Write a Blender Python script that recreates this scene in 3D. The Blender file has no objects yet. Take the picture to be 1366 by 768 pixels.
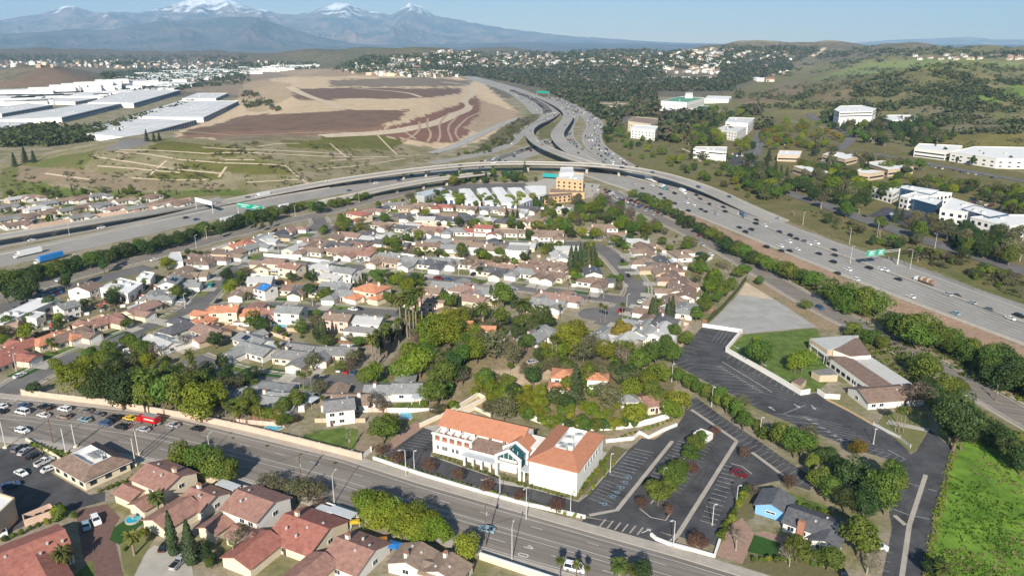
import bpy, math, random
import numpy as np
from mathutils import Vector, Matrix
R = math.radians
S = bpy.context.scene
COL = S.collection

# ------------------------------------------------------------ camera, sky, sun, exposure
CAM_H = 120.0
PITCH = 18.06
F = 1000.0                      # focal length in photograph pixels (1366 wide)
cam_d = bpy.data.cameras.new("camera"); cam = bpy.data.objects.new("camera", cam_d); COL.objects.link(cam)
cam.location = (0, 0, CAM_H); cam.rotation_euler = (R(90 - PITCH), 0, 0)
cam_d.sensor_width = 36; cam_d.lens = 36 * F / 1366; cam_d.clip_start = 1; cam_d.clip_end = 120000
S.camera = cam
SUN_EL, SUN_AZ = 29.0, 8.0      # shadows run away from the camera, 8 degrees to the right
W = bpy.data.worlds.new("World"); S.world = W; W.use_nodes = True
nt = W.node_tree; bg = nt.nodes["Background"]
sky = nt.nodes.new("ShaderNodeTexSky"); sky.sky_type = 'NISHITA'; sky.sun_disc = False
sky.sun_elevation = R(SUN_EL); sky.sun_rotation = R(180 + SUN_AZ)
sky.altitude = 200; sky.air_density = 1.0; sky.dust_density = 0.0; sky.ozone_density = 2.5
nt.links.new(sky.outputs[0], bg.inputs[0]); bg.inputs[1].default_value = 0.052
sl = bpy.data.lights.new("sun", 'SUN'); sl.energy = 5.0; sl.angle = R(0.5); sl.color = (1, .93, .82)
sun = bpy.data.objects.new("sun", sl); COL.objects.link(sun)
ld = Vector((math.sin(R(SUN_AZ)) * math.cos(R(SUN_EL)), math.cos(R(SUN_AZ)) * math.cos(R(SUN_EL)), -math.sin(R(SUN_EL))))
sun.rotation_euler = ld.to_track_quat('-Z', 'Y').to_euler(); sun.location = (0, -50, 300)
S.view_settings.view_transform = 'Standard'; S.view_settings.look = 'None'
S.view_settings.exposure = 0.74; S.view_settings.gamma = 1.0
S.render.engine = 'CYCLES'
HAZE = 4.7e-5
cy = S.cycles
cy.max_bounces = 4; cy.diffuse_bounces = 2; cy.glossy_bounces = 2; cy.transmission_bounces = 2; cy.volume_bounces = 1
cy.transparent_max_bounces = 4; cy.use_denoising = True; cy.caustics_reflective = False; cy.caustics_refractive = False
rnd = random.Random(7); NR = np.random.RandomState(11)

# ------------------------------------------------------------ rays of the photograph -> world
_ct, _st = math.cos(R(PITCH)), math.sin(R(PITCH))
def ray(px, py):
    x = px - 683.0; v = 384.0 - py
    return x, F * _ct + v * _st, -F * _st + v * _ct
def P(px, py, z=0.0):
    x, y, d = ray(px, py)
    t = (z - CAM_H) / min(d, -1e-3)
    return Vector((x * t, y * t, z))
def proj(x, y, z):
    zz = z - CAM_H
    dep = y * _ct - zz * _st
    return 683 + F * x / dep, 384 - F * (y * _st + zz * _ct) / dep

# ------------------------------------------------------------ terrain
def sstep(t):
    t = np.clip(t, 0, 1); return t * t * (3 - 2 * t)
def poly_dist(x, y, poly):
    """distance inside a polygon (0 outside)"""
    d = np.full(x.shape, 1e9); ins = np.zeros(x.shape, bool); n = len(poly)
    for i in range(n):
        ax, ay = poly[i]; bx, by = poly[(i + 1) % n]
        ex, ey = bx - ax, by - ay
        t = np.clip(((x - ax) * ex + (y - ay) * ey) / (ex * ex + ey * ey + 1e-9), 0, 1)
        d = np.minimum(d, np.hypot(x - ax - t * ex, y - ay - t * ey))
        c = ((ay > y) != (by > y)) & (x < (bx - ax) * (y - ay) / (by - ay + 1e-12) + ax)
        ins ^= c
    return np.where(ins, d, 0)
def inside(x, y, poly):
    ins = np.zeros(x.shape, bool); n = len(poly)
    for i in range(n):
        ax, ay = poly[i]; bx, by = poly[(i + 1) % n]
        ins ^= ((ay > y) != (by > y)) & (x < (bx - ax) * (y - ay) / (by - ay + 1e-12) + ax)
    return ins
def g0(*pts): return [tuple(P(a, b)[:2]) for a, b in pts]
def polar(px, d):
    x, y, _ = ray(px, 100); k = d / math.hypot(x, y); return (x * k, y * k)
def vnoise(x, y, s, seed=0):
    x = x / s + seed * 17.3; y = y / s - seed * 9.1
    return (np.sin(x * 1.7 + 1.3 * np.sin(y * 1.1 + seed)) + np.sin(y * 1.9 + 1.7 * np.sin(x * .9 + 2 * seed)) + np.sin((x + y) * 1.3 + seed)) / 3
LANDFILL = g0((-60, 262), (120, 268), (300, 262), (430, 252), (520, 228), (590, 205), (640, 190), (672, 165), (660, 140), (625, 108), (560, 99), (400, 99), (330, 120), (290, 160), (240, 183), (150, 192), (60, 205), (-60, 225))
KNOLL = g0((505, 500), (560, 440), (640, 420), (745, 440), (860, 490), (885, 545), (845, 566), (740, 560), (650, 548), (575, 572), (540, 560))
HILL = g0((925, 138), (985, 150), (1050, 160), (1110, 172), (1180, 196), (1250, 205), (1366, 226), (1600, 285)) + [polar(1600, 2600), polar(1366, 3000), polar(1150, 3000), polar(1000, 2300)]
FARH = [  # px, distance, height, lateral, radial
    (55, 2450, 66, 175, 230), (-90, 2600, 45, 250, 250), (560, 3500, 105, 380, 500), (470, 4300, 95, 600, 500), (720, 3900, 70, 420, 500),
    (860, 3200, 66, 420, 400), (925, 3300, 92, 260, 300), (1000, 4200, 128, 500, 500), (1090, 4300, 120, 420, 450), (1200, 4000, 118, 380, 450), (1320, 3900, 112, 420, 450),
    (1450, 3900, 105, 420, 450), (820, 4700, 88, 500, 400), (250, 6500, 72, 900, 600), (60, 6800, 88, 900, 600), (330, 5200, 58, 420, 300), (640, 5600, 92, 700, 500), (-150, 6000, 90, 900, 700), (145, 4300, 40, 300, 300)]
FARH = [polar(p, d) + (h, lw, rw) for p, d, h, lw, rw in FARH]
def T(x, y):
    x = np.asarray(x, float); y = np.asarray(y, float)
    z = 26 * sstep(poly_dist(x, y, LANDFILL) / 150)
    z = z + 6.5 * sstep(poly_dist(x, y, KNOLL) / 34)
    hd = poly_dist(x, y, HILL)
    z = z + (90 + 9 * vnoise(x, y, 160, 1)) * sstep(hd / 640) + np.minimum(hd, 160) / 160 * (5 * vnoise(x, y, 60, 2) + 2.5 * vnoise(x, y, 27, 3))
    for cx, cy_, h, lw, rw in FARH:
        L = math.hypot(cx, cy_); ux, uy = cx / L, cy_ / L
        a = ((x - cx) * uy - (y - cy_) * ux) / (lw * 1.6); b = ((x - cx) * ux + (y - cy_) * uy) / (rw * 1.6)
        q = np.clip(1 - a * a - b * b, 0, 1)
        z = np.maximum(z, q * q * (h + 0.14 * h * vnoise(x, y, 130, 4) + .07 * h * vnoise(x, y, 55, 5)))
    return z
AZ = np.concatenate([np.radians(np.arange(-180, -40, 4)), np.radians(np.arange(-40, 40.01, .16)), np.radians(np.arange(44, 180, 4))])
_r = [2, 10, 25, 50, 80]
while _r[-1] < 5200: _r.append(_r[-1] * 1.0072)
while _r[-1] < 27000: _r.append(_r[-1] * 1.07)
RR = np.array(_r)
GX = np.sin(AZ)[:, None] * RR[None]; GY = np.cos(AZ)[:, None] * RR[None]
GZ = T(GX, GY)
def Gb(px, py):
    """pixel arrays -> ground points (first hit of the ray with the terrain)"""
    px = np.atleast_1d(np.asarray(px, float)); py = np.atleast_1d(np.asarray(py, float))
    x, y, d = ray(px, py); hl = np.hypot(x, y); az = np.arctan2(x, y); sl_ = d / hl
    j = np.clip(np.searchsorted(AZ, az) - 1, 0, len(AZ) - 2); w = (az - AZ[j]) / (AZ[j + 1] - AZ[j])
    h = GZ[j] * (1 - w)[:, None] + GZ[j + 1] * w[:, None]
    e = h - (CAM_H + sl_[:, None] * RR[None])
    hit = e >= 0; hit[:, -1] = True; i = np.maximum(hit.argmax(1), 1); k = np.arange(len(px))
    e0, e1 = e[k, i - 1], e[k, i]; t = np.clip(-e0 / np.where(abs(e1 - e0) < 1e-9, 1e-9, e1 - e0), 0, 1)
    r = RR[i - 1] + t * (RR[i] - RR[i - 1]); z = h[k, i - 1] + t * (h[k, i] - h[k, i - 1])
    return np.stack([np.sin(az) * r, np.cos(az) * r, z], 1)
def G(px, py): return Vector(Gb(px, py)[0])
def hz(x, y):
    """height of the ground mesh at x, y"""
    az = math.atan2(x, y); r = math.hypot(x, y)
    j = min(max(int(np.searchsorted(AZ, az)) - 1, 0), len(AZ) - 2); i = min(max(int(np.searchsorted(RR, r)) - 1, 0), len(RR) - 2)
    u = (az - AZ[j]) / (AZ[j + 1] - AZ[j]); v = (r - RR[i]) / (RR[i + 1] - RR[i])
    return float((GZ[j, i] * (1 - u) + GZ[j + 1, i] * u) * (1 - v) + (GZ[j, i + 1] * (1 - u) + GZ[j + 1, i + 1] * u) * v)
def GP(px, py, up=0.0):
    """point `up` metres above the ground seen at the pixel"""
    p = G(px, py)
    for _ in range(4): p = P(px, py, hz(p.x, p.y) + up)
    return p

# ------------------------------------------------------------ materials
MATS = {}
def mat(name, col, rough=.85, var=.12, scale=.6, spec=.3, obj_var=0.0, bump=0.0, metal=0.0, col2=None, thr=None, emit=None, stretch=None):
    if name in MATS: return MATS[name]
    m = bpy.data.materials.new(name); m.use_nodes = True; MATS[name] = m
    n, l = m.node_tree.nodes, m.node_tree.links
    b = n["Principled BSDF"]; b.inputs["Roughness"].default_value = rough; b.inputs["Specular IOR Level"].default_value = spec; b.inputs["Metallic"].default_value = metal
    geo = n.new("ShaderNodeNewGeometry"); vec = geo.outputs["Position"]
    if stretch:
        mp = n.new("ShaderNodeMapping"); mp.vector_type = 'TEXTURE'; mp.inputs["Scale"].default_value = stretch[0]; mp.inputs["Rotation"].default_value = (0, 0, stretch[1]); l.new(vec, mp.inputs[0]); vec = mp.outputs[0]
    nz = n.new("ShaderNodeTexNoise"); nz.inputs["Scale"].default_value = scale; nz.inputs["Detail"].default_value = 6; nz.inputs["Roughness"].default_value = .68
    l.new(vec, nz.inputs["Vector"])
    mx = n.new("ShaderNodeMix"); mx.data_type = 'RGBA'
    a = [max(0, c * (1 - var)) for c in col]; bb = [min(1, c * (1 + var)) for c in (col2 or col)]
    mx.inputs["A"].default_value = (*a, 1); mx.inputs["B"].default_value = (*bb, 1)
    mr = n.new("ShaderNodeMapRange"); t0, t1 = thr or (.3, .7)
    mr.inputs["From Min"].default_value = t0; mr.inputs["From Max"].default_value = t1
    l.new(nz.outputs["Fac"], mr.inputs["Value"]); l.new(mr.outputs[0], mx.inputs["Factor"])
    out = mx.outputs["Result"]
    if obj_var:
        oi = n.new("ShaderNodeObjectInfo"); hs = n.new("ShaderNodeHueSaturation")
        m1 = n.new("ShaderNodeMapRange"); m1.inputs["To Min"].default_value = 1 - obj_var; m1.inputs["To Max"].default_value = 1 + obj_var
        m2 = n.new("ShaderNodeMath"); m2.operation = 'FRACT'; m3 = n.new("ShaderNodeMath"); m3.operation = 'MULTIPLY'; m3.inputs[1].default_value = 7.31
        m4 = n.new("ShaderNodeMapRange"); m4.inputs["To Min"].default_value = .5 - .12 * obj_var; m4.inputs["To Max"].default_value = .5 + .12 * obj_var
        l.new(oi.outputs["Random"], m1.inputs[0]); l.new(oi.outputs["Random"], m3.inputs[0]); l.new(m3.outputs[0], m2.inputs[0]); l.new(m2.outputs[0], m4.inputs[0])
        l.new(m1.outputs[0], hs.inputs["Value"]); l.new(m4.outputs[0], hs.inputs["Hue"]); l.new(out, hs.inputs["Color"]); out = hs.outputs[0]
    l.new(out, b.inputs["Base Color"])
    if bump:
        bp = n.new("ShaderNodeBump"); bp.inputs["Strength"].default_value = bump; bp.inputs["Distance"].default_value = .1; l.new(nz.outputs["Fac"], bp.inputs["Height"]); l.new(bp.outputs[0], b.inputs["Normal"])
    return m
def leafmat(name, col, col2, trans=.3, ov=.25, scale=.35):
    if name in MATS: return MATS[name]
    m = mat(name, col, rough=.6, var=.1, scale=scale, spec=.25, obj_var=ov, col2=col2)
    n, l = m.node_tree.nodes, m.node_tree.links
    b = n["Principled BSDF"]; o = n["Material Output"]
    tr = n.new("ShaderNodeBsdfTranslucent"); mx = n.new("ShaderNodeMixShader"); mx.inputs[0].default_value = trans
    src = b.inputs["Base Color"].links[0].from_socket; l.new(src, tr.inputs["Color"])
    l.new(b.outputs[0], mx.inputs[1]); l.new(tr.outputs[0], mx.inputs[2]); l.new(mx.outputs[0], o.inputs["Surface"])
    return m
M = {}
def dm(k, *a, **kw): M[k] = mat(k, *a, **kw)
dm('asphalt_lot', (.042, .042, .047), .9, .15, .14, col2=(.10, .099, .102), bump=.15, thr=(.28, .75))
dm('asphalt_road', (.155, .136, .118), .9, .12, .55, col2=(.255, .228, .20), bump=.1, stretch=((26, 1, 1), R(155)), thr=(.25, .72))
dm('asphalt_street', (.135, .127, .122), .9, .18, .06, col2=(.165, .156, .15))
dm('concrete_road', (.30, .283, .255), .9, .12, .02, col2=(.355, .335, .305), stretch=((1, 1, 1), 0), thr=(.25, .75))
dm('concrete', (.42, .39, .34), .9, .14, .25)
dm('sidewalk', (.40, .36, .31), .9, .15, .3)
dm('kerb', (.46, .43, .39), .9, .1, .5)
dm('paint_white', (.62, .61, .58), .8, .25, .9)
dm('paint_worn', (.09, .09, .09), .85, .2, .8, col2=(.5, .5, .49), thr=(.3, .62))
dm('paint_faint', (.27, .27, .27), .85, .35, .7)
dm('paint_yellow', (.6, .42, .1), .8, .2, .9)
dm('paint_blue', (.22, .35, .50), .8, .3, .9)
dm('grass', (.075, .13, .022), .95, .35, .25, col2=(.12, .17, .035), bump=.4)
dm('grass_dry', (.22, .19, .09), .95, .3, .3, col2=(.14, .16, .05))
dm('grass_field', (.06, .17, .010), .95, .3, .10, col2=(.16, .26, .03), bump=.7)
dm('roof_pale', (.46, .46, .45), .9, .14, .6)
dm('house_white', (.68, .65, .60), .9, .08, .4)
dm('turf', (.03, .085, .015), .95, .2, .5)
dm('dirt', (.30, .22, .15), .95, .25, .2)
dm('sand', (.54, .44, .32), .95, .2, .15)
dm('gravel', (.33, .32, .30), .95, .12, .12, col2=(.38, .37, .345))
dm('paver', (.34, .22, .17), .9, .2, .8)
dm('paver_dark', (.17, .10, .085), .9, .25, .8)
dm('mulch', (.20, .14, .09), .95, .35, .8, col2=(.12, .13, .05))
dm('white_stucco', (.80, .77, .71), .9, .06, .4)
dm('cream_stucco', (.70, .60, .45), .9, .07, .4)
dm('tan_stucco', (.52, .41, .29), .9, .08, .4)
dm('pink_stucco', (.66, .47, .38), .9, .1, .5)
dm('peach_wall', (.62, .44, .34), .9, .12, .5)
dm('grey_wall', (.42, .42, .42), .9, .08, .4)
dm('orange_stucco', (.56, .385, .22), .9, .08, .4)
dm('blue_wall', (.20, .42, .72), .8, .06, .5)
dm('brick_red', (.36, .17, .11), .9, .2, 2)
dm('trim_white', (.78, .77, .74), .7, .05, .5)
dm('roof_tile', (.44, .185, .105), .8, .08, .7, col2=(.47, .21, .125), bump=.2)
dm('roof_terracotta', (.50, .20, .11), .8, .22, .8, col2=(.56, .26, .15))
dm('roof_red', (.30, .115, .085), .85, .2, .8, col2=(.36, .15, .115))
dm('roof_brownred', (.275, .145, .115), .85, .2, .8, col2=(.335, .19, .15))
dm('roof_brown', (.19, .13, .10), .9, .22, .9, col2=(.24, .17, .135))
dm('roof_tan', (.235, .17, .13), .9, .2, .9, col2=(.29, .215, .165))
dm('roof_pink', (.27, .17, .135), .9, .16, .9, col2=(.32, .215, .175))
dm('roof_grey', (.19, .185, .18), .9, .2, .9, col2=(.245, .24, .235))
dm('roof_light', (.225, .23, .225), .9, .16, .9, col2=(.285, .29, .285))
dm('roof_dark', (.085, .087, .095), .9, .22, .9, col2=(.125, .125, .135))
dm('roof_charcoal', (.10, .103, .115), .9, .18, .9, col2=(.14, .142, .15))
dm('roof_white', (.74, .74, .73), .85, .06, .2)
dm('roof_offwhite', (.60, .59, .57), .85, .1, .1, col2=(.66, .66, .65))
dm('roof_warehouse', (.58, .58, .575), .85, .08, .03, col2=(.68, .68, .67))
dm('tarp_blue', (.03, .20, .55), .6, .1, .6)
dm('tarp_red', (.6, .06, .08), .6, .1, .6)
dm('wall_warehouse_blue', (.10, .14, .19), .8, .12, .1)
dm('glass', (.02, .028, .04), .12, .3, .5, spec=.6)
dm('glass_teal', (.02, .09, .10), .12, .3, .5, spec=.6)
dm('glass_blue', (.025, .07, .13), .12, .2, .5, spec=.6)
dm('solar', (.012, .02, .05), .2, .2, 1, spec=.5)
dm('metal_grey', (.36, .36, .36), .5, .1, 1, metal=.3)
dm('metal_pale', (.55, .55, .53), .55, .1, 1)
dm('metal_roof_pale', (.52, .55, .57), .5, .08, .6)
dm('wood_pole', (.16, .10, .065), .9, .2, 2)
dm('wood_fence', (.22, .13, .08), .9, .25, 1)
dm('bark', (.15, .11, .08), .95, .25, 2)
dm('bark_pale', (.34, .29, .23), .95, .2, 2)
dm('palm_bark', (.24, .19, .145), .95, .2, 2)
dm('garage', (.68, .65, .60), .7, .06, .6)
dm('door_dark', (.12, .06, .04), .6, .1, 1)
dm('pool', (.03, .36, .50), .05, .15, .6, spec=.6)
dm('pool_edge', (.55, .52, .47), .9, .1, .6)
dm('tyre', (.015, .015, .016), .8, .1, 3)
dm('rim', (.45, .45, .46), .35, .05, 3, metal=.5)
dm('lamp_red', (.4, .02, .02), .3, .05, 3)
dm('lamp_clear', (.75, .75, .72), .2, .05, 3)
dm('sign_green', (.01, .30, .20), .6, .06, .5)
dm('sign_teal', (.02, .30, .30), .6, .06, .5)
dm('sign_print', (.75, .8, .78), .6, .05, .5)
dm('bush_dark', (.06, .075, .03), .95, .2, 1)
CARC = {'white': (.78, .78, .77), 'silver': (.42, .43, .44), 'grey': (.16, .165, .17), 'black': (.012, .012, .014), 'blue': (.05, .10, .20), 'light_blue': (.25, .38, .45),
        'dark_red': (.15, .012, .015), 'red': (.45, .02, .02), 'yellow': (.75, .50, .03), 'brown': (.28, .22, .17), 'teal': (.03, .3, .33), 'orange': (.55, .22, .05), 'green': (.06, .13, .09)}
for k, c in CARC.items(): dm('paint_car_' + k, c, .28, .03, 1, spec=.6)

# ------------------------------------------------------------ mesh builder
class MB:
    def __init__(s): s.v = []; s.f = []; s.m = []; s.mats = []
    def mi(s, m):
        if m not in s.mats: s.mats.append(m)
        return s.mats.index(m)
    def add(s, vs, fs, m):
        o = len(s.v); k = s.mi(m); s.v.extend([tuple(v) for v in vs]); s.f.extend([tuple(i + o for i in f) for f in fs]); s.m.extend([k] * len(fs)); return s
    def box(s, c, d, m, rz=0.0, taper=1.0, ry=0.0):
        x, y, z = d[0] / 2, d[1] / 2, d[2] / 2
        vs = [(-x, -y, -z), (x, -y, -z), (x, y, -z), (-x, y, -z), (-x * taper, -y * taper, z), (x * taper, -y * taper, z), (x * taper, y * taper, z), (-x * taper, y * taper, z)]
        if ry: cr, sr = math.cos(ry), math.sin(ry); vs = [(a * cr + c_ * sr, b, -a * sr + c_ * cr) for a, b, c_ in vs]
        co, si = math.cos(rz), math.sin(rz)
        vs = [(c[0] + a * co - b * si, c[1] + a * si + b * co, c[2] + e) for a, b, e in vs]
        return s.add(vs, [(3, 2, 1, 0), (4, 5, 6, 7), (0, 1, 5, 4), (1, 2, 6, 5), (2, 3, 7, 6), (3, 0, 4, 7)], m)
    def prism(s, poly, z0, z1, m, mtop=None):
        """vertical prism of a 2-D polygon; z0, z1 may be lists"""
        n = len(poly); a = sum(poly[i][0] * poly[(i + 1) % n][1] - poly[(i + 1) % n][0] * poly[i][1] for i in range(n))
        if a < 0: poly = poly[::-1]
        lo = [(p[0], p[1], z0) for p in poly]; hi = [(p[0], p[1], z1) for p in poly]
        s.add(lo + hi, [(i, (i + 1) % n, n + (i + 1) % n, n + i) for i in range(n)], m)
        s.add(hi, [tuple(range(n))], mtop or m); s.add(lo, [tuple(range(n))[::-1]], m); return s
    def extr(s, prof, axis, a0, a1, m, c=(0, 0)):
        """extrude a profile (u,z) along x ('x': u=y) or y ('y': u=x)"""
        n = len(prof)
        f = (lambda u, z, a: (a, u, z)) if axis == 'x' else (lambda u, z, a: (u, a, z))
        vs = [f(u, z, a0) for u, z in prof] + [f(u, z, a1) for u, z in prof]
        s.add(vs, [(i, (i + 1) % n, n + (i + 1) % n, n + i) for i in range(n)], m)
        s.add(vs[:n], [tuple(range(n))[::-1]], m); s.add(vs[n:], [tuple(range(n))], m); return s
    def tube(s, p0, p1, r0, r1, m, n=6, caps=True):
        p0, p1 = Vector(p0), Vector(p1); d = (p1 - p0).normalized(); a = d.orthogonal().normalized(); b = d.cross(a)
        vs = []
        for p, r in ((p0, r0), (p1, r1)):
            for i in range(n):
                t = 2 * math.pi * i / n; vs.append(p + (a * math.cos(t) + b * math.sin(t)) * r)
        s.add(vs, [(i, (i + 1) % n, n + (i + 1) % n, n + i) for i in range(n)], m)
        if caps: s.add(vs[n:], [tuple(range(n))], m); s.add(vs[:n], [tuple(range(n))[::-1]], m)
        return s
    def chain(s, pts, rs, m, n=6):
        for i in range(len(pts) - 1): s.tube(pts[i], pts[i + 1], rs[i], rs[i + 1], m, n, caps=(i == len(pts) - 2))
        return s
    def mesh(s, name):
        me = bpy.data.meshes.new(name); me.from_pydata(s.v, [], s.f)
        for m in s.mats: me.materials.append(m)
        if len(s.mats) > 1: me.polygons.foreach_set("material_index", s.m)
        me.update(); return me
    def build(s, name, parent=None, loc=(0, 0, 0), rz=0.0):
        return obj(name, s.mesh(name), parent, loc, rz)
def obj(name, me, parent=None, loc=(0, 0, 0), rz=0.0, sc=None):
    o = bpy.data.objects.new(name, me); COL.objects.link(o); o.location = loc
    if rz: o.rotation_euler = (0, 0, rz)
    if sc: o.scale = sc if hasattr(sc, '__len__') else (sc, sc, sc)
    if parent: o.parent = parent
    return o
def npmesh(name, V, Fq, m, idx=None, mats=None):
    me = bpy.data.meshes.new(name); V = np.asarray(V, np.float32); Fq = np.asarray(Fq, np.int32); k = Fq.shape[1]
    me.vertices.add(len(V)); me.vertices.foreach_set("co", V.ravel()); me.loops.add(Fq.size); me.loops.foreach_set("vertex_index", Fq.ravel())
    me.polygons.add(len(Fq)); me.polygons.foreach_set("loop_start", np.arange(0, Fq.size, k, dtype=np.int32)); me.polygons.foreach_set("loop_total", np.full(len(Fq), k, np.int32))
    for q in (mats or [m]): me.materials.append(q)
    if idx is not None: me.polygons.foreach_set("material_index", np.asarray(idx, np.int32))
    me.update(calc_edges=True); return me
def struct(o): o["kind"] = "structure"; return o
THINGS = []
def tag(o, label, cat, group=None, px=None, base=True):
    o["label"] = label; o["category"] = cat
    if group: o["group"] = group
    THINGS.append((o, label, px, group)); return o
def thing(name, label, cat, loc, rz=0.0, group=None, px=None, sc=None):
    o = obj(name, None, None, loc, rz, sc); o.empty_display_size = 1
    return tag(o, label, cat, group, px)
# places named in labels
LM = [(60, 272, "in the tract beyond the ramp wall"), (200, 268, "in the tract beside the blank gantry board"), (20, 420, "by the white roofed shops"), (150, 385, "near the A-frame shop"),
      (30, 470, "near the tiled houses by the winding street"), (130, 435, "by the lower bend of the winding street"), (225, 385, "above the bend of the winding street"), (300, 345, "by the upper end of the winding street"),
      (340, 378, "near the house with the blue roof patch"), (300, 420, "near the orange tiled corner house"), (290, 460, "below the corner of the winding street"), (70, 510, "by the corner house on the avenue"),
      (180, 505, "in the dark grove behind the pink wall"), (280, 525, "above the red truck on the avenue"), (350, 525, "near the houses behind the pink wall"), (395, 470, "near the grey hip roofed house"),
      (460, 475, "by the cul-de-sac with parked cars"), (450, 535, "beside the white two storey house"), (530, 520, "by the large swimming pool"), (388, 385, "near the dark brown roof"), (395, 345, "behind the long white garden wall"),
      (455, 375, "near the pale two storey house"), (495, 390, "near the red tiled mansion"), (390, 420, "near the house with a small pool"), (490, 430, "beside the white gabled house"), (415, 320, "near the corner of the frontage road"),
      (478, 285, "near the big red tiled house"), (510, 310, "by the curved upper street"), (490, 340, "below the curved upper street"), (570, 278, "in front of the grey storage shed"), (650, 280, "in front of the storage sheds"),
      (705, 285, "below the last storage shed"), (560, 300, "on the second street below the sheds"), (640, 306, "near the two bright red roofs"), (710, 310, "at the cypress end of the second street"),
      (580, 335, "in the row above the long street"), (660, 350, "near the bare tree on the long street"), (715, 358, "near the brown gabled pair"), (580, 390, "below the long street"), (640, 400, "near the date palms"),
      (740, 395, "by the pink roofed pair"), (790, 370, "near the row of tall cypresses"), (760, 300, "in the wooded corner above the curve"), (830, 310, "above the curving street"), (870, 340, "outside the bend of the curving street"),
      (905, 375, "on the outer side of the bend"), (900, 420, "near the pale fan palm"), (820, 425, "at the foot of the curving street"), (860, 440, "near the yellow tree"), (600, 470, "on the palm side of the wooded knoll"),
      (540, 460, "by the tall palm row"), (690, 460, "on top of the wooded knoll"), (760, 500, "near the red tiled house on the knoll"), (830, 480, "on the car park side of the knoll"), (860, 530, "near the small tiled house on the knoll"),
      (640, 545, "behind the church roof"), (740, 560, "on the slope behind the church"), (620, 640, "along the church frontage"), (740, 665, "by the church front wall"), (880, 620, "in the church car park island"), (930, 640, "in the church car park"),
      (990, 560, "between the two car parks"), (1100, 630, "in the big grove by the far car park"), (1000, 690, "beside the blue walled house"), (1080, 700, "by the charcoal roofed house"), (930, 480, "at the gated end of the far car park"),
      (1010, 490, "in the far car park"), (1040, 470, "in the school yard"), (1140, 500, "beside the long school roof"), (1200, 545, "by the palms at the school"), (1280, 560, "at the top of the green field"), (1330, 680, "in the green field"),
      (1000, 360, "by the gravel lot"), (960, 385, "behind the fence of the gravel lot"), (1060, 400, "along the gravel lot's frontage road"), (1000, 320, "in the hedge of the jammed freeway"), (1130, 395, "in the hedge below the sign gantry"),
      (1250, 450, "in the hedge opposite the flat lorry"), (1330, 480, "in the thicket under the freeway verge"), (1180, 450, "beside the school frontage road"), (900, 275, "in the hedge by the car storage"), (1000, 250, "on the bank above the jammed freeway"), (1120, 300, "on the bank short of the gantry"),
      (1220, 340, "on the bank past the gantry"), (1320, 380, "on the scrub bank past the lorry"), (1200, 290, "in front of the large office"), (1300, 320, "near the end wing of the office"), (1240, 240, "behind the large office"), (1080, 220, "among the low offices"),
      (1130, 200, "below the round hillside offices"), (1200, 185, "under the hillside offices"), (1300, 210, "in front of the long white office"), (1010, 200, "by the office avenue"), (960, 200, "by the slotted white office"), (980, 170, "by the terraced white office"),
      (930, 140, "near the green roofed hall"), (860, 170, "by the cream hillside block"), (820, 200, "on the bank of the interchange"), (650, 235, "behind the storage sheds"), (760, 250, "by the orange hotel"), (800, 270, "beside the hotel lot"),
      (100, 345, "in the hedge by the blue lorry"), (240, 315, "in the middle of the lorry freeway hedge"), (330, 295, "by the green gantry sign"), (440, 265, "at the tail of the lorry freeway hedge"), (40, 380, "beside the shops' frontage road"),
      (60, 200, "in the trees under the warehouses"), (200, 150, "along the warehouse road"), (330, 140, "by the sandy pit"), (300, 225, "on the terraced landfill slope"), (500, 210, "on the lower landfill slope"), (640, 190, "on the scrub beside the interchange"),
      (60, 620, "by the restaurant car park"), (230, 620, "along the avenue pavement"), (300, 620, "on the tiled houses' avenue edge"), (380, 650, "by the olive trees on the avenue"), (210, 700, "in the front court of the tiled houses"), (250, 710, "by the tall pair of cypresses"),
      (120, 700, "by the brick drive"), (330, 720, "in front of the middle tiled house"), (530, 690, "in the tall hedge on the avenue"), (620, 730, "by the pale wall of the avenue"), (760, 745, "by the small palms on the avenue"), (830, 755, "opposite the blue walled house"), (480, 580, "by the dirt yard")]
def near(px, py):
    return min(LM, key=lambda q: (q[0] - px) ** 2 + ((q[1] - py) * 1.6) ** 2)[2]
ORD = "first,second,third,fourth,fifth,sixth,seventh,eighth,ninth,tenth,eleventh,twelfth".split(",")
def finish_labels():
    by = {}
    for o, lb, px, gr in THINGS: by.setdefault(lb, []).append((o, px or (690, 600), gr))
    for lb in [k for k, L in by.items() if len(L) > 12]:
        L = by.pop(lb)
        for o, px, gr in L:
            two = sorted(LM, key=lambda q: (q[0] - px[0]) ** 2 + ((q[1] - px[1]) * 1.6) ** 2)[1][2]; l2 = lb + ", also " + two
            if len(l2.replace('-', ' ').split()) > 16: l2 = lb
            o["label"] = l2; by.setdefault(l2, []).append((o, px, gr))
    for lb, L in by.items():
        if len(L) < 2: continue
        L.sort(key=lambda q: (q[1][0] - 690) ** 2 + (q[1][1] - 600) ** 2)
        if len(L) <= 12 and len(lb.replace('-', ' ').split()) <= 12:
            for i, (o, px, gr) in enumerate(L): o["label"] = lb + ", " + ORD[i] + " from the church"
        else:
            for o, px, gr in L: o["group"] = gr or "alike ones"
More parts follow.
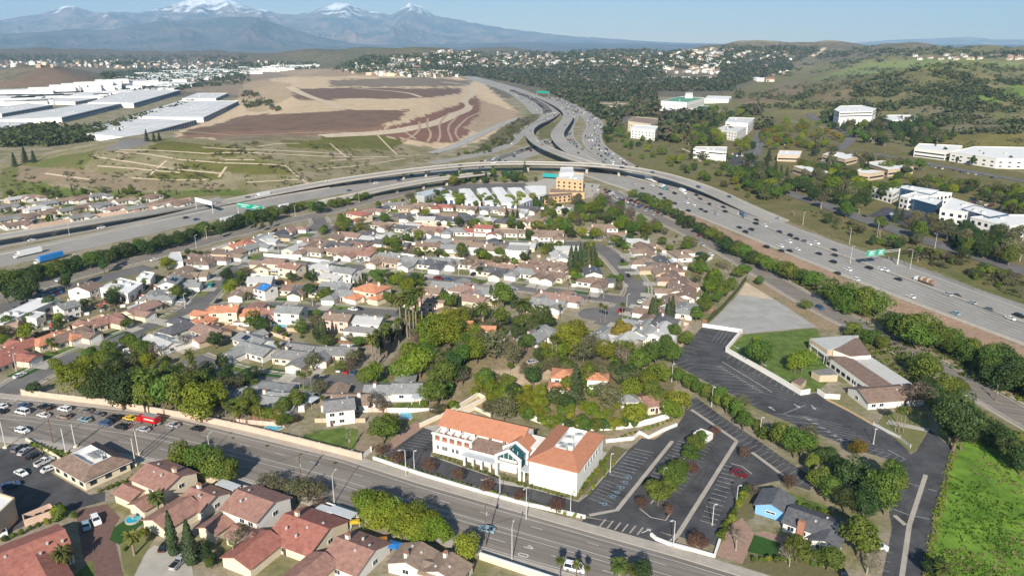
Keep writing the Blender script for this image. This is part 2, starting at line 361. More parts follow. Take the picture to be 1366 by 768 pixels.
# ------------------------------------------------------------ ground sheet with zones of soil colour
def zpoly(*pts): return list(pts)
DRY, OLIVE, GREEN, SAND, BROWN, RED, GREY = (.25, .20, .125), (.155, .14, .06), (.12, .16, .04), (.43, .33, .22), (.17, .115, .085), (.25, .145, .10), (.27, .26, .25)
ZONES = [  # polygon in photograph pixels, colour A, colour B (patchy mix)
    ([(-400, 56), (1800, 56), (1800, 130), (-400, 130)], (.12, .115, .075), (.20, .165, .12)),
    ([(-100, 62), (520, 62), (520, 90), (-100, 90)], (.19, .135, .10), (.09, .10, .06)),
    ([(-60, 118), (0, 112), (40, 98), (60, 90), (85, 93), (130, 108), (150, 116)], (.21, .14, .11), (.17, .13, .085)),
    ([(360, 78), (500, 62), (640, 66), (700, 80), (640, 100), (480, 96)], (.17, .14, .09), (.10, .11, .06)),
    ([(190, 104), (250, 94), (310, 92), (330, 100), (250, 108)], (.08, .17, .11), (.10, .16, .10)),
    ([(230, 120), (340, 98), (480, 92), (640, 102), (640, 112), (360, 130)], (.26, .20, .145), (.32, .25, .175)),
    # landfill plateau
    ([(230, 182), (320, 130), (360, 105), (470, 95), (560, 98), (640, 106), (690, 150), (670, 180), (600, 200), (500, 188), (330, 190)], (.60, .465, .31), (.52, .40, .265)),
    ([(360, 96), (420, 92), (480, 93), (560, 97), (520, 101), (400, 103)], (.35, .25, .18), (.40, .3, .2)),
    ([(440, 107), (560, 103), (632, 108), (625, 115), (560, 116), (440, 116)], (.20, .16, .13), (.25, .2, .15)),
    ([(380, 119), (470, 117), (616, 118), (615, 125), (570, 131), (480, 132), (398, 134)], (.20, .135, .105), (.165, .115, .09)),
    ([(326, 112), (350, 106), (390, 112), (392, 126), (350, 150), (330, 148), (318, 128)], (.44, .34, .22), (.38, .29, .19)),
    ([(240, 178), (330, 154), (395, 151), (470, 147), (545, 147), (535, 158), (500, 171), (430, 176), (330, 180), (250, 181)], (.17, .115, .085), (.21, .14, .10)),
    ([(238, 181), (300, 176), (440, 173), (520, 168), (500, 177), (400, 182), (240, 184)], (.28, .165, .11), (.24, .15, .11)),
    ([(498, 178), (552, 160), (606, 141), (634, 128), (648, 142), (640, 164), (612, 188), (585, 192), (545, 186)], (.235, .125, .095), (.20, .115, .085)),
    ([(640, 132), (690, 150), (690, 160), (640, 176), (620, 170), (640, 150)], (.41, .31, .21), (.36, .27, .19)),
    # terraced slope
    ([(-60, 262), (-60, 228), (80, 205), (180, 188), (330, 186), (500, 184), (560, 195), (600, 200), (560, 215), (470, 245), (380, 262), (250, 272), (100, 268)], (.29, .245, .16), (.20, .185, .09)),
    ([(0, 268), (0, 226), (60, 212), (130, 200), (110, 225), (60, 245), (90, 262)], (.16, .155, .06), (.13, .16, .045)),
    ([(0, 246), (90, 252), (200, 256), (330, 252), (330, 262), (160, 266), (0, 262)], (.115, .16, .035), (.16, .165, .06)),
    ([(30, 222), (110, 226), (170, 236), (300, 250), (240, 254), (100, 248), (20, 240)], (.27, .205, .14), (.21, .18, .11)),
    ([(195, 196), (215, 189), (270, 192), (315, 196), (316, 210), (270, 207), (200, 202)], (.125, .125, .035), (.15, .145, .045)),
    ([(250, 213), (320, 212), (382, 219), (396, 232), (330, 232), (240, 224)], (.125, .125, .035), (.15, .145, .045)),
    ([(200, 228), (260, 226), (300, 234), (280, 242), (205, 240)], (.125, .125, .035), (.15, .145, .045)),
    ([(372, 186), (440, 181), (500, 179), (545, 188), (520, 200), (450, 199), (380, 196)], (.125, .125, .035), (.15, .145, .045)),
    ([(137, 199), (165, 186), (200, 184), (196, 193), (170, 201)], (.24, .22, .205), (.22, .21, .2)),
    ([(280, 182), (420, 180), (430, 186), (300, 190)], (.27, .22, .15), (.19, .16, .1)),
    # interchange scrub
    ([(630, 205), (660, 176), (690, 158), (720, 150), (716, 168), (690, 186), (676, 196)], (.17, .135, .08), (.12, .12, .06)),
    ([(715, 195), (720, 168), (745, 160), (742, 180), (740, 195)], (.12, .14, .05), (.19, .16, .09)),
    # right hand side
    ([(800, 178), (860, 150), (1000, 150), (1366, 230), (1500, 300), (1500, 440), (1366, 408), (1230, 355), (1100, 315), (1000, 275), (930, 243), (860, 225), (810, 205)], (.19, .16, .075), (.14, .135, .05)),
    ([(930, 140), (985, 150), (1050, 160), (1110, 172), (1180, 196), (1366, 228), (1500, 280), (1500, 60), (1250, 62), (1060, 90)], (.21, .18, .09), (.155, .155, .065)),
    ([(985, 135), (1050, 108), (1085, 112), (1040, 140), (1000, 145)], (.24, .185, .12), (.19, .155, .09)),
    ([(1075, 128), (1120, 108), (1180, 112), (1150, 130), (1090, 142)], (.22, .17, .105), (.16, .14, .075)),
    ([(1080, 108), (1160, 82), (1260, 78), (1366, 84), (1366, 90), (1240, 92), (1150, 100)], (.17, .22, .06), (.21, .21, .085)),
    ([(1250, 136), (1366, 112), (1366, 132), (1290, 142), (1230, 146)], (.13, .22, .04), (.17, .21, .06)),
    ([(1180, 160), (1240, 140), (1300, 142), (1330, 168), (1260, 180)], (.21, .175, .115), (.17, .16, .085)),
    ([(1210, 186), (1366, 176), (1366, 212), (1240, 200)], (.20, .17, .06), (.15, .14, .045)),
    ([(820, 185), (900, 205), (990, 240), (900, 228), (850, 215)], (.155, .155, .06), (.18, .165, .075)),
    ([(1040, 262), (1110, 300), (1180, 340), (1260, 368), (1400, 420), (1400, 380), (1300, 348), (1200, 316), (1130, 296)], (.19, .16, .07), (.12, .135, .045)),
    ([(1010, 280), (1100, 316), (1200, 350), (1366, 406), (1366, 416), (1200, 358), (1100, 322), (1000, 284)], (.30, .22, .155), (.22, .185, .10)),
    # red dirt verge on the lower side of the right freeway
    ([(860, 262), (1000, 319), (1110, 364), (1230, 411), (1366, 462), (1500, 520), (1500, 545), (1366, 492), (1230, 436), (1110, 382), (1000, 332), (860, 272)], (.40, .27, .185), (.34, .235, .165)),
    ([(1130, 395), (1250, 450), (1366, 500), (1500, 560), (1500, 640), (1366, 560), (1270, 500), (1190, 452), (1120, 418)], (.13, .165, .05), (.19, .18, .08)),
    ([(995, 380), (1010, 362), (1050, 385), (1110, 420), (1120, 440), (1085, 437), (1050, 405)], (.33, .245, .16), (.28, .22, .13)),
    ([(1110, 440), (1180, 462), (1250, 500), (1300, 540), (1366, 575), (1366, 600), (1270, 590), (1240, 545), (1200, 500), (1130, 455)], (.14, .16, .05), (.20, .18, .09)),
    # knoll and slopes behind the church
    ([(505, 500), (560, 440), (640, 420), (745, 440), (860, 470), (900, 500), (890, 560), (840, 570), (740, 562), (650, 548), (575, 572)], (.17, .15, .07), (.24, .19, .12)),
    ([(640, 500), (690, 488), (760, 480), (765, 492), (720, 510), (660, 520)], (.42, .33, .23), (.38, .3, .21)),
    ([(550, 580), (600, 545), (640, 528), (660, 545), (610, 560)], (.36, .27, .17), (.3, .23, .14)),
    ([(870, 575), (885, 556), (908, 548), (914, 560), (880, 585), (800, 590), (810, 580)], (.40, .31, .22), (.33, .27, .17)),
    ([(400, 600), (440, 575), (500, 565), (515, 590), (480, 612)], (.30, .235, .165), (.24, .2, .12)),
    ([(395, 585), (430, 572), (475, 570), (470, 600), (430, 600)], (.06, .12, .025), (.10, .14, .035)),
    # green field
    ([(1272, 590), (1300, 580), (1500, 600), (1700, 900), (1225, 900), (1240, 730), (1256, 660)], (.085, .20, .012), (.15, .25, .025)),
    ([(1225, 770), (1240, 735), (1262, 690), (1300, 730), (1300, 790)], (.09, .10, .035), (.12, .13, .04)),
]
def ground():
    na, nr = GX.shape
    V = np.stack([GX, GY, GZ], 2).reshape(-1, 3)
    i = np.arange(na)[:, None]; j = np.arange(nr - 1)[None]; i2 = (i + 1) % na
    Fq = np.stack([i * nr + j, i2 * nr + j, i2 * nr + j + 1, i * nr + j + 1], 2).reshape(-1, 4)[:, ::-1]
    me = npmesh("ground", V, Fq, groundmat())
    x, y, z = V[:, 0], V[:, 1], V[:, 2]
    dep = y * _ct - (z - CAM_H) * _st; ok = dep > 5; dp = np.where(ok, dep, 1)
    px = np.where(ok, 683 + F * x / dp, -9e3); py = np.where(ok, 384 - F * (y * _st + (z - CAM_H) * _ct) / dp, 3000)
    jx = px + 3 * vnoise(x, y, 23, 7) + 3 * vnoise(x, y, 9, 17); jy = py + 1.2 * vnoise(x, y, 31, 8) + 1.2 * vnoise(x, y, 11, 18)
    A = np.tile(np.array([.33, .28, .21]), (len(V), 1)); B = np.tile(np.array([.20, .19, .09]), (len(V), 1))
    for poly, a, b in ZONES:
        m = inside(jx, jy, poly) & ok; A[m] = a; B[m] = b
    for nm, C in (("soil_a", A), ("soil_b", B)):
        at = me.color_attributes.new(nm, 'FLOAT_COLOR', 'POINT'); at.data.foreach_set("color", np.concatenate([C, np.ones((len(C), 1))], 1).astype(np.float32).ravel())
    me.polygons.foreach_set("use_smooth", np.ones(len(Fq), bool))
    return struct(obj("ground", me))
def groundmat():
    m = bpy.data.materials.new("soil"); m.use_nodes = True; n, l = m.node_tree.nodes, m.node_tree.links; b = n["Principled BSDF"]; b.inputs["Roughness"].default_value = .95; b.inputs["Specular IOR Level"].default_value = .1
    geo = n.new("ShaderNodeNewGeometry")
    def noise(s, d=7, r=.65):
        q = n.new("ShaderNodeTexNoise"); q.inputs["Scale"].default_value = s; q.inputs["Detail"].default_value = d; q.inputs["Roughness"].default_value = r; l.new(geo.outputs["Position"], q.inputs["Vector"]); return q.outputs["Fac"]
    def rng(s, a, b_, c, d):
        q = n.new("ShaderNodeMapRange"); q.inputs[1].default_value = a; q.inputs[2].default_value = b_; q.inputs[3].default_value = c; q.inputs[4].default_value = d; l.new(s, q.inputs[0]); return q.outputs[0]
    ca = n.new("ShaderNodeAttribute"); ca.attribute_name = "soil_a"; cb = n.new("ShaderNodeAttribute"); cb.attribute_name = "soil_b"
    mx = n.new("ShaderNodeMix"); mx.data_type = 'RGBA'; l.new(rng(noise(.045), .42, .58, 0, 1), mx.inputs["Factor"]); l.new(ca.outputs["Color"], mx.inputs["A"]); l.new(cb.outputs["Color"], mx.inputs["B"])
    m2 = n.new("ShaderNodeMix"); m2.data_type = 'RGBA'; m2.blend_type = 'MULTIPLY'; m2.inputs["Factor"].default_value = 1
    cmb = n.new("ShaderNodeCombineColor"); v = rng(noise(.5, 6, .8), .25, .75, .55, 1.4)
    for k in range(3): l.new(v, cmb.inputs[k])
    l.new(mx.outputs["Result"], m2.inputs["A"]); l.new(cmb.outputs[0], m2.inputs["B"]); l.new(m2.outputs["Result"], b.inputs["Base Color"])
    bp = n.new("ShaderNodeBump"); bp.inputs["Strength"].default_value = .5; bp.inputs["Distance"].default_value = .6; l.new(noise(.25, 6, .75), bp.inputs["Height"]); l.new(bp.outputs[0], b.inputs["Normal"])
    return m
ground()

# ------------------------------------------------------------ flat sheets and ribbons
def tess(pts, step):
    out = []
    for a, b in zip(pts[:-1], pts[1:]):
        n = max(1, int((b - a).length / step)); out += [a.lerp(b, k / n) for k in range(n)]
    return out + [pts[-1]]
def smooth(pts, it=2):
    for _ in range(it):
        q = [pts[0]]
        for a, b in zip(pts[:-1], pts[1:]): q += [a.lerp(b, .25), a.lerp(b, .75)]
        pts = q + [pts[-1]]
    return pts
def sheet(name, pxs, up, m, thick=0.0, z=None):
    """polygon seen at the pixels, lying on the flat ground; thick gives it a kerb"""
    pts = [P(a, b, z or 0.0) for a, b in pxs]
    mb = MB(); mb.prism([(p.x, p.y) for p in pts], (z or 0) + up - max(thick, .02) - .3 * bool(thick), (z or 0) + up, M[m]); return struct(mb.build(name))
def line_pts(pxs, it=2, drape=False, z=None):
    if z is None: pts = [G(a, b) for a, b in pxs]
    else: pts = [P(a, b, z) for a, b in pxs]
    return smooth(pts, it) if it else pts
def ribbon(mb, pts, w, up, m, off=0.0, step=None, drape=False):
    """strip along world points; off shifts it sideways (left of travel)"""
    if step: pts = tess(pts, step)
    L = []; n = len(pts)
    for i, p in enumerate(pts):
        d = (pts[min(i + 1, n - 1)] - pts[max(i - 1, 0)]); d.z = 0; d.normalize(); s = Vector((-d.y, d.x, 0))
        for q in (off + w / 2, off - w / 2):
            v = p + s * q; z = hz(v.x, v.y) if drape else p.z
            L.append((v.x, v.y, z + up))
    mb.add(L, [(2 * i, 2 * i + 1, 2 * i + 3, 2 * i + 2) for i in range(n - 1)], M[m]); return pts
def dashes(mb, pts, w, up, m, off, on=3.0, gap=9.0, drape=False):
    s = tess(pts, on); per = max(2, int((on + gap) / on))
    for i in range(0, len(s) - 1, per): ribbon(mb, [s[i], s[i + 1]], w, up, m, off, drape=drape)
def strip(name, pxs, w, up, m, it=2, drape=False, step=None):
    mb = MB(); pts = ribbon(mb, line_pts(pxs, it), w, up, m, step=step, drape=drape); struct(mb.build(name)); return pts

# the avenue
FAR_EDGE = [(-160, 508), (0, 531), (60, 536), (180, 549), (240, 559), (330, 581), (460, 613), (560, 645), (716, 690), (900, 742), (1080, 796), (1300, 866)]
NEAR_EDGE = [(1180, 900), (900, 806), (735, 757), (655, 735), (560, 708), (450, 675), (330, 641), (230, 617), (60, 589), (-20, 580), (-190, 562)]
sheet("road", FAR_EDGE + NEAR_EDGE, .05, 'asphalt_road')
def pxline(pts): return [P(a, b, 0) for a, b in pts]
fe = pxline(FAR_EDGE); ne = pxline(NEAR_EDGE)[::-1]
def mixline(t):
    a = tess(smooth(fe, 1), 6); b = smooth(ne, 1)
    # walk the far edge, find the point of the near edge straight across
    bb = tess(b, 2); out = []
    for p in a[2:-2]:
        q = min(bb, key=lambda v: (v - p).length); out.append(p.lerp(q, t))
    return out
mk = MB()
ribbon(mk, tess(fe, 6), .16, .066, 'paint_white', off=-1.6)
ribbon(mk, tess(ne, 6), .16, .066, 'paint_white', off=.6)
for t in (.44, .55): ribbon(mk, mixline(t), .14, .066, 'paint_white')
for t in (.24, .74): dashes(mk, mixline(t), .14, .066, 'paint_white', 0, 3.0, 9)
struct(mk.build("lane_markings"))
# pavements with kerbs
def kerbwalk(name, pts, w, side, m='sidewalk'):
    mb = MB(); s = side; t = tess(pts, 5); n = len(t)
    for i in range(n - 1):
        d = (t[i + 1] - t[i]); d.z = 0; d.normalize(); v = Vector((-d.y, d.x, 0)) * s
    def offs(p, i, q):
        d = (t[min(i + 1, n - 1)] - t[max(i - 1, 0)]); d.z = 0; d.normalize(); return p + Vector((-d.y, d.x, 0)) * (s * q)
    for a, b, z0, z1, mm in ((0, .18, -.1, .155, 'kerb'), (.18, w, -.1, .145, m)):
        A = [offs(p, i, a) for i, p in enumerate(t)]; B = [offs(p, i, b) for i, p in enumerate(t)]
        vs = [(p.x, p.y, z) for i in range(n) for p, z in ((A[i], z0), (A[i], z1), (B[i], z1), (B[i], z0))]
        fs = [(4 * i + k, 4 * i + k + 1, 4 * i + 4 + k + 1, 4 * i + 4 + k) for i in range(n - 1) for k in range(3)]
        mb.add(vs, fs + [(0, 3, 2, 1), (4 * n - 4, 4 * n - 3, 4 * n - 2, 4 * n - 1)], M[mm])
    return struct(mb.build(name))
kerbwalk("sidewalk", fe, 3.4, 1); kerbwalk("sidewalk", ne, 2.6, -1)

STREETS = {
    'winding': ([(-40, 556), (5, 525), (60, 493), (130, 463), (185, 442), (235, 424), (262, 409), (281, 388), (300, 367), (330, 348), (365, 336), (395, 323), (415, 309), (427, 300)], 11),
    'upper': ([(424, 290), (430, 303), (445, 307), (465, 304), (487, 298), (510, 290), (540, 286), (600, 287), (680, 291), (742, 297)], 9.5),
    'second': ([(500, 313), (540, 318), (580, 320), (650, 323), (725, 327), (800, 327)], 10),
    'long': ([(340, 343), (400, 347), (448, 353), (507, 362), (560, 369), (628, 374), (702, 384), (760, 392), (835, 401)], 11),
    'cross': ([(268, 411), (330, 408), (380, 408), (420, 411), (470, 414), (535, 419)], 9.5),
    'curving': ([(745, 326), (790, 325), (812, 337), (830, 355), (846, 374), (852, 388), (843, 402), (826, 418), (806, 434)], 11),
    'stub': ([(826, 416), (806, 420), (790, 418)], 13), 'dark': ([(255, 478), (300, 496), (350, 506), (410, 512), (466, 512)], 10),
    'frontage_left': ([(-160, 440), (-60, 415), (0, 399), (56, 380), (147, 355), (200, 343), (290, 318), (369, 298), (434, 284), (466, 274), (537, 258), (575, 250)], 11),
    'frontage_right': ([(815, 255), (835, 268), (856, 281), (885, 294), (926, 313), (990, 347), (1058, 390), (1126, 426), (1200, 462), (1263, 497), (1318, 528), (1366, 556), (1480, 620)], 11),
    'office_avenue': ([(1018, 172), (1012, 190), (1004, 210), (1005, 230), (1030, 249), (1060, 261), (1095, 272), (1143, 290), (1187, 305), (1237, 322), (1315, 346), (1420, 380)], 15),
    'hill_road': ([(1080, 152), (1088, 161), (1110, 168), (1130, 176), (1137, 186), (1126, 195), (1110, 204)], 13),
    'office_road': ([(1110, 204), (1150, 204), (1187, 209), (1250, 221), (1310, 232), (1420, 252)], 12),
    'side_left': ([(-60, 427), (0, 412), (60, 394), (130, 373), (200, 356)], 14), 'cream_road': ([(825, 182), (826, 168), (834, 158), (850, 150)], 9),
}
ST = {}; NS = 0
for k, (px, w) in STREETS.items():
    NS += 1
    flat = k not in ('office_avenue', 'hill_road', 'office_road', 'cream_road')
    mb = MB(); pts = ribbon(mb, line_pts(px, 2), w, .04 + .002 * NS if flat else .35, 'asphalt_street' if k not in ('frontage_right', 'frontage_left') else 'asphalt_road', step=8, drape=not flat)
    struct(mb.build("street")); ST[k] = (pts, w)
    mk = MB()
    if k in ('office_avenue', 'frontage_right', 'frontage_left', 'office_road'):
        mk = MB(); dashes(mk, pts, .16, .09 if flat else .4, 'paint_white' if k[0] == 'o' else 'paint_yellow', 0, 4, 8, drape=not flat); struct(mk.build("lane_markings"))
def on_street(p, but=None):
    for k, (pts, w) in ST.items():
        if k == but: continue
        for a, b in zip(pts[:-1], pts[1:]):
            e = b - a; t = max(0, min(1, (p - a).dot(e) / max(e.length_squared, 1e-6)))
            if (p - a - e * t).length < w / 2 + 2: return True
    return (p - P(463, 513, 0)).length < 12 or (p - P(797, 419, 0)).length < 10
for k, (pts, w) in ST.items():
    if k in ('office_avenue', 'hill_road', 'office_road', 'cream_road', 'stub', 'side_left'): continue
    mk = MB(); q = tess(pts, 5)
    for s in (1, -1):
        for a, b in zip(q[:-1], q[1:]):
            d = (b - a).normalized(); m_ = (a + b) / 2 + Vector((-d.y, d.x, 0)) * s * (w / 2 + 1.4)
            if not on_street(m_, k): ribbon(mk, [a, b], .5, .11, 'kerb', off=s * (w / 2 + .25)); ribbon(mk, [a, b], 1.5, .115, 'sidewalk', off=s * (w / 2 + 2.0))
    struct(mk.build("sidewalk"))
mb = MB(); q = P(463, 513, 0); mb.prism([(q.x + 11 * math.cos(t), q.y + 11 * math.sin(t)) for t in np.linspace(0, 6.28, 25)[:-1]], .0, .085, M['asphalt_street']); struct(mb.build("street"))
mb = MB(); q = P(797, 419, 0); mb.prism([(q.x + 9 * math.cos(t), q.y + 9 * math.sin(t)) for t in np.linspace(0, 6.28, 25)[:-1]], .0, .086, M['asphalt_street']); struct(mb.build("street"))
# freeways on the ground: polygons between edges plus lane marks
def freeway(ctr, w, lanes, name="freeway", up=.05, med=True, drape=False, m='concrete_road', worn=True):
    pts = line_pts(ctr, 2); mb = MB(); pts = ribbon(mb, pts, w, up, m, step=9, drape=drape); struct(mb.build(name)); mk = MB()
    lw = (w - 4) / lanes
    for i in range(1, lanes):
        o = -w / 2 + 2 + i * lw
        if med and i == lanes // 2: continue
        dashes(mk, pts, .16, up + .015, 'paint_white', o, 4, 10, drape)
    for o in (-w / 2 + 1.6, w / 2 - 1.6): ribbon(mk, pts, .18, up + .015, 'paint_white', o, drape=drape)
    if worn:
        for i in range(lanes):
            ribbon(mk, pts, 1.1, up + .006, 'lane_wear', -w / 2 + 2 + (i + .5) * lw, drape=drape)
    struct(mk.build("lane_markings"))
    return pts
dm('crack_seal', (.03, .03, .032), .9, .3, 1)
dm('lane_wear', (.235, .22, .20), .9, .16, .03, col2=(.31, .29, .265), stretch=((.3, 1, 1), 0))
def barrier(name, pts, off, h, label, px, m='concrete', w=.4, z=0.0):
    mb = MB(); n = len(pts); vs = []
    for i, p in enumerate(pts):
        d = (pts[min(i + 1, n - 1)] - pts[max(i - 1, 0)]); d.z = 0; d.normalize(); s = Vector((-d.y, d.x, 0))
        for a, hh in ((off + w / 2, 0), (off + w / 5, h), (off - w / 5, h), (off - w / 2, 0)): v = p + s * a; vs.append((v.x, v.y, p.z + hh + z))
    mb.add(vs, [(4 * i + k, 4 * i + k + 1, 4 * i + 5 + k, 4 * i + 4 + k) for i in range(n - 1) for k in range(3)], M[m])
    o = mb.build(name); tag(o, label, "barrier", px=px); return o
# right freeway (two carriageways and a median)
UPF = [(772, 210), (820, 224), (860, 232), (906, 243), (1000, 279), (1100, 318), (1230, 361), (1366, 411), (1500, 462)]
LOF = [(745, 222), (800, 242), (860, 262), (906, 280), (1000, 318), (1109, 363), (1230, 410), (1366, 461), (1500, 514)]
up_, lo_ = smooth(pxline(UPF), 2), smooth(pxline(LOF), 2)
def between(a, b, t):
    bb = tess(b, 3); return [p.lerp(min(bb, key=lambda v: (v - p).length), t) for p in tess(a, 9)]
FB = between(up_, lo_, .5); MED = between(up_, lo_, .40); WB = [((FB[i] - up_[0]).length) for i in range(1)]
mbf = MB(); L = tess(up_, 9); Rr = [min(tess(lo_, 3), key=lambda v: (v - p).length) for p in L]
mbf.add([tuple(p + Vector((0, 0, .05))) for ab in zip(L, Rr) for p in ab], [(2 * i, 2 * i + 1, 2 * i + 3, 2 * i + 2) for i in range(len(L) - 1)], M['concrete_road']); struct(mbf.build("freeway"))
mk = MB(); LANES_B = [between(up_, lo_, t) for t in (.10, .18, .26, .34, .47, .55, .63, .71, .79, .87)]
for t in (.14, .22, .30, .51, .59, .67, .75, .83): dashes(mk, between(up_, lo_, t), .17, .066, 'paint_white', 0, 4, 9)
for t in (.06, .36, .44, .93): ribbon(mk, between(up_, lo_, t), .2, .066, 'paint_white')
for l in LANES_B: ribbon(mk, l, 1.1, .056, 'lane_wear')
for t in (.38, .42): ribbon(mk, between(up_, lo_, t), 1.4, .058, 'asphalt_street')
struct(mk.build("lane_markings"))
barrier("median_barrier", MED, 0, 1.0, "long concrete barrier down the middle of the jammed freeway", (1100, 330))
barrier("edge_barrier", between(up_, lo_, .985), 0, .9, "low concrete barrier on the hedge side of the jammed freeway", (1200, 400))
# left freeway
FL = freeway([(-160, 376), (0, 346), (100, 325), (200, 303), (290, 283), (380, 265), (450, 253), (520, 242), (580, 233), (640, 222), (700, 205), (745, 186)], 36, 9)
barrier("median_barrier", tess(line_pts([(-160, 370), (0, 341), (100, 320), (200, 298), (290, 279), (380, 261), (440, 251)], 2), 10), 0, 1.0, "long concrete barrier down the middle of the lorry freeway", (180, 300))
FU = freeway([(-160, 354), (0, 327), (100, 309), (200, 291), (290, 273), (380, 257), (430, 249)], 17, 4, med=False, name="freeway")
# far freeway
FC = freeway([(733, 152), (712, 134), (690, 122), (665, 114), (640, 107), (622, 102)], 62, 12)
FJ = freeway([(842, 226), (826, 219), (806, 205), (793, 195), (788, 182), (796, 168), (786, 155), (766, 143), (738, 131)], 27, 6, med=False)
FG = freeway([(800, 218), (772, 200), (758, 185), (758, 168), (768, 156), (762, 147)], 15, 3, med=False)
FA = freeway([(575, 218), (610, 212), (645, 205), (676, 196), (691, 182), (703, 170), (722, 162), (733, 150), (724, 140), (706, 130), (680, 120)], 16, 3, med=False)
FD = freeway([(640, 218), (675, 208), (702, 199), (735, 190), (757, 178)], 12, 2, med=False)
# elevated roads
def viaduct(name, label, px, zs, w, piers=(), it=2, px0=None, barriers=True):
    """deck seen at the pixels, rising through heights zs"""
    n = len(px); pts = [P(a, b, z) for (a, b), z in zip(px, zs)]; pts = tess(smooth(pts, it), 9)
    t = thing(name, label, "viaduct", (pts[0].x, pts[0].y, 0), px=px0 or px[len(px) // 2]); o = Vector((pts[0].x, pts[0].y, 0)); N = len(pts)
    def sec(prof, m, pn):
        mb = MB(); vs = []; k = len(prof)
        for i, p in enumerate(pts):
            d = pts[min(i + 1, N - 1)] - pts[max(i - 1, 0)]; d.z = 0; d.normalize(); s = Vector((-d.y, d.x, 0))
            vs += [tuple(p - o + s * a + Vector((0, 0, h))) for a, h in prof]
        mb.add(vs, [(k * i + j, k * i + (j + 1) % k, k * i + k + (j + 1) % k, k * i + k + j) for i in range(N - 1) for j in range(k)] + [tuple(range(k))[::-1], tuple(range(k * N - k, k * N))], M[m]); mb.build(pn, t)
    h = w / 2
    sec([(h, 0), (h, -.5), (h * .6, -1.7), (-h * .6, -1.7), (-h, -.5), (-h, 0)], 'concrete_road', "deck")
    if barriers:
        sec([(h, .02), (h, .95), (h - .3, .95), (h - .4, .02)], 'concrete', "barrier"); sec([(-h + .4, .02), (-h + .3, .95), (-h, .95), (-h, .02)], 'concrete', "barrier")
    mk = MB()
    for q in ([-h + 1.6, h - 1.6]): ribbon(mk, [p - o for p in pts], .18, .02, 'paint_white', q)
    k = max(1, int((w - 4) / 3.7))
    for i in range(1, k): dashes(mk, [p - o for p in pts], .16, .02, 'paint_white', -h + 2 + i * (w - 4) / k, 4, 10)
    mk.build("lane_markings", t)
    for pp in piers:
        q = min(pts, key=lambda v: (proj(*v)[0] - pp) ** 2)
        if q.z < 2.6: continue
        mb = MB(); mb.box((0, 0, (q.z - 1.7) / 2), (2.2, 2.2, q.z - 1.7), M['concrete']); mb.box((0, 0, q.z - 2.2), (w * .5, 2.4, 1), M['concrete']); mb.build("pillar", t, (q.x - o.x, q.y - o.y, 0))
    return pts
VA = viaduct("viaduct", "long white viaduct curving across the middle of the interchange", [(300, 270), (380, 254), (440, 243), (500, 234), (560, 226), (620, 220), (680, 217.5), (745, 218.5), (806, 221), (860, 228), (905, 239), (950, 255), (1000, 279), (1040, 296)],
             [.3, 2, 4, 6, 7.5, 8, 8, 8, 8, 8, 7, 4.5, 1.5, .1], 15, (445, 470, 500, 535, 575, 620, 662, 703, 747, 790, 830, 878, 905))
VB = viaduct("viaduct", "elevated ramp beside the far tract with a shaded side", [(-160, 343), (0, 316), (80, 303), (150, 291.5), (200, 284), (245, 276), (300, 265)], [5, 5, 5, 4.5, 3, 1.2, .2], 12, (20, 66, 120, 170))
VC = viaduct("viaduct", "short elevated ramp at the hedge end of the lorry freeway", [(420, 272), (470, 262), (510, 252), (560, 243), (600, 237), (650, 231)], [.3, 3, 5, 6, 6.5, 6.5], 11, (495, 530, 565, 600, 640))
VD = viaduct("viaduct", "elevated ramp swinging over the interchange", [(735, 152), (745, 150), (733, 159), (712, 167), (704, 176), (711, 187), (726, 197), (760, 210), (800, 222), (840, 232)], [.3, 1, 4, 7, 9, 9.5, 9.5, 8.5, 5, .4], 12, (708, 716, 726, 735))
VE = viaduct("viaduct", "tall elevated connector with a dark shaded wall in the interchange", [(700, 124), (728, 133), (752, 145), (760, 154), (752, 166), (742, 178), (746, 188), (762, 202), (790, 218), (826, 231)], [.3, 2, 6, 8.5, 9.5, 9.5, 9, 7, 3.5, .3], 17, (756, 748, 743))
dm('terrace_dirt', (.40, .285, .205), .95, .2, .15)
# paths on the hillsides
def lightpath(px, w=2.4, m='sand', up=.4): strip("path", px, w, up, m, 1, drape=True, step=8)
for p in ([(128, 210), (203, 223), (294, 232)], [(155, 203), (270, 219), (386, 223)], [(159, 201), (315, 209), (460, 211), (560, 207)], [(175, 238), (230, 241), (280, 240)], [(200, 234), (222, 215)], [(292, 237), (302, 223)],
          [(380, 221), (410, 245)], [(500, 177), (530, 207)], [(300, 214), (340, 214)], [(130, 222), (180, 226), (240, 231)], [(420, 226), (480, 222), (540, 212)], [(330, 244), (400, 240)], [(345, 196), (372, 192), (400, 192)], [(60, 232), (120, 240)], [(440, 215), (500, 212)], [(530, 170), (555, 186)], [(270, 197), (315, 201), (372, 202), (470, 207)], [(440, 192), (462, 210)], [(250, 176), (330, 183), (470, 178), (505, 176)]): lightpath(p)
for p in ([(559, 163), (561, 172), (552, 182), (535, 189)], [(571, 158), (569, 168), (576, 180), (570, 190)], [(600, 151), (585, 165), (588, 180), (584, 190)], [(632, 141), (608, 158), (596, 170), (603, 189)], [(640, 150), (616, 164), (606, 176), (612, 186)], [(646, 158), (630, 170)]): lightpath(p, 3.2, 'terrace_dirt')
strip("path", [(590, 110), (622, 112), (634, 124), (616, 135), (630, 144), (600, 158), (560, 171), (510, 178), (430, 182)], 14, .4, 'sand', 2, True, 8)
strip("path", [(690, 158), (655, 172), (628, 186), (608, 196), (575, 205)], 13, .4, 'gravel', 2, True, 8)
strip("path", [(470, 118), (540, 123), (562, 130)], 9, .4, 'sand', 2, True, 8); strip("path", [(385, 116), (405, 127), (440, 138), (455, 146)], 16, .4, 'sand', 2, True, 8)
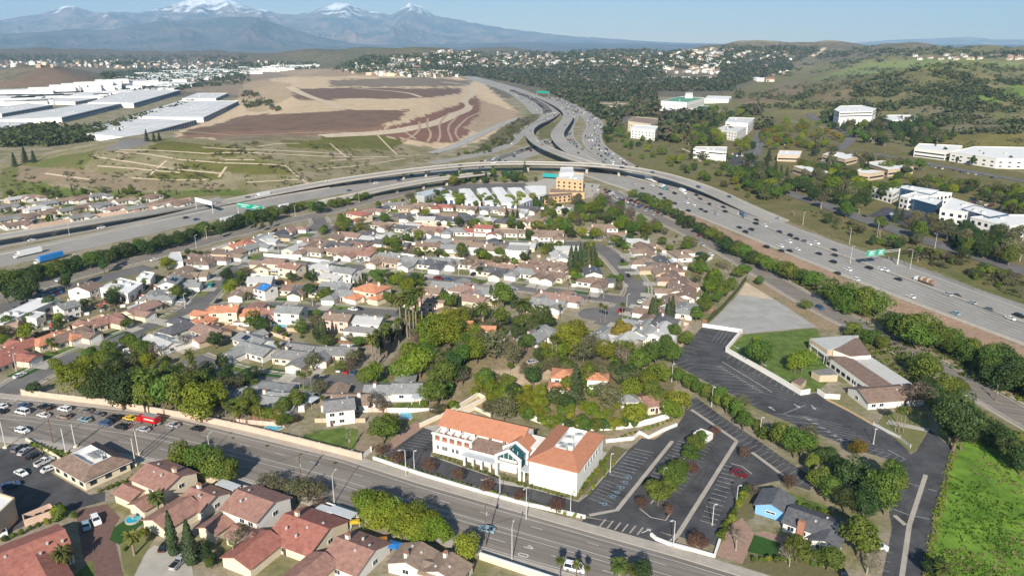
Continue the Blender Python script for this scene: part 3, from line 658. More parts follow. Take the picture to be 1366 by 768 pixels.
strip("path", [(908, 198), (925, 205), (935, 216)], 3.5, .3, 'sand', 2, True, 6); strip("path", [(1085, 76), (1092, 70), (1100, 64)], 22, .8, 'sand', 2, True, 20)
strip("path", [(980, 330), (1070, 380), (1150, 422), (1230, 462), (1300, 499), (1366, 533)], 3.5, .04, 'dirt', 2)
# car parks and yards
LOTA = [(513, 607), (565, 570), (584, 577), (574, 608), (668, 640), (772, 669), (786, 658), (812, 628), (836, 602), (856, 584), (873, 586), (887, 576), (905, 565), (913, 553), (916, 534), (929, 530), (960, 553), (1008, 585), (1088, 640), (1080, 654), (1040, 640), (1000, 650), (980, 675), (958, 728), (905, 715), (852, 702), (780, 688), (660, 655), (560, 628)]
sheet("parking_lot", LOTA, .05, 'asphalt_lot')
sheet("driveway", [(780, 690), (860, 702), (905, 718), (885, 738), (840, 724), (770, 703)], .035, 'asphalt_lot')
LOTB = [(893, 482), (937, 436), (957, 438), (972, 441), (990, 444), (968, 469), (1068, 526), (1090, 524), (1099, 531), (1165, 565), (1209, 595), (1214, 606), (1222, 602), (1240, 572), (1272, 600), (1256, 660), (1240, 725), (1232, 790), (1172, 790), (1190, 705), (1182, 660), (1204, 618), (1144, 600), (1060, 566), (1010, 545), (985, 530), (940, 508)]
sheet("parking_lot", LOTB, .045, 'asphalt_lot')
sheet("gravel_yard", [(946, 432), (985, 393), (1034, 400), (1090, 436), (990, 445)], .03, 'gravel')
sheet("sand_yard", [(985, 393), (995, 376), (1034, 400)], .03, 'sand')
sheet("lawn", [(992, 446), (1090, 438), (1092, 446), (1080, 465), (1100, 480), (1110, 505), (1090, 522), (1068, 525), (970, 468)], .03, 'grass')
sheet("lawn", [(1040, 455), (1088, 440), (1096, 452), (1060, 462)], .034, 'grass')
sheet("lawn", [(1172, 564), (1180, 550), (1236, 545), (1240, 566), (1222, 600), (1214, 603)], .06, 'grass_dry')
sheet("field", [(1272, 601), (1320, 575), (1400, 590), (1700, 760), (1640, 900), (1228, 900), (1242, 726), (1257, 660)], .03, 'grass_field')
sheet("parking_lot", [(-120, 700), (-120, 600), (0, 598), (20, 592), (38, 592), (82, 618), (68, 630), (120, 660), (140, 655), (140, 668), (60, 690), (0, 715)], .04, 'asphalt_lot')
sheet("courtyard", [(100, 680), (142, 672), (160, 690), (150, 706), (165, 770), (128, 790), (110, 740), (104, 700)], .05, 'paver_dark')
sheet("driveway", [(168, 790), (196, 735), (206, 726), (232, 736), (254, 742), (262, 790)], .05, 'concrete')
sheet("lawn", [(146, 720), (152, 703), (172, 690), (200, 682), (206, 690), (185, 702), (170, 718), (160, 726)], .06, 'turf')
sheet("lawn", [(160, 728), (172, 714), (190, 704), (208, 700), (208, 716), (190, 742), (176, 770), (165, 760)], .062, 'grass_dry')
sheet("lawn", [(95, 770), (122, 746), (132, 790), (90, 800)], .066, 'grass')
sheet("lawn", [(997, 735), (1006, 713), (1042, 724), (1036, 745)], .05, 'turf'); sheet("lawn", [(1040, 660), (1105, 690), (1100, 697), (1030, 668)], .05, 'turf')
sheet("lawn", [(1022, 656), (1040, 652), (1105, 676), (1100, 688)], .045, 'grass')
sheet("patio", [(956, 740), (972, 702), (990, 690), (1006, 712), (998, 735), (990, 752)], .05, 'paver'); sheet("patio", [(1005, 710), (1020, 708), (1060, 720), (1045, 726)], .052, 'paver')
sheet("planting_bed", [(960, 700), (985, 680), (1000, 650), (1016, 654), (1006, 690), (975, 702)], .04, 'mulch'); sheet("planting_bed", [(985, 752), (1000, 738), (1060, 745), (1120, 762), (1130, 790), (1040, 775)], .046, 'mulch')
sheet("patio", [(640, 640), (660, 632), (760, 655), (800, 600), (815, 606), (775, 664)], .06, 'concrete')
sheet("planting_bed", [(770, 667), (766, 660), (818, 594), (838, 600), (812, 626)], .09, 'mulch'); sheet("planting_bed", [(580, 602), (576, 607), (668, 639), (770, 667), (764, 659), (680, 634)], .08, 'mulch')
sheet("court", [(565, 570), (600, 556), (632, 548), (645, 560), (600, 580), (584, 577)], .05, 'concrete')
sheet("path", [(505, 600), (550, 565), (600, 540), (640, 518), (648, 522), (600, 550), (560, 575), (520, 606)], .04, 'paver')
sheet("lawn", [(410, 586), (430, 574), (478, 572), (474, 598), (440, 604)], .03, 'grass')
sheet("path", [(1185, 560), (1240, 572), (1238, 576), (1182, 565)], .07, 'concrete'); sheet("yard", [(1110, 480), (1140, 500), (1128, 512), (1100, 500)], .04, 'grass_dry')
sheet("parking_lot", [(1158, 288), (1180, 276), (1260, 290), (1310, 318), (1280, 324), (1220, 305)], .04, 'asphalt_lot'); sheet("parking_lot", [(1180, 262), (1260, 262), (1340, 282), (1320, 290), (1240, 276)], .04, 'asphalt_lot')
sheet("parking_lot", [(808, 255), (835, 264), (850, 280), (835, 282), (800, 268)], .035, 'asphalt_street'); sheet("parking_lot", [(970, 208), (995, 204), (996, 222), (972, 220)], .04, 'asphalt_lot')
sheet("storage_yard", [(545, 268), (595, 246), (728, 244), (735, 272), (720, 280), (610, 282)], .04, 'asphalt_street'); sheet("parking_lot", [(700, 245), (730, 238), (800, 246), (800, 262), (740, 270)], .05, 'concrete')
# bright drainage strips and stall lines of the car parks
def pline(mb, a, b, w, m, z): ribbon(mb, [P(*a, 0), P(*b, 0)], w, z, m)
mk = MB(); GUT = .062
for pp in ([(897, 588), (823, 680), (786, 687)], [(922, 546), (950, 565), (983, 588)], [(983, 588), (905, 712), (895, 722)], [(1003, 603), (1045, 634)], [(1235, 633), (1213, 700), (1200, 790)], [(1208, 700), (1193, 687)], [(963, 482), (1030, 523)]):
    ribbon(mk, [P(a, b, 0) for a, b in pp], 1.2 if pp[0][0] != 963 else .35, GUT, 'sidewalk')
for pp in ([(574, 608), (668, 640), (772, 669), (786, 658), (812, 628), (836, 602)], [(853, 678), (868, 690), (888, 694), (895, 684)], [(868, 672), (906, 622), (926, 592), (948, 572)], [(975, 618), (990, 622), (1003, 632)]): ribbon(mk, [P(a, b, 0) for a, b in pp], .3, .13, 'kerb')
struct(mk.build("drain_strip"))
stall = MB()
def stalls(a, b, n, d, m='paint_faint', w=.16, tick=None):
    A, B = P(*a, 0), P(*b, 0); D = P(*d, 0) - A
    for i in range(n + 1):
        q = A.lerp(B, i / n); ribbon(stall, [q, q + D], w, .063, m)
stalls((846, 598), (812, 632), 9, (872, 604), 'paint_worn'); stalls((806, 640), (786, 664), 6, (834, 650))
stalls((925, 533), (1083, 640), 24, (941, 541 - 12), 'paint_faint'); stalls((918, 543), (1065, 646), 22, (930, 538), 'paint_faint')
stalls((905, 588), (868, 634), 12, (922, 592), 'paint_worn'); stalls((935, 585), (890, 650), 15, (952, 591)); stalls((985, 625), (955, 700), 13, (966, 620), 'paint_worn')
stalls((535, 596), (562, 577), 6, (560, 600)); stalls((902, 470), (930, 444), 6, (925, 476)); stalls((960, 442), (975, 446), 3, (950, 455)); stalls((900, 486), (912, 494), 2, (918, 480))
for (a, b, n) in (((958, 488), (1018, 524), 7), ((1072, 555), (1132, 592), 7)):
    stalls(a, b, n, (a[0] + 52, a[1] + 12)); stalls((a[0] - 38, a[1] - 3), (b[0] - 38, b[1] - 3), n, a)
    A, B = P(*a, 0), P(*b, 0)
    for i in range(n):
        q = A.lerp(B, (i + .5) / n); e = (B - A).normalized()
        for o in (-1, 1): ribbon(stall, [q + e * o * .9 + Vector((-.9, 0, 0)), q + e * o * .9 + Vector((.9, 0, 0))], .3, .066, 'paint_worn')
for a, b in (((1195, 638), (1230, 650)), ((1238, 652), (1250, 655)), ((1185, 676), (1216, 688)), ((1220, 688), (1240, 692)), ((1010, 565), (1050, 572)), ((1185, 600), (1206, 611)), ((1045, 552), (1075, 540)), ((1048, 554), (1090, 560))): pline(stall, a, b, .35, 'paint_faint', .064)
stalls((975, 474), (1062, 522), 12, (970, 479)); stalls((912, 500), (1000, 540), 10, (926, 497)); stalls((1110, 590), (1195, 618), 9, (1124, 584)); stalls((1180, 690), (1174, 760), 6, (1192, 692)); stalls((868, 668), (905, 622), 12, (885, 671), 'paint_faint')
for i in range(6): pline(stall, (800 + i * 10, 702 + i * 2.2), (808 + i * 10, 692 + i * 2.2), .4, 'sidewalk', .06)
struct(stall.build("stall_lines"))
ck = MB()
for poly, n, z in ((LOTA, 26, .059), (LOTB, 26, .056), (FAR_EDGE + NEAR_EDGE, 18, .062)):
    xs, ys = [p[0] for p in poly], [p[1] for p in poly]; k = 0
    while k < n:
        x, y = rnd.uniform(min(xs), max(xs)), rnd.uniform(min(ys), max(ys)); a = rnd.uniform(0, 6.28); p = P(x, y, 0); q = [p]
        for i in range(rnd.randint(3, 8)): a += rnd.uniform(-.3, .3); q.append(q[-1] + Vector((math.cos(a), math.sin(a), 0)) * rnd.uniform(1, 3))
        if all(inside(np.array([u]), np.array([v]), poly)[0] for u, v in (proj(*w)[:2] for w in q)): ribbon(ck, q, rnd.choice((.07, .1, .14)), z, 'crack_seal'); k += 1
struct(ck.build("crack_seals"))
# wheelchair marks in the accessible stalls, arrows in the far car park, figures on the avenue
def glyph(mb, o, ux, uy, segs, w, m, z):
    for a, b in segs: ribbon(mb, [o + ux * a[0] + uy * a[1], o + ux * b[0] + uy * b[1]], w, z, m)
def circ(cx, cy_, r, n=8, a0=0, a1=6.283):
    p = [(cx + r * math.cos(a0 + (a1 - a0) * i / n), cy_ + r * math.sin(a0 + (a1 - a0) * i / n)) for i in range(n + 1)]; return list(zip(p[:-1], p[1:]))
mk = MB()
for px in ((806, 672), (817, 662), (823, 656), (829, 650), (834, 643), (839, 637)):
    o = P(*px, 0); uy = (P(872, 604, 0) - P(846, 598, 0)).normalized() * -1; ux = Vector((uy.y, -uy.x, 0))
    glyph(mk, o, ux, uy, [((0, 1), (0, .2)), ((0, .6), (.5, .5)), ((0, .2), (.6, .1)), ((.6, .1), (.8, -.5))] + circ(0, -.1, .65, 8, 1.9, 6.6) + circ(0, 1.25, .15, 5), .2, 'paint_blue', .07)
struct(mk.build("wheelchair_marks"))
mk = MB()
for px, px2 in (((1019, 486), (1026, 490)), ((982, 463), (988, 466)), ((1063, 541), (1071, 546)), ((1085, 543), (1092, 550)), ((1030, 545), (1024, 541)), ((862, 708), (872, 704))):
    o, e = P(*px, 0), P(*px2, 0); uy = (e - o).normalized(); ux = Vector((uy.y, -uy.x, 0)); glyph(mk, o, ux, uy, [((0, -1.5), (0, 1.5)), ((0, 1.6), (-.6, .6)), ((0, 1.6), (.6, .6))], .3, 'paint_white', .07)
struct(mk.build("arrow_marks"))
mk = MB(); uy = (P(740, 757, 0) - P(660, 736, 0)).normalized(); uL = Vector((-uy.y, uy.x, 0)); uy3 = uy * 1.0
o = P(706, 729, 0); glyph(mk, o, -uL, uy, [((.45, -1.3), (.45, 1.3)), ((.45, 1.3), (-.7, -.3)), ((-.7, -.3), (.8, -.3))], .3, 'paint_white', .07)
o = P(698, 740, 0); glyph(mk, o, -uL, uy, [((-.5, -1), (-.5, 1)), ((.5, -1), (.5, 1)), ((-.5, 1), (0, 1.3)), ((0, 1.3), (.5, 1)), ((-.5, -1), (0, -1.3)), ((0, -1.3), (.5, -1))], .3, 'paint_white', .07)
struct(mk.build("speed_figures"))
# ------------------------------------------------------------ trees
LEAF = {
    'mid': leafmat('leaf_mid', (.085, .138, .018), (.15, .205, .036)), 'bright': leafmat('leaf_bright', (.145, .195, .012), (.235, .275, .03)),
    'dark': leafmat('leaf_dark', (.045, .078, .02), (.08, .12, .035)), 'olive': leafmat('leaf_olive', (.125, .125, .055), (.2, .19, .095)),
    'yellow': leafmat('leaf_yellow', (.19, .16, .015), (.27, .20, .03)), 'plum': leafmat('leaf_plum', (.13, .065, .042), (.19, .11, .075), ov=.12), 'brown': leafmat('leaf_brown', (.13, .10, .07), (.2, .16, .12), ov=.15),
    'palm': leafmat('leaf_palm', (.07, .10, .02), (.14, .15, .035)), 'palmdry': leafmat('leaf_palm_dry', (.25, .17, .07), (.33, .24, .11)),
    'cyp': leafmat('leaf_cypress', (.04, .06, .024), (.07, .09, .035), trans=.1), 'con': leafmat('leaf_conifer', (.032, .054, .024), (.06, .085, .035), trans=.12),
    'scrub': leafmat('leaf_scrub', (.07, .08, .03), (.12, .12, .05)),
}
def quads(c, nrm, size, asp, rs):
    """rhomb leaves at centres c facing nrm"""
    n = len(c); nrm = nrm / (np.linalg.norm(nrm, axis=1, keepdims=True) + 1e-9)
    r = rs.randn(n, 3); u = np.cross(nrm, r); u /= np.linalg.norm(u, axis=1, keepdims=True) + 1e-9; v = np.cross(nrm, u)
    s = (size * (.65 + .7 * rs.rand(n)))[:, None] / 2
    V = np.stack([c - u * s, c + v * s * asp + nrm * s * .25, c + u * s, c - v * s * asp + nrm * s * .25], 1).reshape(-1, 3)
    return V, np.arange(4 * n).reshape(n, 4)
def tubes(segs, n=6):
    V, Q, o = [], [], 0
    for p0, p1, r0, r1 in segs:
        p0, p1 = np.array(p0, float), np.array(p1, float); d = p1 - p0; d /= np.linalg.norm(d) + 1e-9
        a = np.cross(d, [0.3, .9, .2]); a /= np.linalg.norm(a); b = np.cross(d, a); t = np.arange(n) * 2 * math.pi / n
        ring = np.cos(t)[:, None] * a + np.sin(t)[:, None] * b
        V += [p0 + ring * r0, p1 + ring * r1]; i = np.arange(n); Q.append(np.stack([o + i, o + (i + 1) % n, o + n + (i + 1) % n, o + n + i], 1)); o += 2 * n
    return np.concatenate(V), np.concatenate(Q)
def blob_crown(rs, R_, z0, z1, lobes, n, leaf, asp=.6, top=1.0, irr=.3):
    zc = (z0 + z1) / 2; hh = (z1 - z0) / 2; C = []; RD = []
    for i in range(lobes):
        for _ in range(30):
            q = rs.uniform(-1, 1, 3)
            if .25 < np.linalg.norm(q) < .85: break
        tp = 1 - (1 - top) * (q[2] * .5 + .5)
        C.append([q[0] * R_ * .82 * tp, q[1] * R_ * .82 * tp, zc + q[2] * hh * .78]); RD.append(R_ * rs.uniform(.20, .24 + irr))
    C.append([0, 0, zc]); RD.append(min(R_, hh) * .62)
    C, RD = np.array(C), np.array(RD)
    den = RD ** 2 * rs.uniform(.35, 1.25, len(RD)); k = rs.choice(len(C), n, p=den / den.sum()); d = rs.randn(n, 3); d /= np.linalg.norm(d, axis=1, keepdims=True)
    rad = RD[k] * (1 - .35 * rs.rand(n) ** 2) * np.where(rs.rand(n) < .16, rs.uniform(1.0, 1.32, n), 1) * (1 + .16 * np.sin(d[:, 0] * 7 + k * 2) * np.sin(d[:, 1] * 6 + d[:, 2] * 5)); c = C[k] + d * rad[:, None] * np.array([1, 1, .85])
    # drop leaves buried deep in other lobes
    dist = np.linalg.norm(c[:, None] - C[None], axis=2) / RD[None]; dist[np.arange(n), k] = 9
    ok = dist.min(1) > .62
    c, d = c[ok], d[ok]
    nr = d + rs.randn(*d.shape) * .55 + np.array([0, 0, .25])
    return quads(c, nr, leaf, asp, rs), C, RD
def joinVQ(parts):
    V, Q, I, o = [], [], [], 0
    for i, (v, q) in enumerate(parts): V.append(v); Q.append(q + o); I.append(np.full(len(q), i)); o += len(v)
    return np.concatenate(V), np.concatenate(Q), np.concatenate(I)
PROTO = {}
def proto(kind, crown, trunk, lm, tm):
    k = len(PROTO.setdefault(kind, [])); me = npmesh(kind + "_crown", *crown, lm); mt = npmesh(kind + "_trunk", *trunk, tm)
    V, Q, I = joinVQ([crown, trunk]); mj = npmesh(kind, V, Q, None, I, [lm, tm]); PROTO[kind].append((me, mt, mj))
def trunk_to(rs, C, z0, r, n=5):
    fork = np.array([rs.randn() * .15, rs.randn() * .15, z0 * .9 + .3]); s = [((0, 0, -.4), fork, r, r * .75)]
    for i in rs.choice(len(C), min(n, len(C)), replace=False): s.append((fork, C[i] * np.array([.85, .85, .95]), r * .55, r * .15))
    return tubes(s)
def make_broad(kind, lm, seeds, R_=4.2, z0=2.0, z1=10, lobes=13, n=4200, leaf=.5, top=.85, bark='bark', **kw):
    for sd in seeds:
        rs = np.random.RandomState(sd); cr, C, RD = blob_crown(rs, R_, z0, z1, lobes, n, leaf, top=top, **kw); proto(kind, cr, trunk_to(rs, C, z0, .3), lm, M[bark])
make_broad('mid', LEAF['mid'], (1, 2, 3)); make_broad('bright', LEAF['bright'], (4, 5, 6), R_=4.4, z0=1.6); make_broad('dark', LEAF['dark'], (7, 8, 9), R_=4.3, z0=1.4)
make_broad('olive', LEAF['olive'], (10, 11), n=2200, R_=4.4); make_broad('yellow', LEAF['yellow'], (12,), R_=4.6); make_broad('plum', LEAF['plum'], (13, 14), R_=4.6, z0=2.4, n=2600, bark='bark')
make_broad('brown', LEAF['brown'], (15, 16), n=1500, R_=4.5, leaf=.5); make_broad('poplar', LEAF['dark'], (17, 18), R_=2.4, z0=1.2, z1=10, lobes=14, n=2600, leaf=.5, top=.7)
make_broad('leafy', LEAF['mid'], (19, 20), R_=3.2, z0=1.2, z1=10, lobes=16, n=3600, leaf=.5, top=.75); make_broad('gum', LEAF['olive'], (21, 22), R_=3.3, z0=3, z1=10, lobes=12, n=2000, leaf=.5, bark='bark_pale')
make_broad('bush', LEAF['mid'], (23, 24, 25), R_=5.5, z0=.3, z1=9, lobes=9, n=900, leaf=1.3); make_broad('scrub', LEAF['scrub'], (26, 27), R_=6, z0=.2, z1=8, lobes=8, n=700, leaf=1.3); make_broad('brightbush', LEAF['bright'], (28, 29), R_=5.5, z0=.3, z1=9, lobes=9, n=900, leaf=1.3)
make_broad('hedge', LEAF['mid'], (30, 31, 32), R_=5.2, z0=.3, z1=10, lobes=16, n=4200, leaf=.6, top=.95); make_broad('hedgedark', LEAF['dark'], (33, 34), R_=5.2, z0=.3, z1=10, lobes=16, n=4000, leaf=.6, top=.95)
make_broad('big', LEAF['dark'], (35, 36), R_=3.0, z0=.8, z1=10, lobes=22, n=9000, leaf=.3, top=.7)
for sd in (40, 41):      # cypress
    rs = np.random.RandomState(sd); n = 2200; z = rs.rand(n) ** .85 * 9.6 + .3; t = z / 10
    r = 1.15 * np.sin(np.clip(t, 0, 1) ** .55 * math.pi) ** .8 * (1 + .15 * np.sin(z * 5 + sd)) * (.75 + .3 * rs.rand(n)); a = rs.rand(n) * 6.283
    c = np.stack([np.cos(a) * r, np.sin(a) * r, z], 1); nr = np.stack([np.cos(a), np.sin(a), rs.rand(n) * .6], 1) + rs.randn(n, 3) * .35
    proto('cypress', quads(c, nr, .5, .55, rs), tubes([((0, 0, -.3), (0, 0, 6), .18, .06)]), LEAF['cyp'], M['bark'])
for sd in (42, 43):      # layered conifer
    rs = np.random.RandomState(sd); n = 2600; z = rs.rand(n) ** 1.3 * 9 + .9; lay = .65 + .35 * np.cos(z * 5.2 + rs.rand(n))
    r = (3.1 * (1 - z / 10.2) ** .85 + .15) * lay * np.sqrt(.35 + .65 * rs.rand(n)); a = rs.rand(n) * 6.283; c = np.stack([np.cos(a) * r, np.sin(a) * r, z - .12 * r], 1)
    nr = np.stack([np.cos(a) * .5, np.sin(a) * .5, .8 + 0 * a], 1) + rs.randn(n, 3) * .35
    proto('conifer', quads(c, nr, .55, .5, rs), tubes([((0, 0, -.3), (0, 0, 9), .28, .05)]), LEAF['con'], M['bark'])
def fronds(rs, nf, L, zc, droop, w, lo=-.5, hi=1.3):
    V, Q, o = [], [], 0
    for i in range(nf):
        a = i * 2.39996 + rs.rand() * .3; e = lo + (hi - lo) * ((i + .5) / nf) + rs.randn() * .08; l = L * (.85 + .3 * rs.rand()); ns = 6
        p = np.zeros(3); pts = []; el = e
        for k in range(ns + 1): pts.append(p.copy()); p = p + np.array([math.cos(a) * math.cos(el), math.sin(a) * math.cos(el), math.sin(el)]) * l / ns; el -= droop / ns * (1 + k * .35)
        side = np.array([-math.sin(a), math.cos(a), 0])
        for k in range(ns):
            w0, w1 = w * math.sin(.25 + 2.7 * k / ns), w * math.sin(.25 + 2.7 * (k + 1) / ns)
            for s in (-1, 1):
                V += [pts[k], pts[k] + side * s * w0 - np.array([0, 0, w0 * .45]), pts[k + 1] + side * s * w1 - np.array([0, 0, w1 * .45]), pts[k + 1]]; Q.append([o, o + 1, o + 2, o + 3]); o += 4
    V = np.array(V); V[:, 2] += zc; return V, np.array(Q)
def make_palm(kind, seeds, H, L, nf, droop, w, r, skirt, lm):
    for sd in seeds:
        rs = np.random.RandomState(sd); cr = fronds(rs, nf, L, H, droop, w)
        lean = rs.randn(2) * .02 * H; tr = [tubes([((0, 0, -.4), (lean[0] * .4, lean[1] * .4, H * .5), r * 1.25, r), ((lean[0] * .4, lean[1] * .4, H * .5), (0, 0, H), r, r * .85)], 7)]
        if skirt: sk = fronds(rs, 22, L * .62, H - .1, .5, w * .8, -1.35, -.75); cr2 = joinVQ([cr, sk])[:2]; cr = cr2
        proto(kind, cr, tr[0], lm, M['palm_bark'])
make_palm('palm', (50, 51, 52), 10, 2.0, 34, 1.0, .34, .17, True, LEAF['palm']); make_palm('datepalm', (53, 54), 5.5, 4.2, 60, 1.1, .42, .42, False, LEAF['palm']); make_palm('fan', (55, 56), 5, 2.4, 40, .9, .5, .3, True, LEAF['palm'])
make_palm('shag', (57,), 6, 2.1, 30, .9, .4, .75, True, LEAF['palm'])
for sd in (60, 61, 62):  # bare trees
    rs = np.random.RandomState(sd); segs = []
    def grow(p, d, l, r, k):
        q = p + d * l; segs.append((p, q, r, r * .62))
        if k:
            for _ in range(3 if k > 1 else 4): e = d + rs.randn(3) * .5; e[2] += .15; grow(q, e / np.linalg.norm(e), l * rs.uniform(.6, .8), r * .58, k - 1)
    grow(np.array([0, 0, -.3]), np.array([0, 0, 1.]), 2.8, .28, 4)
    tr = tubes(segs, 4); n = 500; e = np.array([s[1] for s in segs[-160:]]); c = e[rs.randint(0, len(e), n)] + rs.randn(n, 3) * .35
    proto('bare', quads(c, rs.randn(n, 3), .3, .5, rs), tr, LEAF['brown'], M['bark_pale'])
KIND = {  # prototype -> object name, look, nominal height
    'mid': ('broadleaf_tree', 'mid green leafy tree', 10), 'bright': ('leafy_tree', 'bright yellow-green tree', 10), 'dark': ('evergreen_tree', 'dark green dense tree', 10), 'olive': ('olive_tree', 'grey-green feathery tree', 10),
    'yellow': ('broadleaf_tree', 'golden yellow round tree', 10), 'plum': ('plum_tree', 'reddish brown leaved tree', 10), 'brown': ('bare_tree', 'brown thin-leaved tree', 10), 'big': ('poplar_tree', 'ragged towering dark tree', 10), 'poplar': ('poplar_tree', 'slim dark upright tree', 10),
    'leafy': ('shade_tree', 'tall full green tree', 10), 'gum': ('gum_tree', 'loose olive tree on pale trunk', 10), 'bush': ('shrub', 'rounded green bush', 9), 'scrub': ('scrub_bush', 'dull green scrub bush', 8), 'brightbush': ('shrub', 'light green bush', 9),
    'hedge': ('hedge_tree', 'thick green hedge tree', 10), 'hedgedark': ('hedge_tree', 'dark green hedge tree', 10), 'cypress': ('cypress_tree', 'narrow dark cypress', 10), 'conifer': ('conifer_tree', 'layered conical conifer', 10),
    'palm': ('palm_tree', 'tall slim fan palm', 11), 'datepalm': ('date_palm', 'broad feathery date palm', 8), 'fan': ('palm_tree', 'short fan palm', 6.5), 'shag': ('palm_tree', 'fan palm with a thick pale skirt', 7.5), 'bare': ('bare_tree', 'leafless pale branched tree', 9),
}
NTREE = 0; TREEXY = []; CNT = {}
GROUPS = {'shrub': 'bushes among the houses', 'hedge_tree': 'hedge trees along the freeways', 'palm_tree': 'fan palms'}
GROW = {'mid': 1.2, 'bright': 1.25, 'dark': 1.15, 'olive': 1.15, 'yellow': 1.15, 'hedge': 1.3, 'hedgedark': 1.3, 'leafy': 1.12, 'gum': 1.2, 'brown': 1.1}
def tree(kind, px, py, h, at=None, label=None, wide=1.0, foot=False, group=None):
    """a tree whose crown centre (or foot) is seen at the pixel"""
    global NTREE
    nm, look, nh = KIND[kind]
    if kind in GROW: h *= GROW[kind]; wide *= 1.12
    f = {'palm': .9, 'shag': .8, 'fan': .75, 'datepalm': .7, 'bare': .6}.get(kind, .55)
    p = at if at is not None else (GP(px, py, 0) if foot else GP(px, py, h * f))
    z = hz(p.x, p.y); k = NTREE; NTREE += 1; pr = PROTO[kind][k % len(PROTO[kind])]; s = h / nh; CNT[nm] = CNT.get(nm, 0) + 1
    if at is not None: px, py = proj(p.x, p.y, z + h / 2)
    rz = (k * 2.399) % 6.283; sw = s * wide * (1 + .12 * math.sin(k * 1.7)); sc = (sw, sw, s)
    lb = label or ("small " if 2.6 < h < 5 else "large " if h > 11 else "") + look.replace('tall ', '') + " " + near(px, py); gr = group or nm.replace('_', ' ') + 's'
    TREEXY.append((p.x, p.y))
    if p.y > 560 or h < 2.6: o = obj(nm, pr[2], None, (p.x, p.y, z), rz, sc); tag(o, lb, nm.split('_')[-1] if 'palm' not in nm else 'palm', gr, (px, py)); return o
    t = thing(nm, lb, nm.split('_')[-1] if 'palm' not in nm else 'palm', (p.x, p.y, z), rz, gr, (px, py), sc)
    obj("crown", pr[0], t); obj("trunk", pr[1], t); return t
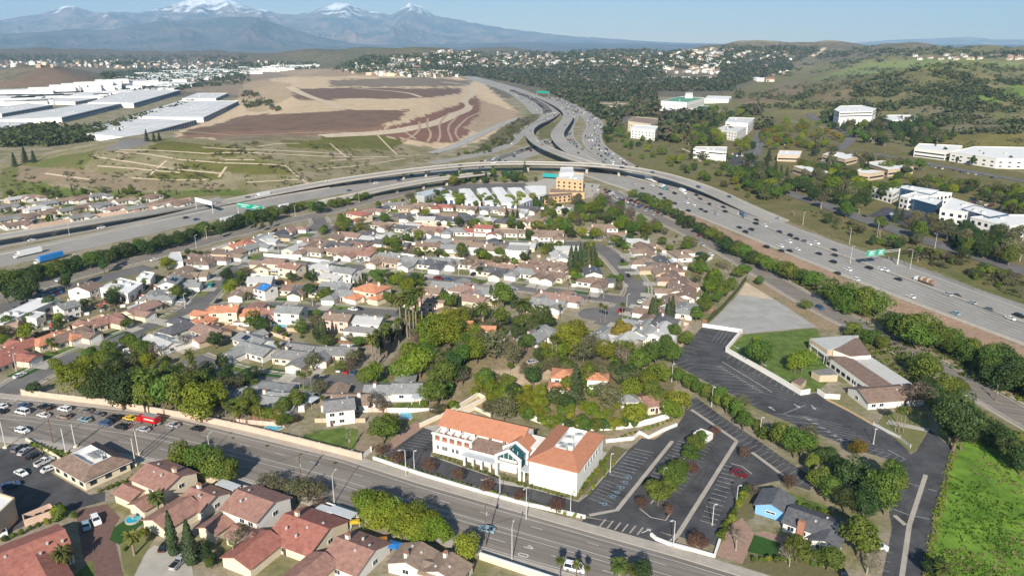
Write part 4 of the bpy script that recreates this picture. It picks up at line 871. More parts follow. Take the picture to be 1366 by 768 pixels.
TREES = {
    'big': [(1281, 552, 23), (1290, 566, 16), (1270, 566, 13)],
    'bright': [(484, 664, 6), (496, 670, 6.5), (508, 675, 6.5), (520, 681, 7), (532, 687, 7), (544, 691, 7), (556, 688, 7), (568, 694, 6.5), (580, 702, 6), (500, 684, 6), (516, 692, 6), (534, 700, 6), (552, 704, 6), (566, 710, 5.5), (590, 710, 5), (104, 503, 13), (265, 536, 11), (281, 527, 10), (584, 430, 11), (599, 443, 12), (575, 440, 11), (610, 425, 10), (549, 469, 9), (560, 482, 10), (540, 490, 9), (570, 455, 9), (636, 466, 9), (680, 522, 6), (846, 549, 7), (808, 466, 8), (722, 535, 5), (700, 530, 5), (788, 545, 5), (745, 466, 7), (754, 449, 9), (768, 440, 9), (735, 472, 6),
               (868, 512, 8), (876, 499, 8), (905, 532, 7), (896, 545, 7), (1010, 452, 3), (1072, 478, 8), (1062, 482, 7), (500, 497, 8), (489, 500, 7), (222, 350, 7), (625, 728, 6), (605, 240, 9), (760, 460, 8), (700, 545, 4), (715, 548, 4), (660, 530, 5)],
    'mid': [(599, 399, 9), (668, 422, 8), (646, 505, 9), (581, 519, 11), (569, 472, 9), (590, 495, 10), (617, 470, 9), (875, 469, 10), (852, 480, 9), (860, 500, 7), (899, 470, 8), (890, 455, 6), (913, 450, 6), (900, 440, 6), (929, 589, 5.4), (921, 604, 5), (899, 631, 7), (892, 645, 5.4), (879, 655, 6.6), (905, 622, 4.6), (936, 580, 4), (1018, 468, 12), (1065, 731, 6), (1106, 742, 6), (1043, 575, 9), (1062, 588, 9),
            (1070, 590, 8), (1190, 637, 8), (144, 462, 6), (120, 470, 5), (182, 459, 5), (190, 463, 6), (240, 600, 3), (742, 302, 9), (753, 300, 10), (735, 297, 8), (800, 275, 9), (788, 277, 8), (815, 285, 9), (776, 282, 7), (862, 305, 8), (877, 302, 8), (845, 300, 8), (516, 322, 8), (525, 322, 9), (650, 290, 5), (455, 293, 7), (463, 295, 6), (800, 351, 4), (817, 371, 4.5), (828, 370, 4.5), (730, 330, 7), (745, 327, 6), (712, 300, 5), (955, 395, 6), (941, 405, 7), (948, 380, 7), (965, 385, 8), (975, 378, 7), (985, 362, 6), (995, 358, 6), (958, 370, 6), (1013, 373, 5), (640, 460, 8), (395, 532, 7), (377, 540, 7), (520, 562, 8), (510, 572, 8), (205, 640, 3), (1300, 330, 8), (480, 455, 5)],
    'dark': [(1246, 524, 8), (1258, 542, 8), (1234, 508, 6), (1143, 632, 10), (1163, 652, 10), (1129, 662, 8), (1158, 672, 8), (1122, 622, 7), (1104, 606, 7), (135, 511, 12), (160, 518, 13), (178, 505, 12), (150, 487, 9), (120, 520, 8), (45, 516, 5), (230, 500, 10), (300, 500, 8), (325, 505, 7), (335, 497, 6), (296, 480, 6), (603, 484, 9), (711, 502, 7), (719, 418, 10), (730, 425, 8), (38, 380, 13), (28, 386, 11), (1353, 598, 9), (1340, 585, 8), (1366, 610, 9), (1330, 575, 7), (790, 360, 4), (640, 360, 5), (700, 455, 6), (690, 440, 7), (855, 760, 6), (1250, 755, 6), (413, 385, 7), (302, 365, 7), (307, 382, 6), (65, 402, 7), (150, 395, 8), (840, 316, 6), (860, 318, 7), (1300, 325, 9), (1285, 335, 7), (1200, 325, 7), (1165, 320, 6), (1080, 250, 9), (1092, 256, 8), (1105, 290, 8), (1320, 315, 8)],
    'leafy': [(1150, 708, 12), (1106, 648, 8), (1086, 614, 7), (200, 512, 15), (215, 520, 15), (230, 522, 14), (190, 525, 13), (244, 520, 12), (671, 388, 14), (1171, 646, 13), (1194, 632, 12), (1185, 660, 10), (1095, 636, 9), (984, 546, 8), (970, 535, 8), (960, 527, 7), (993, 556, 8), (943, 520, 6), (930, 514, 6), (918, 506, 6), (905, 497, 6), ],
    'olive': [(683, 471, 9), (660, 458, 11), (672, 541, 9), (655, 543, 6), (814, 527, 10), (779, 466, 9), (357, 644, 6), (376, 648, 6), (394, 652, 6.5), (410, 653, 6), (423, 651, 5), (788, 455, 8), (840, 500, 8), (825, 497, 7), (1082, 580, 7), (640, 450, 7), (740, 490, 5), (735, 518, 4), (800, 520, 6), (990, 535, 5), (930, 370, 5), (425, 515, 6), (470, 372, 3), (585, 545, 5), (1225, 318, 8), (1205, 318, 7)],
    'yellow': [(829, 438, 9), (720, 545, 3.5), (1145, 597, 6)], 'brown': [(205, 468, 7), (247, 452, 6), (500, 533, 6), (510, 540, 5), (555, 450, 6), (565, 444, 6), (617, 503, 6), (960, 352, 4), (967, 355, 4), (1222, 522, 9), (1235, 527, 8), (640, 375, 3), (415, 402, 3), (650, 542, 4), (440, 275, 3), (1005, 652, 4)],
    'bare': [(630, 347, 9), (640, 352, 8), (622, 350, 8), (604, 350, 7), (836, 474, 10), (806, 385, 8), (770, 405, 5), (984, 712, 8), (1160, 742, 8), (308, 722, 9), (830, 295, 8), (840, 297, 9), (850, 296, 8), (440, 345, 7), (442, 340, 6), (1055, 738, 6), (1108, 480, 6), (1175, 310, 9), (1060, 282, 6), (1225, 344, 5), (860, 480, 7), (1050, 735, 5)],
    'plum': [(508, 600, 5), (531, 609, 5.5), (572, 620, 5.5), (611, 632, 5.5), (650, 646, 5.5), (694, 660, 4), (743, 673, 5.5), (855, 670, 4.5), (892, 679, 3.6), (924, 624, 4.5), (993, 603, 4.5), (954, 573, 4.2), (1053, 642, 4.8), (926, 721, 4.6), (938, 724, 4.4), (425, 671, 4), (930, 716, 4), (335, 690, 3)],
    'cypress': [(227, 708, 13), (251, 720, 13), (762, 343, 15), (768, 343, 16), (774, 342, 16.5), (780, 342, 17), (785, 342, 17), (791, 341, 17), (874, 410, 13), (870, 411, 12), (897, 410, 13), (892, 412, 12), (684, 397, 10), (655, 388, 8), (429, 437, 12), (433, 440, 11), (424, 442, 9), (288, 520, 11), (469, 377, 6), (474, 379, 6.5), (480, 375, 6.5), (486, 372, 7), (489, 371, 7), (540, 375, 7), (545, 376, 6), (551, 376, 7), (554, 376, 6), (612, 400, 7), (740, 335, 4), (565, 265, 5), (570, 265, 5), (575, 265, 5), (580, 265, 5)],
    'conifer': [(1116, 160, 11), (1124, 165, 12), (1131, 166, 11), (1139, 167, 12), (1147, 163, 11), (1156, 166, 10), (1110, 156, 11), (768, 510, 15), (676, 283, 8), (684, 285, 7), (690, 284, 7), (330, 285, 7), (1228, 300, 11), (1235, 305, 8), (1275, 320, 9), (1290, 318, 9), (1310, 322, 10), (1330, 320, 10), (1345, 325, 9), (1318, 330, 8), (1026, 205, 14), (1023, 215, 15), (1035, 222, 13), (1042, 228, 12), (1050, 230, 12), (1072, 240, 11), (1098, 188, 11), (1087, 190, 11), (160, 175, 12), (195, 180, 12), (205, 182, 10), (164, 172, 9), (212, 181, 9), (18, 212, 14), (32, 205, 16), (44, 208, 12), (700, 222, 11), (628, 232, 10), (640, 230, 11)],
    'poplar': [(89, 367, 15), (137, 350, 12), (8, 390, 10), (86, 372, 12), (143, 347, 10), (293, 308, 9), (318, 292, 9), (330, 296, 9), (340, 298, 9), (350, 300, 8), (362, 296, 8), (1196, 184, 12), (1205, 186, 12), (1215, 188, 10)],
    'palm': [(532, 400, 20), (541, 394, 21), (550, 400, 20), (561, 388, 20), (553, 390, 20), (545, 404, 18), (252, 472, 15), (256, 482, 12), (660, 404, 11), (696, 430, 9), (802, 407, 9), (808, 410, 8), (831, 406, 9), (514, 447, 10), (505, 449, 10), (495, 452, 9), (520, 440, 11), (737, 452, 12), (742, 452, 12), (404, 500, 9), (398, 497, 9), (413, 497, 9), (369, 457, 8), (373, 462, 7), (1199, 546, 9), (1204, 547, 9), (1210, 546, 9), (747, 408, 7), (345, 540, 8), (300, 540, 8), (310, 545, 8), (322, 548, 7), (325, 540, 8), (430, 530, 7), (747, 747, 7), (769, 752, 7), (783, 757, 6.5), (730, 410, 8), (715, 435, 8), (800, 250, 7), (790, 248, 7), (808, 252, 6)],
    'fan': [(208, 664, 7), (175, 716, 7), (826, 754, 7), (845, 760, 5), (330, 392, 4.5), (30, 452, 4.5), (66, 455, 5), (72, 460, 4), (120, 437, 4), (380, 415, 5), (340, 510, 5), (475, 432, 5), (235, 392, 4), (1257, 760, 6), (105, 478, 4), (298, 487, 4), (245, 500, 5)],
    'datepalm': [(644, 411, 9), (697, 405, 9), (82, 738, 6.5), (672, 440, 5)], 'shag': [(878, 402, 9)],
}
for kind, L in TREES.items():
    for px, py, h in L: tree(kind, px, py, h, wide=1.15 if kind in ('bright', 'mid', 'olive') and h < 7 else 1.0)
# hedges of single trees along the freeways and the avenue
def row(kinds, pts, n, h, jit=1.0, label=None, group=None, foot=False):
    A = [Vector((a, b, 0)) for a, b in pts]; D = [0]
    for a, b in zip(A[:-1], A[1:]): D.append(D[-1] + (b - a).length)
    for i in range(n):
        s = (i + .5) / n * D[-1]; k = max(j for j in range(len(D) - 1) if D[j] <= s); t = (s - D[k]) / (D[k + 1] - D[k]); p = A[k].lerp(A[k + 1], t)
        k = rnd.choice(kinds); px, py = p.x + rnd.uniform(-1, 1) * jit * 2, p.y + rnd.uniform(-1, 1) * jit; hh = h * rnd.uniform(.75, 1.2)
        tree(k, px, py, hh, label=label and KIND[k][1] + " " + label, group=group, foot=foot)
HD = ['hedge', 'hedge', 'hedgedark']
row(HD, [(842, 255), (880, 272), (906, 287), (940, 306), (985, 332), (1030, 353), (1088, 374)], 26, 7.5, 1.2)
row(HD, [(1105, 385), (1140, 395), (1170, 405)], 7, 9, 3); row(HD, [(1115, 400), (1160, 412)], 5, 7, 2); row(HD, [(1190, 425), (1235, 440), (1285, 458)], 8, 9, 3); row(HD, [(1205, 438), (1260, 456), (1300, 470)], 6, 8, 2); row(HD, [(1295, 468), (1340, 478), (1420, 520)], 9, 9, 4); row(HD, [(1320, 490), (1375, 512)], 5, 8, 3)
row(HD, [(1075, 405), (1075, 405)][:1] + [(1076, 406)], 1, 5, 0); row(HD, [(1133, 437), (1182, 458)], 4, 5, 2); row(HD, [(1222, 484), (1245, 492)], 3, 7, 2); row(HD, [(1262, 510), (1285, 518)], 3, 6, 3)
row(['hedgedark', 'hedge', 'hedgedark'], [(-40, 385), (0, 372), (50, 362), (95, 352), (125, 343)], 15, 7.5, 1.5); row(['hedgedark', 'hedge'], [(125, 342), (165, 332), (215, 322), (260, 309), (300, 298)], 17, 7, 1.5); row(['hedgedark', 'hedge'], [(300, 298), (340, 288), (372, 281)], 8, 8, 1.5)
row(['hedgedark', 'hedge'], [(375, 279), (400, 274), (428, 273)], 6, 7, 1.2); row(['hedge'], [(436, 273), (455, 269), (468, 268)], 5, 5, 1); row(['hedge'], [(470, 265), (488, 261)], 3, 5, 1)
row(['hedge', 'leafy'], [(240, 604), (262, 611), (280, 618), (296, 623), (308, 629)], 9, 6.5, 1)
row(['leafy', 'mid'], [(897, 492), (935, 515), (965, 530)], 8, 5, 2)
row(['dark', 'mid', 'conifer'], [(590, 236), (620, 234), (660, 232), (700, 234)], 16, 9, 3); row(['mid', 'dark'], [(610, 241), (660, 238), (722, 238)], 8, 6, 1)
row(['palm'], [(525, 425), (510, 440), (490, 458)], 8, 13, 4); row(['cypress', 'poplar'], [(540, 430), (505, 460)], 8, 7, 3); row(['bush', 'hedge'], [(500, 372), (545, 379)], 6, 3.5, .5); row(['dark', 'hedge'], [(245, 335), (290, 340)], 5, 4, 1); row(['mid', 'bright'], [(310, 540), (350, 552), (395, 562)], 7, 5, 4)
row(['dark', 'mid', 'olive'], [(230, 530), (260, 500), (300, 515), (330, 530)], 7, 8, 6)
# ------------------------------------------------------------ houses
def gable_roof(mb, cx, cy_, w, d, z0, pitch, m, axis='x', over=.5, t=.2, flip=1):
    """chevron roof over a w x d box; ridge along axis; returns ridge height"""
    a, b = (w, d) if axis == 'x' else (d, w); half = b / 2 + over; k = math.tan(R(pitch)); zr = z0 + (b / 2) * k; ze = z0 - over * k
    c = cy_ if axis == 'x' else cx
    pr = [(c - half, ze), (c, zr), (c + half, ze), (c + half, ze + t), (c, zr + t), (c - half, ze + t)]
    if axis == 'y': pr = pr[::-1]
    o = cx if axis == 'x' else cy_; mb.extr(pr[::-1], axis, o - a / 2 - over, o + a / 2 + over, m); return zr + t
def gable_wall(mb, cx, cy_, w, d, h, pitch, m, axis='x', z0=0):
    a, b = (w, d) if axis == 'x' else (d, w); k = math.tan(R(pitch)); c = cy_ if axis == 'x' else cx; o = cx if axis == 'x' else cy_
    pr = [(c - b / 2, z0), (c + b / 2, z0), (c + b / 2, h), (c, h + b / 2 * k), (c - b / 2, h)]
    if axis == 'y': pr = pr[::-1]
    mb.extr(pr, axis, o - a / 2, o + a / 2, m)
def hip_roof(mb, cx, cy_, w, d, z0, pitch, m, over=.5, t=.2, axis='x'):
    hw, hd = w / 2 + over, d / 2 + over; s = min(hw, hd); zr = z0 + s * math.tan(R(pitch)); rx, ry = max(hw - s, .02), max(hd - s, .02)
    if hw >= hd: ridge = [(cx - rx, cy_, zr), (cx + rx, cy_, zr)]
    else: ridge = [(cx, cy_ - ry, zr), (cx, cy_ + ry, zr)]
    B = [(cx - hw, cy_ - hd), (cx + hw, cy_ - hd), (cx + hw, cy_ + hd), (cx - hw, cy_ + hd)]; vs = [(x, y, z0 - t) for x, y in B] + [(x, y, z0) for x, y in B] + ridge
    fs = [(3, 2, 1, 0)] + [(i, (i + 1) % 4, 4 + (i + 1) % 4, 4 + i) for i in range(4)]
    fs += [(4, 5, 9, 8), (5, 6, 9), (6, 7, 8, 9), (7, 4, 8)] if hw >= hd else [(4, 5, 8), (5, 6, 9, 8), (6, 7, 9), (7, 4, 8, 9)]
    mb.add(vs, fs, m); return zr
_mc = {}
def cmesh(key, fn):
    if key not in _mc: mb = MB(); fn(mb); _mc[key] = mb.mesh(key[0])
    return _mc[key]
def win_mesh(w, h, gm='glass', fm='trim_white'):
    def f(mb):
        mb.box((0, 0, 0), (w + .24, .10, h + .24), M[fm]); mb.box((0, -.045, 0), (w, .05, h), M[gm]); mb.box((0, -.06, 0), (.07, .05, h), M[fm])
    return cmesh(("window", w, h, gm, fm), f)
def put_win(parent, x, y, z, face, w=1.5, h=1.1, gm='glass', fm='trim_white', name="window"):
    """face: angle of the outward normal in the parent's frame"""
    return obj(name, win_mesh(w, h, gm, fm), parent, (x + .03 * math.cos(face), y + .03 * math.sin(face), z), face + math.pi / 2)
ROOFN = {'g': ('roof_grey', 'grey roofed'), 'd': ('roof_dark', 'charcoal roofed'), 'b': ('roof_brown', 'brown roofed'), 't': ('roof_tan', 'tan roofed'), 'p': ('roof_pink', 'dusty pink roofed'), 'r': ('roof_red', 'red tile roofed'),
         'o': ('roof_terracotta', 'orange tile roofed'), 'w': ('roof_pale', 'pale roofed'), 'l': ('roof_light', 'pale grey roofed'), 'm': ('roof_brownred', 'russet roofed')}
WALLN = {'w': ('house_white', 'white'), 'c': ('cream_stucco', 'cream'), 't': ('tan_stucco', 'tan'), 'p': ('pink_stucco', 'pinkish'), 'g': ('grey_wall', 'grey')}
HOUSEXY = []; NH = 0
def street_dir(p):
    best = None
    for pts, w in ST.values():
        for a, b in zip(pts[:-1], pts[1:]):
            e = b - a; t = max(0, min(1, (p - a).dot(e) / max(e.length_squared, 1e-6))); q = a + e * t; d = (p - q).length
            if best is None or d < best[0]: best = (d, e.normalized(), q, w)
    return best
def house_parts(root, typ, m, rm, wm, far, st, W_=None, D_=None, seed=0):
    """front is -y; m mirrors the wing"""
    w, d = W_ or (11.5 if typ == 'C' else 15.5), D_ or (8.4 if typ == 'C' else 8.6); h = 5.4 if st == 2 else 2.75; pt = 19 if typ != 'B' else 20; key = (typ, m, w, d, h)
    wx = m * (w / 2 - 3.2); gw, gd = 6.4, 6.4; wy = -d / 2 - gd / 2 + .4
    if typ == 'C': wx = m * (w / 2 + 1.2)
    rx = M[rm]; wl = M[wm]; zr = [0]
    Bt = typ == 'B'; pts = {'wall': lambda mb: mb.box((0, 0, h / 2 - .2), (w, d, h + .4), wl) if Bt else gable_wall(mb, 0, 0, w, d, h, pt, wl, z0=-.5)}
    pr = {'roof': lambda mb: hip_roof(mb, 0, 0, w, d, h, pt, rx) if Bt else gable_roof(mb, 0, 0, w, d, h, pt, rx)}
    if typ != 'D':
        pts['garage_wall'] = lambda mb: mb.box((wx, wy, 2.75 / 2 - .2), (gw, gd, 3.15), wl) if Bt else gable_wall(mb, wx, wy + .2, gw, gd + .4, 2.6, pt, wl, 'y', z0=-.5)
        pr['garage_roof'] = lambda mb: hip_roof(mb, wx, wy + 1.6, gw, gd + 3.4, 2.74, pt, rx) if Bt else gable_roof(mb, wx, wy + (1.4 if st == 1 else -.1), gw, gd + (2.8 if st == 1 else -.3), 2.6, pt, rx, 'y')
    if typ == 'E': pts['rear_wall'] = lambda mb: gable_wall(mb, -wx, d / 2 + 1.6, 6, 4.4, 2.5, pt, wl, 'y', z0=-.5); pr['rear_roof'] = lambda mb: gable_roof(mb, -wx, d / 2 + .6, 6, 6.2, 2.5, pt, rx, 'y')
    for nm, fn in pts.items(): obj(nm, cmesh((nm, key, wm), fn), root)
    for nm, fn in pr.items():
        q = obj(nm, cmesh((nm, key, rm), fn), root)
        if nm == 'roof': ro = q
    zr = h + d / 2 * math.tan(R(pt))
    if typ != 'D': obj("garage_door", cmesh(("garage_door",), lambda mb: [mb.box((0, 0, 0), (4.9, .12, 2.15), M['garage'])] + [mb.box((0, -.05, -.8 + .53 * i), (4.7, .06, .46), M['trim_white']) for i in range(4)]), root, (wx, wy - gd / 2 - .03, 1.1))
    obj("door", cmesh(("front_door",), lambda mb: (mb.box((0, 0, 0), (1.25, .1, 2.25), M['trim_white']), mb.box((0, -.04, -.03), (1.0, .08, 2.1), M['door_dark']))), root, (wx - m * 4.4, -d / 2 - .03, 1.1))
    for x in ([-m * (w / 2 - 2.0), -m * (w / 2 - 5.0)] if typ != 'C' else [-m * (w / 2 - 2.0), -m * .4]):
        put_win(root, x, -d / 2, 1.5, -math.pi / 2)
        if st == 2: put_win(root, x, -d / 2, 4.1, -math.pi / 2)
    for x in (-w / 4, w / 4 + .6) if not far else (-w / 4,):
        put_win(root, x, d / 2, 1.5, math.pi / 2)
        if st == 2: put_win(root, x, d / 2, 4.1, math.pi / 2)
    for s in (-1, 1):
        put_win(root, s * w / 2, .4, 1.5 if st == 1 else 4.1, 0 if s > 0 else math.pi)
    if seed % 3 != 1:
        obj("chimney", cmesh(("chimney", wm), lambda mb: (mb.box((0, 0, 0), (1.0, .8, 2.2), wl), mb.box((0, 0, 1.16), (1.2, 1.0, .16), M['brick_red']))), ro, (-m * w * .28, .9, zr + .1))
    if not far:
        for i in (0, 1): obj("roof_vent", cmesh(("roof_vent",), lambda mb: (mb.box((0, 0, .2), (.4, .4, .6), M['metal_pale']), mb.box((0, 0, .5), (.55, .55, .1), M['metal_pale']))), ro, (m * w * (.12 + .18 * i), (-1.6, 1.5)[i], zr - .55))
    if seed % 4 == 0: obj("patio_cover", cmesh(("patio_cover",), lambda mb: [mb.box((0, 0, 2.5), (5.5, 3.2, .14), M['metal_roof_pale'])] + [mb.box((x, 1.4, 1.2), (.14, .14, 2.5), M['trim_white']) for x in (-2.6, 0, 2.6)]), root, (-m * 2, d / 2 + 1.7, 0))
    return w, d, h, zr
FENCES = []
def driveway(root, typ, m, w, d, k):
    wx = m * (w / 2 - 3.2 + (4.4 if typ == 'C' else 0))
    obj("driveway", cmesh(("driveway",), lambda mb: mb.box((0, 0, 0), (5.4, 6.5, .1), M['concrete'])), root, (wx, -d / 2 - 9.6, .045))
    g = ('grass', 'grass_dry', 'grass', 'turf', 'grass_dry')[k % 5]; obj("lawn", cmesh(("front_lawn", g), lambda mb: mb.box((0, 0, 0), (8.5, 6.6, .1), M[g])), root, (wx - m * 7.2, -d / 2 - 7.2, .03))
    if k % 3 < 2: g2 = ('grass_dry', 'grass', 'dirt')[k % 3]; obj("back_lawn", cmesh(("back_lawn", g2), lambda mb: mb.box((0, 0, 0), (9, 5, .1), M[g2])), root, (m * 1.5, d / 2 + 4.2, .025))
def house(px, py, roof, wall='w', st=1, typ=None, rz=None, ridge=None, D_=None, label=None, solar=0, sz=1.0, extra=None, flipf=None):
    global NH; k = NH; NH += 1
    typ = typ or ('C' if st == 2 else 'ABAEABDE'[k % 8]); m = 1 if (k * 7) % 5 < 3 else -1; W_ = None
    zr = (6.9 if st == 2 else 4.1)
    if ridge:
        a, b = P(*ridge[0], zr), P(*ridge[1], zr); c = (a + b) / 2; e = b - a; rz = math.atan2(e.y, e.x); W_ = max(6, e.length - 1); p = Vector((c.x, c.y, 0)); px, py = (ridge[0][0] + ridge[1][0]) / 2, (ridge[0][1] + ridge[1][1]) / 2
    else:
        p = GP(px, py, zr * .75); p.z = hz(p.x, p.y)
        if rz is None:
            d_, e, q, w = street_dir(p); rz = math.atan2(e.y, e.x); nrm = Vector((math.sin(rz), -math.cos(rz), 0))     # front normal (-y)
            if nrm.dot(q - p) < 0: rz += math.pi
            md = w / 2 + 9.5 + 4.3
            if d_ < md and (p - q).length > .5: p = p + (p - q).normalized() * (md - d_) * .6
    if flipf: rz += math.pi
    rn, rl = ROOFN[roof]; wn, wl = WALLN[wall]; far = p.y > 420
    lb = label or "%s %s %s house %s" % (rl, wl, "two storey" if st == 2 else {'A': 'gabled', 'B': 'hipped', 'D': 'long', 'E': 'cross gabled', 'C': 'two storey'}[typ], near(px, py))
    t = thing("house", lb, "house", (p.x, p.y, hz(p.x, p.y)), rz, "houses of the valley neighbourhood", (px, py), sz); w, d, h, z = house_parts(t, typ, m, rn, wn, far, st, W_, D_, k)
    HOUSEXY.append((p.x, p.y))
    if typ != 'D' and not ridge:
        driveway(t, typ, m, w, d, k)
        if py > 262: FENCES.append((t, w, d, k, px, py))
    if solar:
        for s in range(solar):
            obj("solar_panel", cmesh(("solar_panel",), lambda mb: (mb.box((0, 0, 0), (1.6, 2.6, .08), M['solar'], ry=0), mb.box((0, 0, -.03), (1.7, 2.7, .06), M['metal_grey']))), t, (-2.6 + 1.75 * s, -d / 4, h + d / 4 * math.tan(R(19)) + .42)).rotation_euler = (R(19), 0, 0)
    if extra: extra(t, w, d, h, z)
    return t
H1 = """8 275 g;40 262 p;60 271 l;85 266 t;108 263 b;130 260 g;90 279 g;133 273 g;105 288 g;37 287 b;10 291 g;22 298 b;65 282 b;155 277 p;178 277 l;165 266 t;196 273 t;202 261 b;219 268 b;238 270 b;22 264 w;48 277 w;112 275 b;
135 428 m c;191 411 p c;66 450 o c;100 449 b;20 464 r c;8 480 r c;206 393 l w;228 376 l w 2;249 383 l w;261 345 b;280 347 b;242 363 t;253 369 t;316 326 o c;330 322 r;346 318 l;362 317 w;368 350 p c 2;389 356 m c 2;354 353 t;348 374 w w 2;
332 388 t w;300 413 o c 2;324 414 o c;275 424 o c;352 410 m p;236 434 d w;281 440 p t;338 452 l;336 467 l w;393 383 b c;440 368 w;463 362 l w 2;450 380 l w;456 394 l w;388 414 l w 2;452 424 t p 2;493 428 w w 2;487 437 g w;
573 388 t p 2;568 401 t p 2;598 380 l;622 385 p;628 397 p;655 388 l;715 446 l w;741 389 p w;760 399 p w;732 403 l w;790 363 d w 2;790 375 b w;728 352 b;726 365 b w;883 348 d;897 356 b p;894 366 b p;906 375 b p;903 384 t w;915 410 l w;866 420 b w;877 428 d;856 437 l w;808 441 l w;
758 279 w;808 302 t w;792 306 t;826 313 p w;848 321 w w;860 329 b;869 337 t w;907 338 t;755 330 w;746 341 w;565 273 t c;592 275 r w;622 278 t;658 278 g;706 277 d;548 289 d;566 291 w;588 291 d;613 293 d;646 292 w;678 296 d;718 290 t;577 305 m;607 308 l;632 308 r w;645 304 r w 2;676 308 t;709 309 t;
573 326 b;606 329 l;641 326 t w;657 331 t;692 331 l w 2;555 346 l;597 347 l;632 350 t;669 355 p w;712 356 b w;387 312 d;408 306 p;447 316 t;472 312 p;497 318 w;508 322 d;511 299 t w;548 301 w;550 288 d;498 281 p;506 278 d;527 272 g;414 328 b;408 337 t;453 335 p;482 338 m;522 341 l;
490 333 m;397 463 g c;393 474 g c;450 467 g c;385 526 l w;463 529 t w;518 518 l w;555 516 l w;326 517 l;345 521 l;368 534 l;215 455 w;440 352 w;415 385 d;540 305 d;530 325 d;476 325 b;700 322 w;735 310 t;688 283 w;742 352 t;735 365 b;890 402 t w;870 360 t;845 346 t;915 390 b w;880 440 w;836 447 w;700 362 l;650 365 d;532 352 l;505 352 t;575 352 d;
470 332 t;528 312 w;560 312 t;430 324 t;590 318 l;618 318 t;668 320 d;742 318 t;480 322 d;505 308 d;455 326 d;625 285 d;675 284 t;600 284 t;545 278 t;398 320 t;375 328 w;352 330 l;330 338 t"""
SOL = {(228, 376): 3, (249, 383): 3, (790, 363): 4, (848, 321): 3, (506, 278): 3, (338, 452): 2}
for ln in H1.replace("\n", "").split(";"):
    f = ln.split()
    if len(f) < 3: continue
    x, y = int(f[0]), int(f[1]); house(x, y, f[2], f[3] if len(f) > 3 else 'wwcwtwcw'[NH % 8], int(f[4]) if len(f) > 4 else 1, solar=SOL.get((x, y), 0), sz=1.0 if y < 350 else 1.04)
# houses with features of their own
house(0, 0, 'g', 'w', 2, 'D', ridge=((431, 536), (473, 531)), D_=9, label="white two storey house with a plain grey gable roof beside the dirt yard")
def mansion(t, w, d, h, z):
    mb = MB(); hip_roof(mb, 6.5, -4.5, 6, 7, 3.0, 20, M['roof_terracotta']); hip_roof(mb, -2, -5.4, 5, 4, 2.9, 20, M['roof_terracotta']); mb.build("porch_roof", t); mb = MB(); mb.box((6.5, -4.5, 1.4), (6, 7, 3.2), M['cream_stucco']); mb.box((-2, -5.4, 1.4), (5, 4, 3.0), M['cream_stucco']); mb.build("porch_wall", t)
    for x in (-6, -4, -2): put_win(t, x, -d / 2 if x < -4 else -7.4, 1.6, -math.pi / 2, 1.1, 1.6)
house(0, 0, 'o', 'c', 2, 'B', ridge=((480, 377), (512, 383)), D_=12, label="large red tiled cream mansion with stepped hip roofs and porch", extra=mansion)
house(0, 0, 'r', 'c', 2, 'B', ridge=((468, 280), (490, 284)), D_=10, label="big bright red tiled two storey house by the upper curve")
house(0, 0, 'b', 'w', 1, 'A', ridge=((383, 380), (405, 384)), label="low dark brown shingle house with wide driveway") if False else None
def tarp(t, w, d, h, z):
    mb = MB(); mb.box((w / 4, -d / 4 - .3, h + d / 4 * math.tan(R(19)) + .36), (w / 2.2, d / 2.1, .1), M['tarp_blue']); o = mb.build("blue_tarp", t)
    o.rotation_euler = (0, 0, 0)
house(352, 382, 'b', 'w', 2, 'D', ridge=((345, 377), (362, 381)), D_=8, label="white house with one blue tarpaulin covered roof slope", extra=lambda t, w, d, h, z: [obj("blue_tarp", cmesh(("tarp",), lambda mb: mb.box((0, 0, 0), (5.6, 4.6, .1), M['tarp_blue'])), t, (1.6, s * 2.2, h + .72 + .2)).__setattr__('rotation_euler', (-s * R(19), 0, 0)) for s in (-1, 1)])
# tiled houses along the near side of the avenue
def near_wing(cx, cy_, w, d, h, pitch, rm, axis='y', wm='cream_stucco', garage=True):
    def f(t, W_, D_, H_, Z_):
        mb = MB(); gable_wall(mb, cx, cy_, w, d, h, pitch, M[wm], axis, z0=-.3); mb.build("wing_wall", t); mb = MB(); gable_roof(mb, cx, cy_, w, d, h, pitch, M[rm], axis); mb.build("wing_roof", t)
    return f
def seq(*fs): return lambda t, *a: [f(t, *a) for f in fs]
def vent(x, y, z): return lambda t, *a: obj("roof_vent", cmesh(("roof_vent",), lambda mb: (mb.box((0, 0, .2), (.4, .4, .5), M['metal_pale']), mb.box((0, 0, .5), (.55, .55, .1), M['metal_pale']))), t, (x, y, z))
def cover(cx, cy_, w, d, h, m='metal_roof_pale'):
    def f(t, *a):
        mb = MB(); mb.box((cx, cy_, h), (w, d, .15), M[m])
        for sx in (-1, 1):
            for sy in (-1, 1): mb.box((cx + sx * (w / 2 - .2), cy_ + sy * (d / 2 - .2), h / 2), (.15, .15, h), M['trim_white'])
        mb.build("patio_cover", t)
    return f
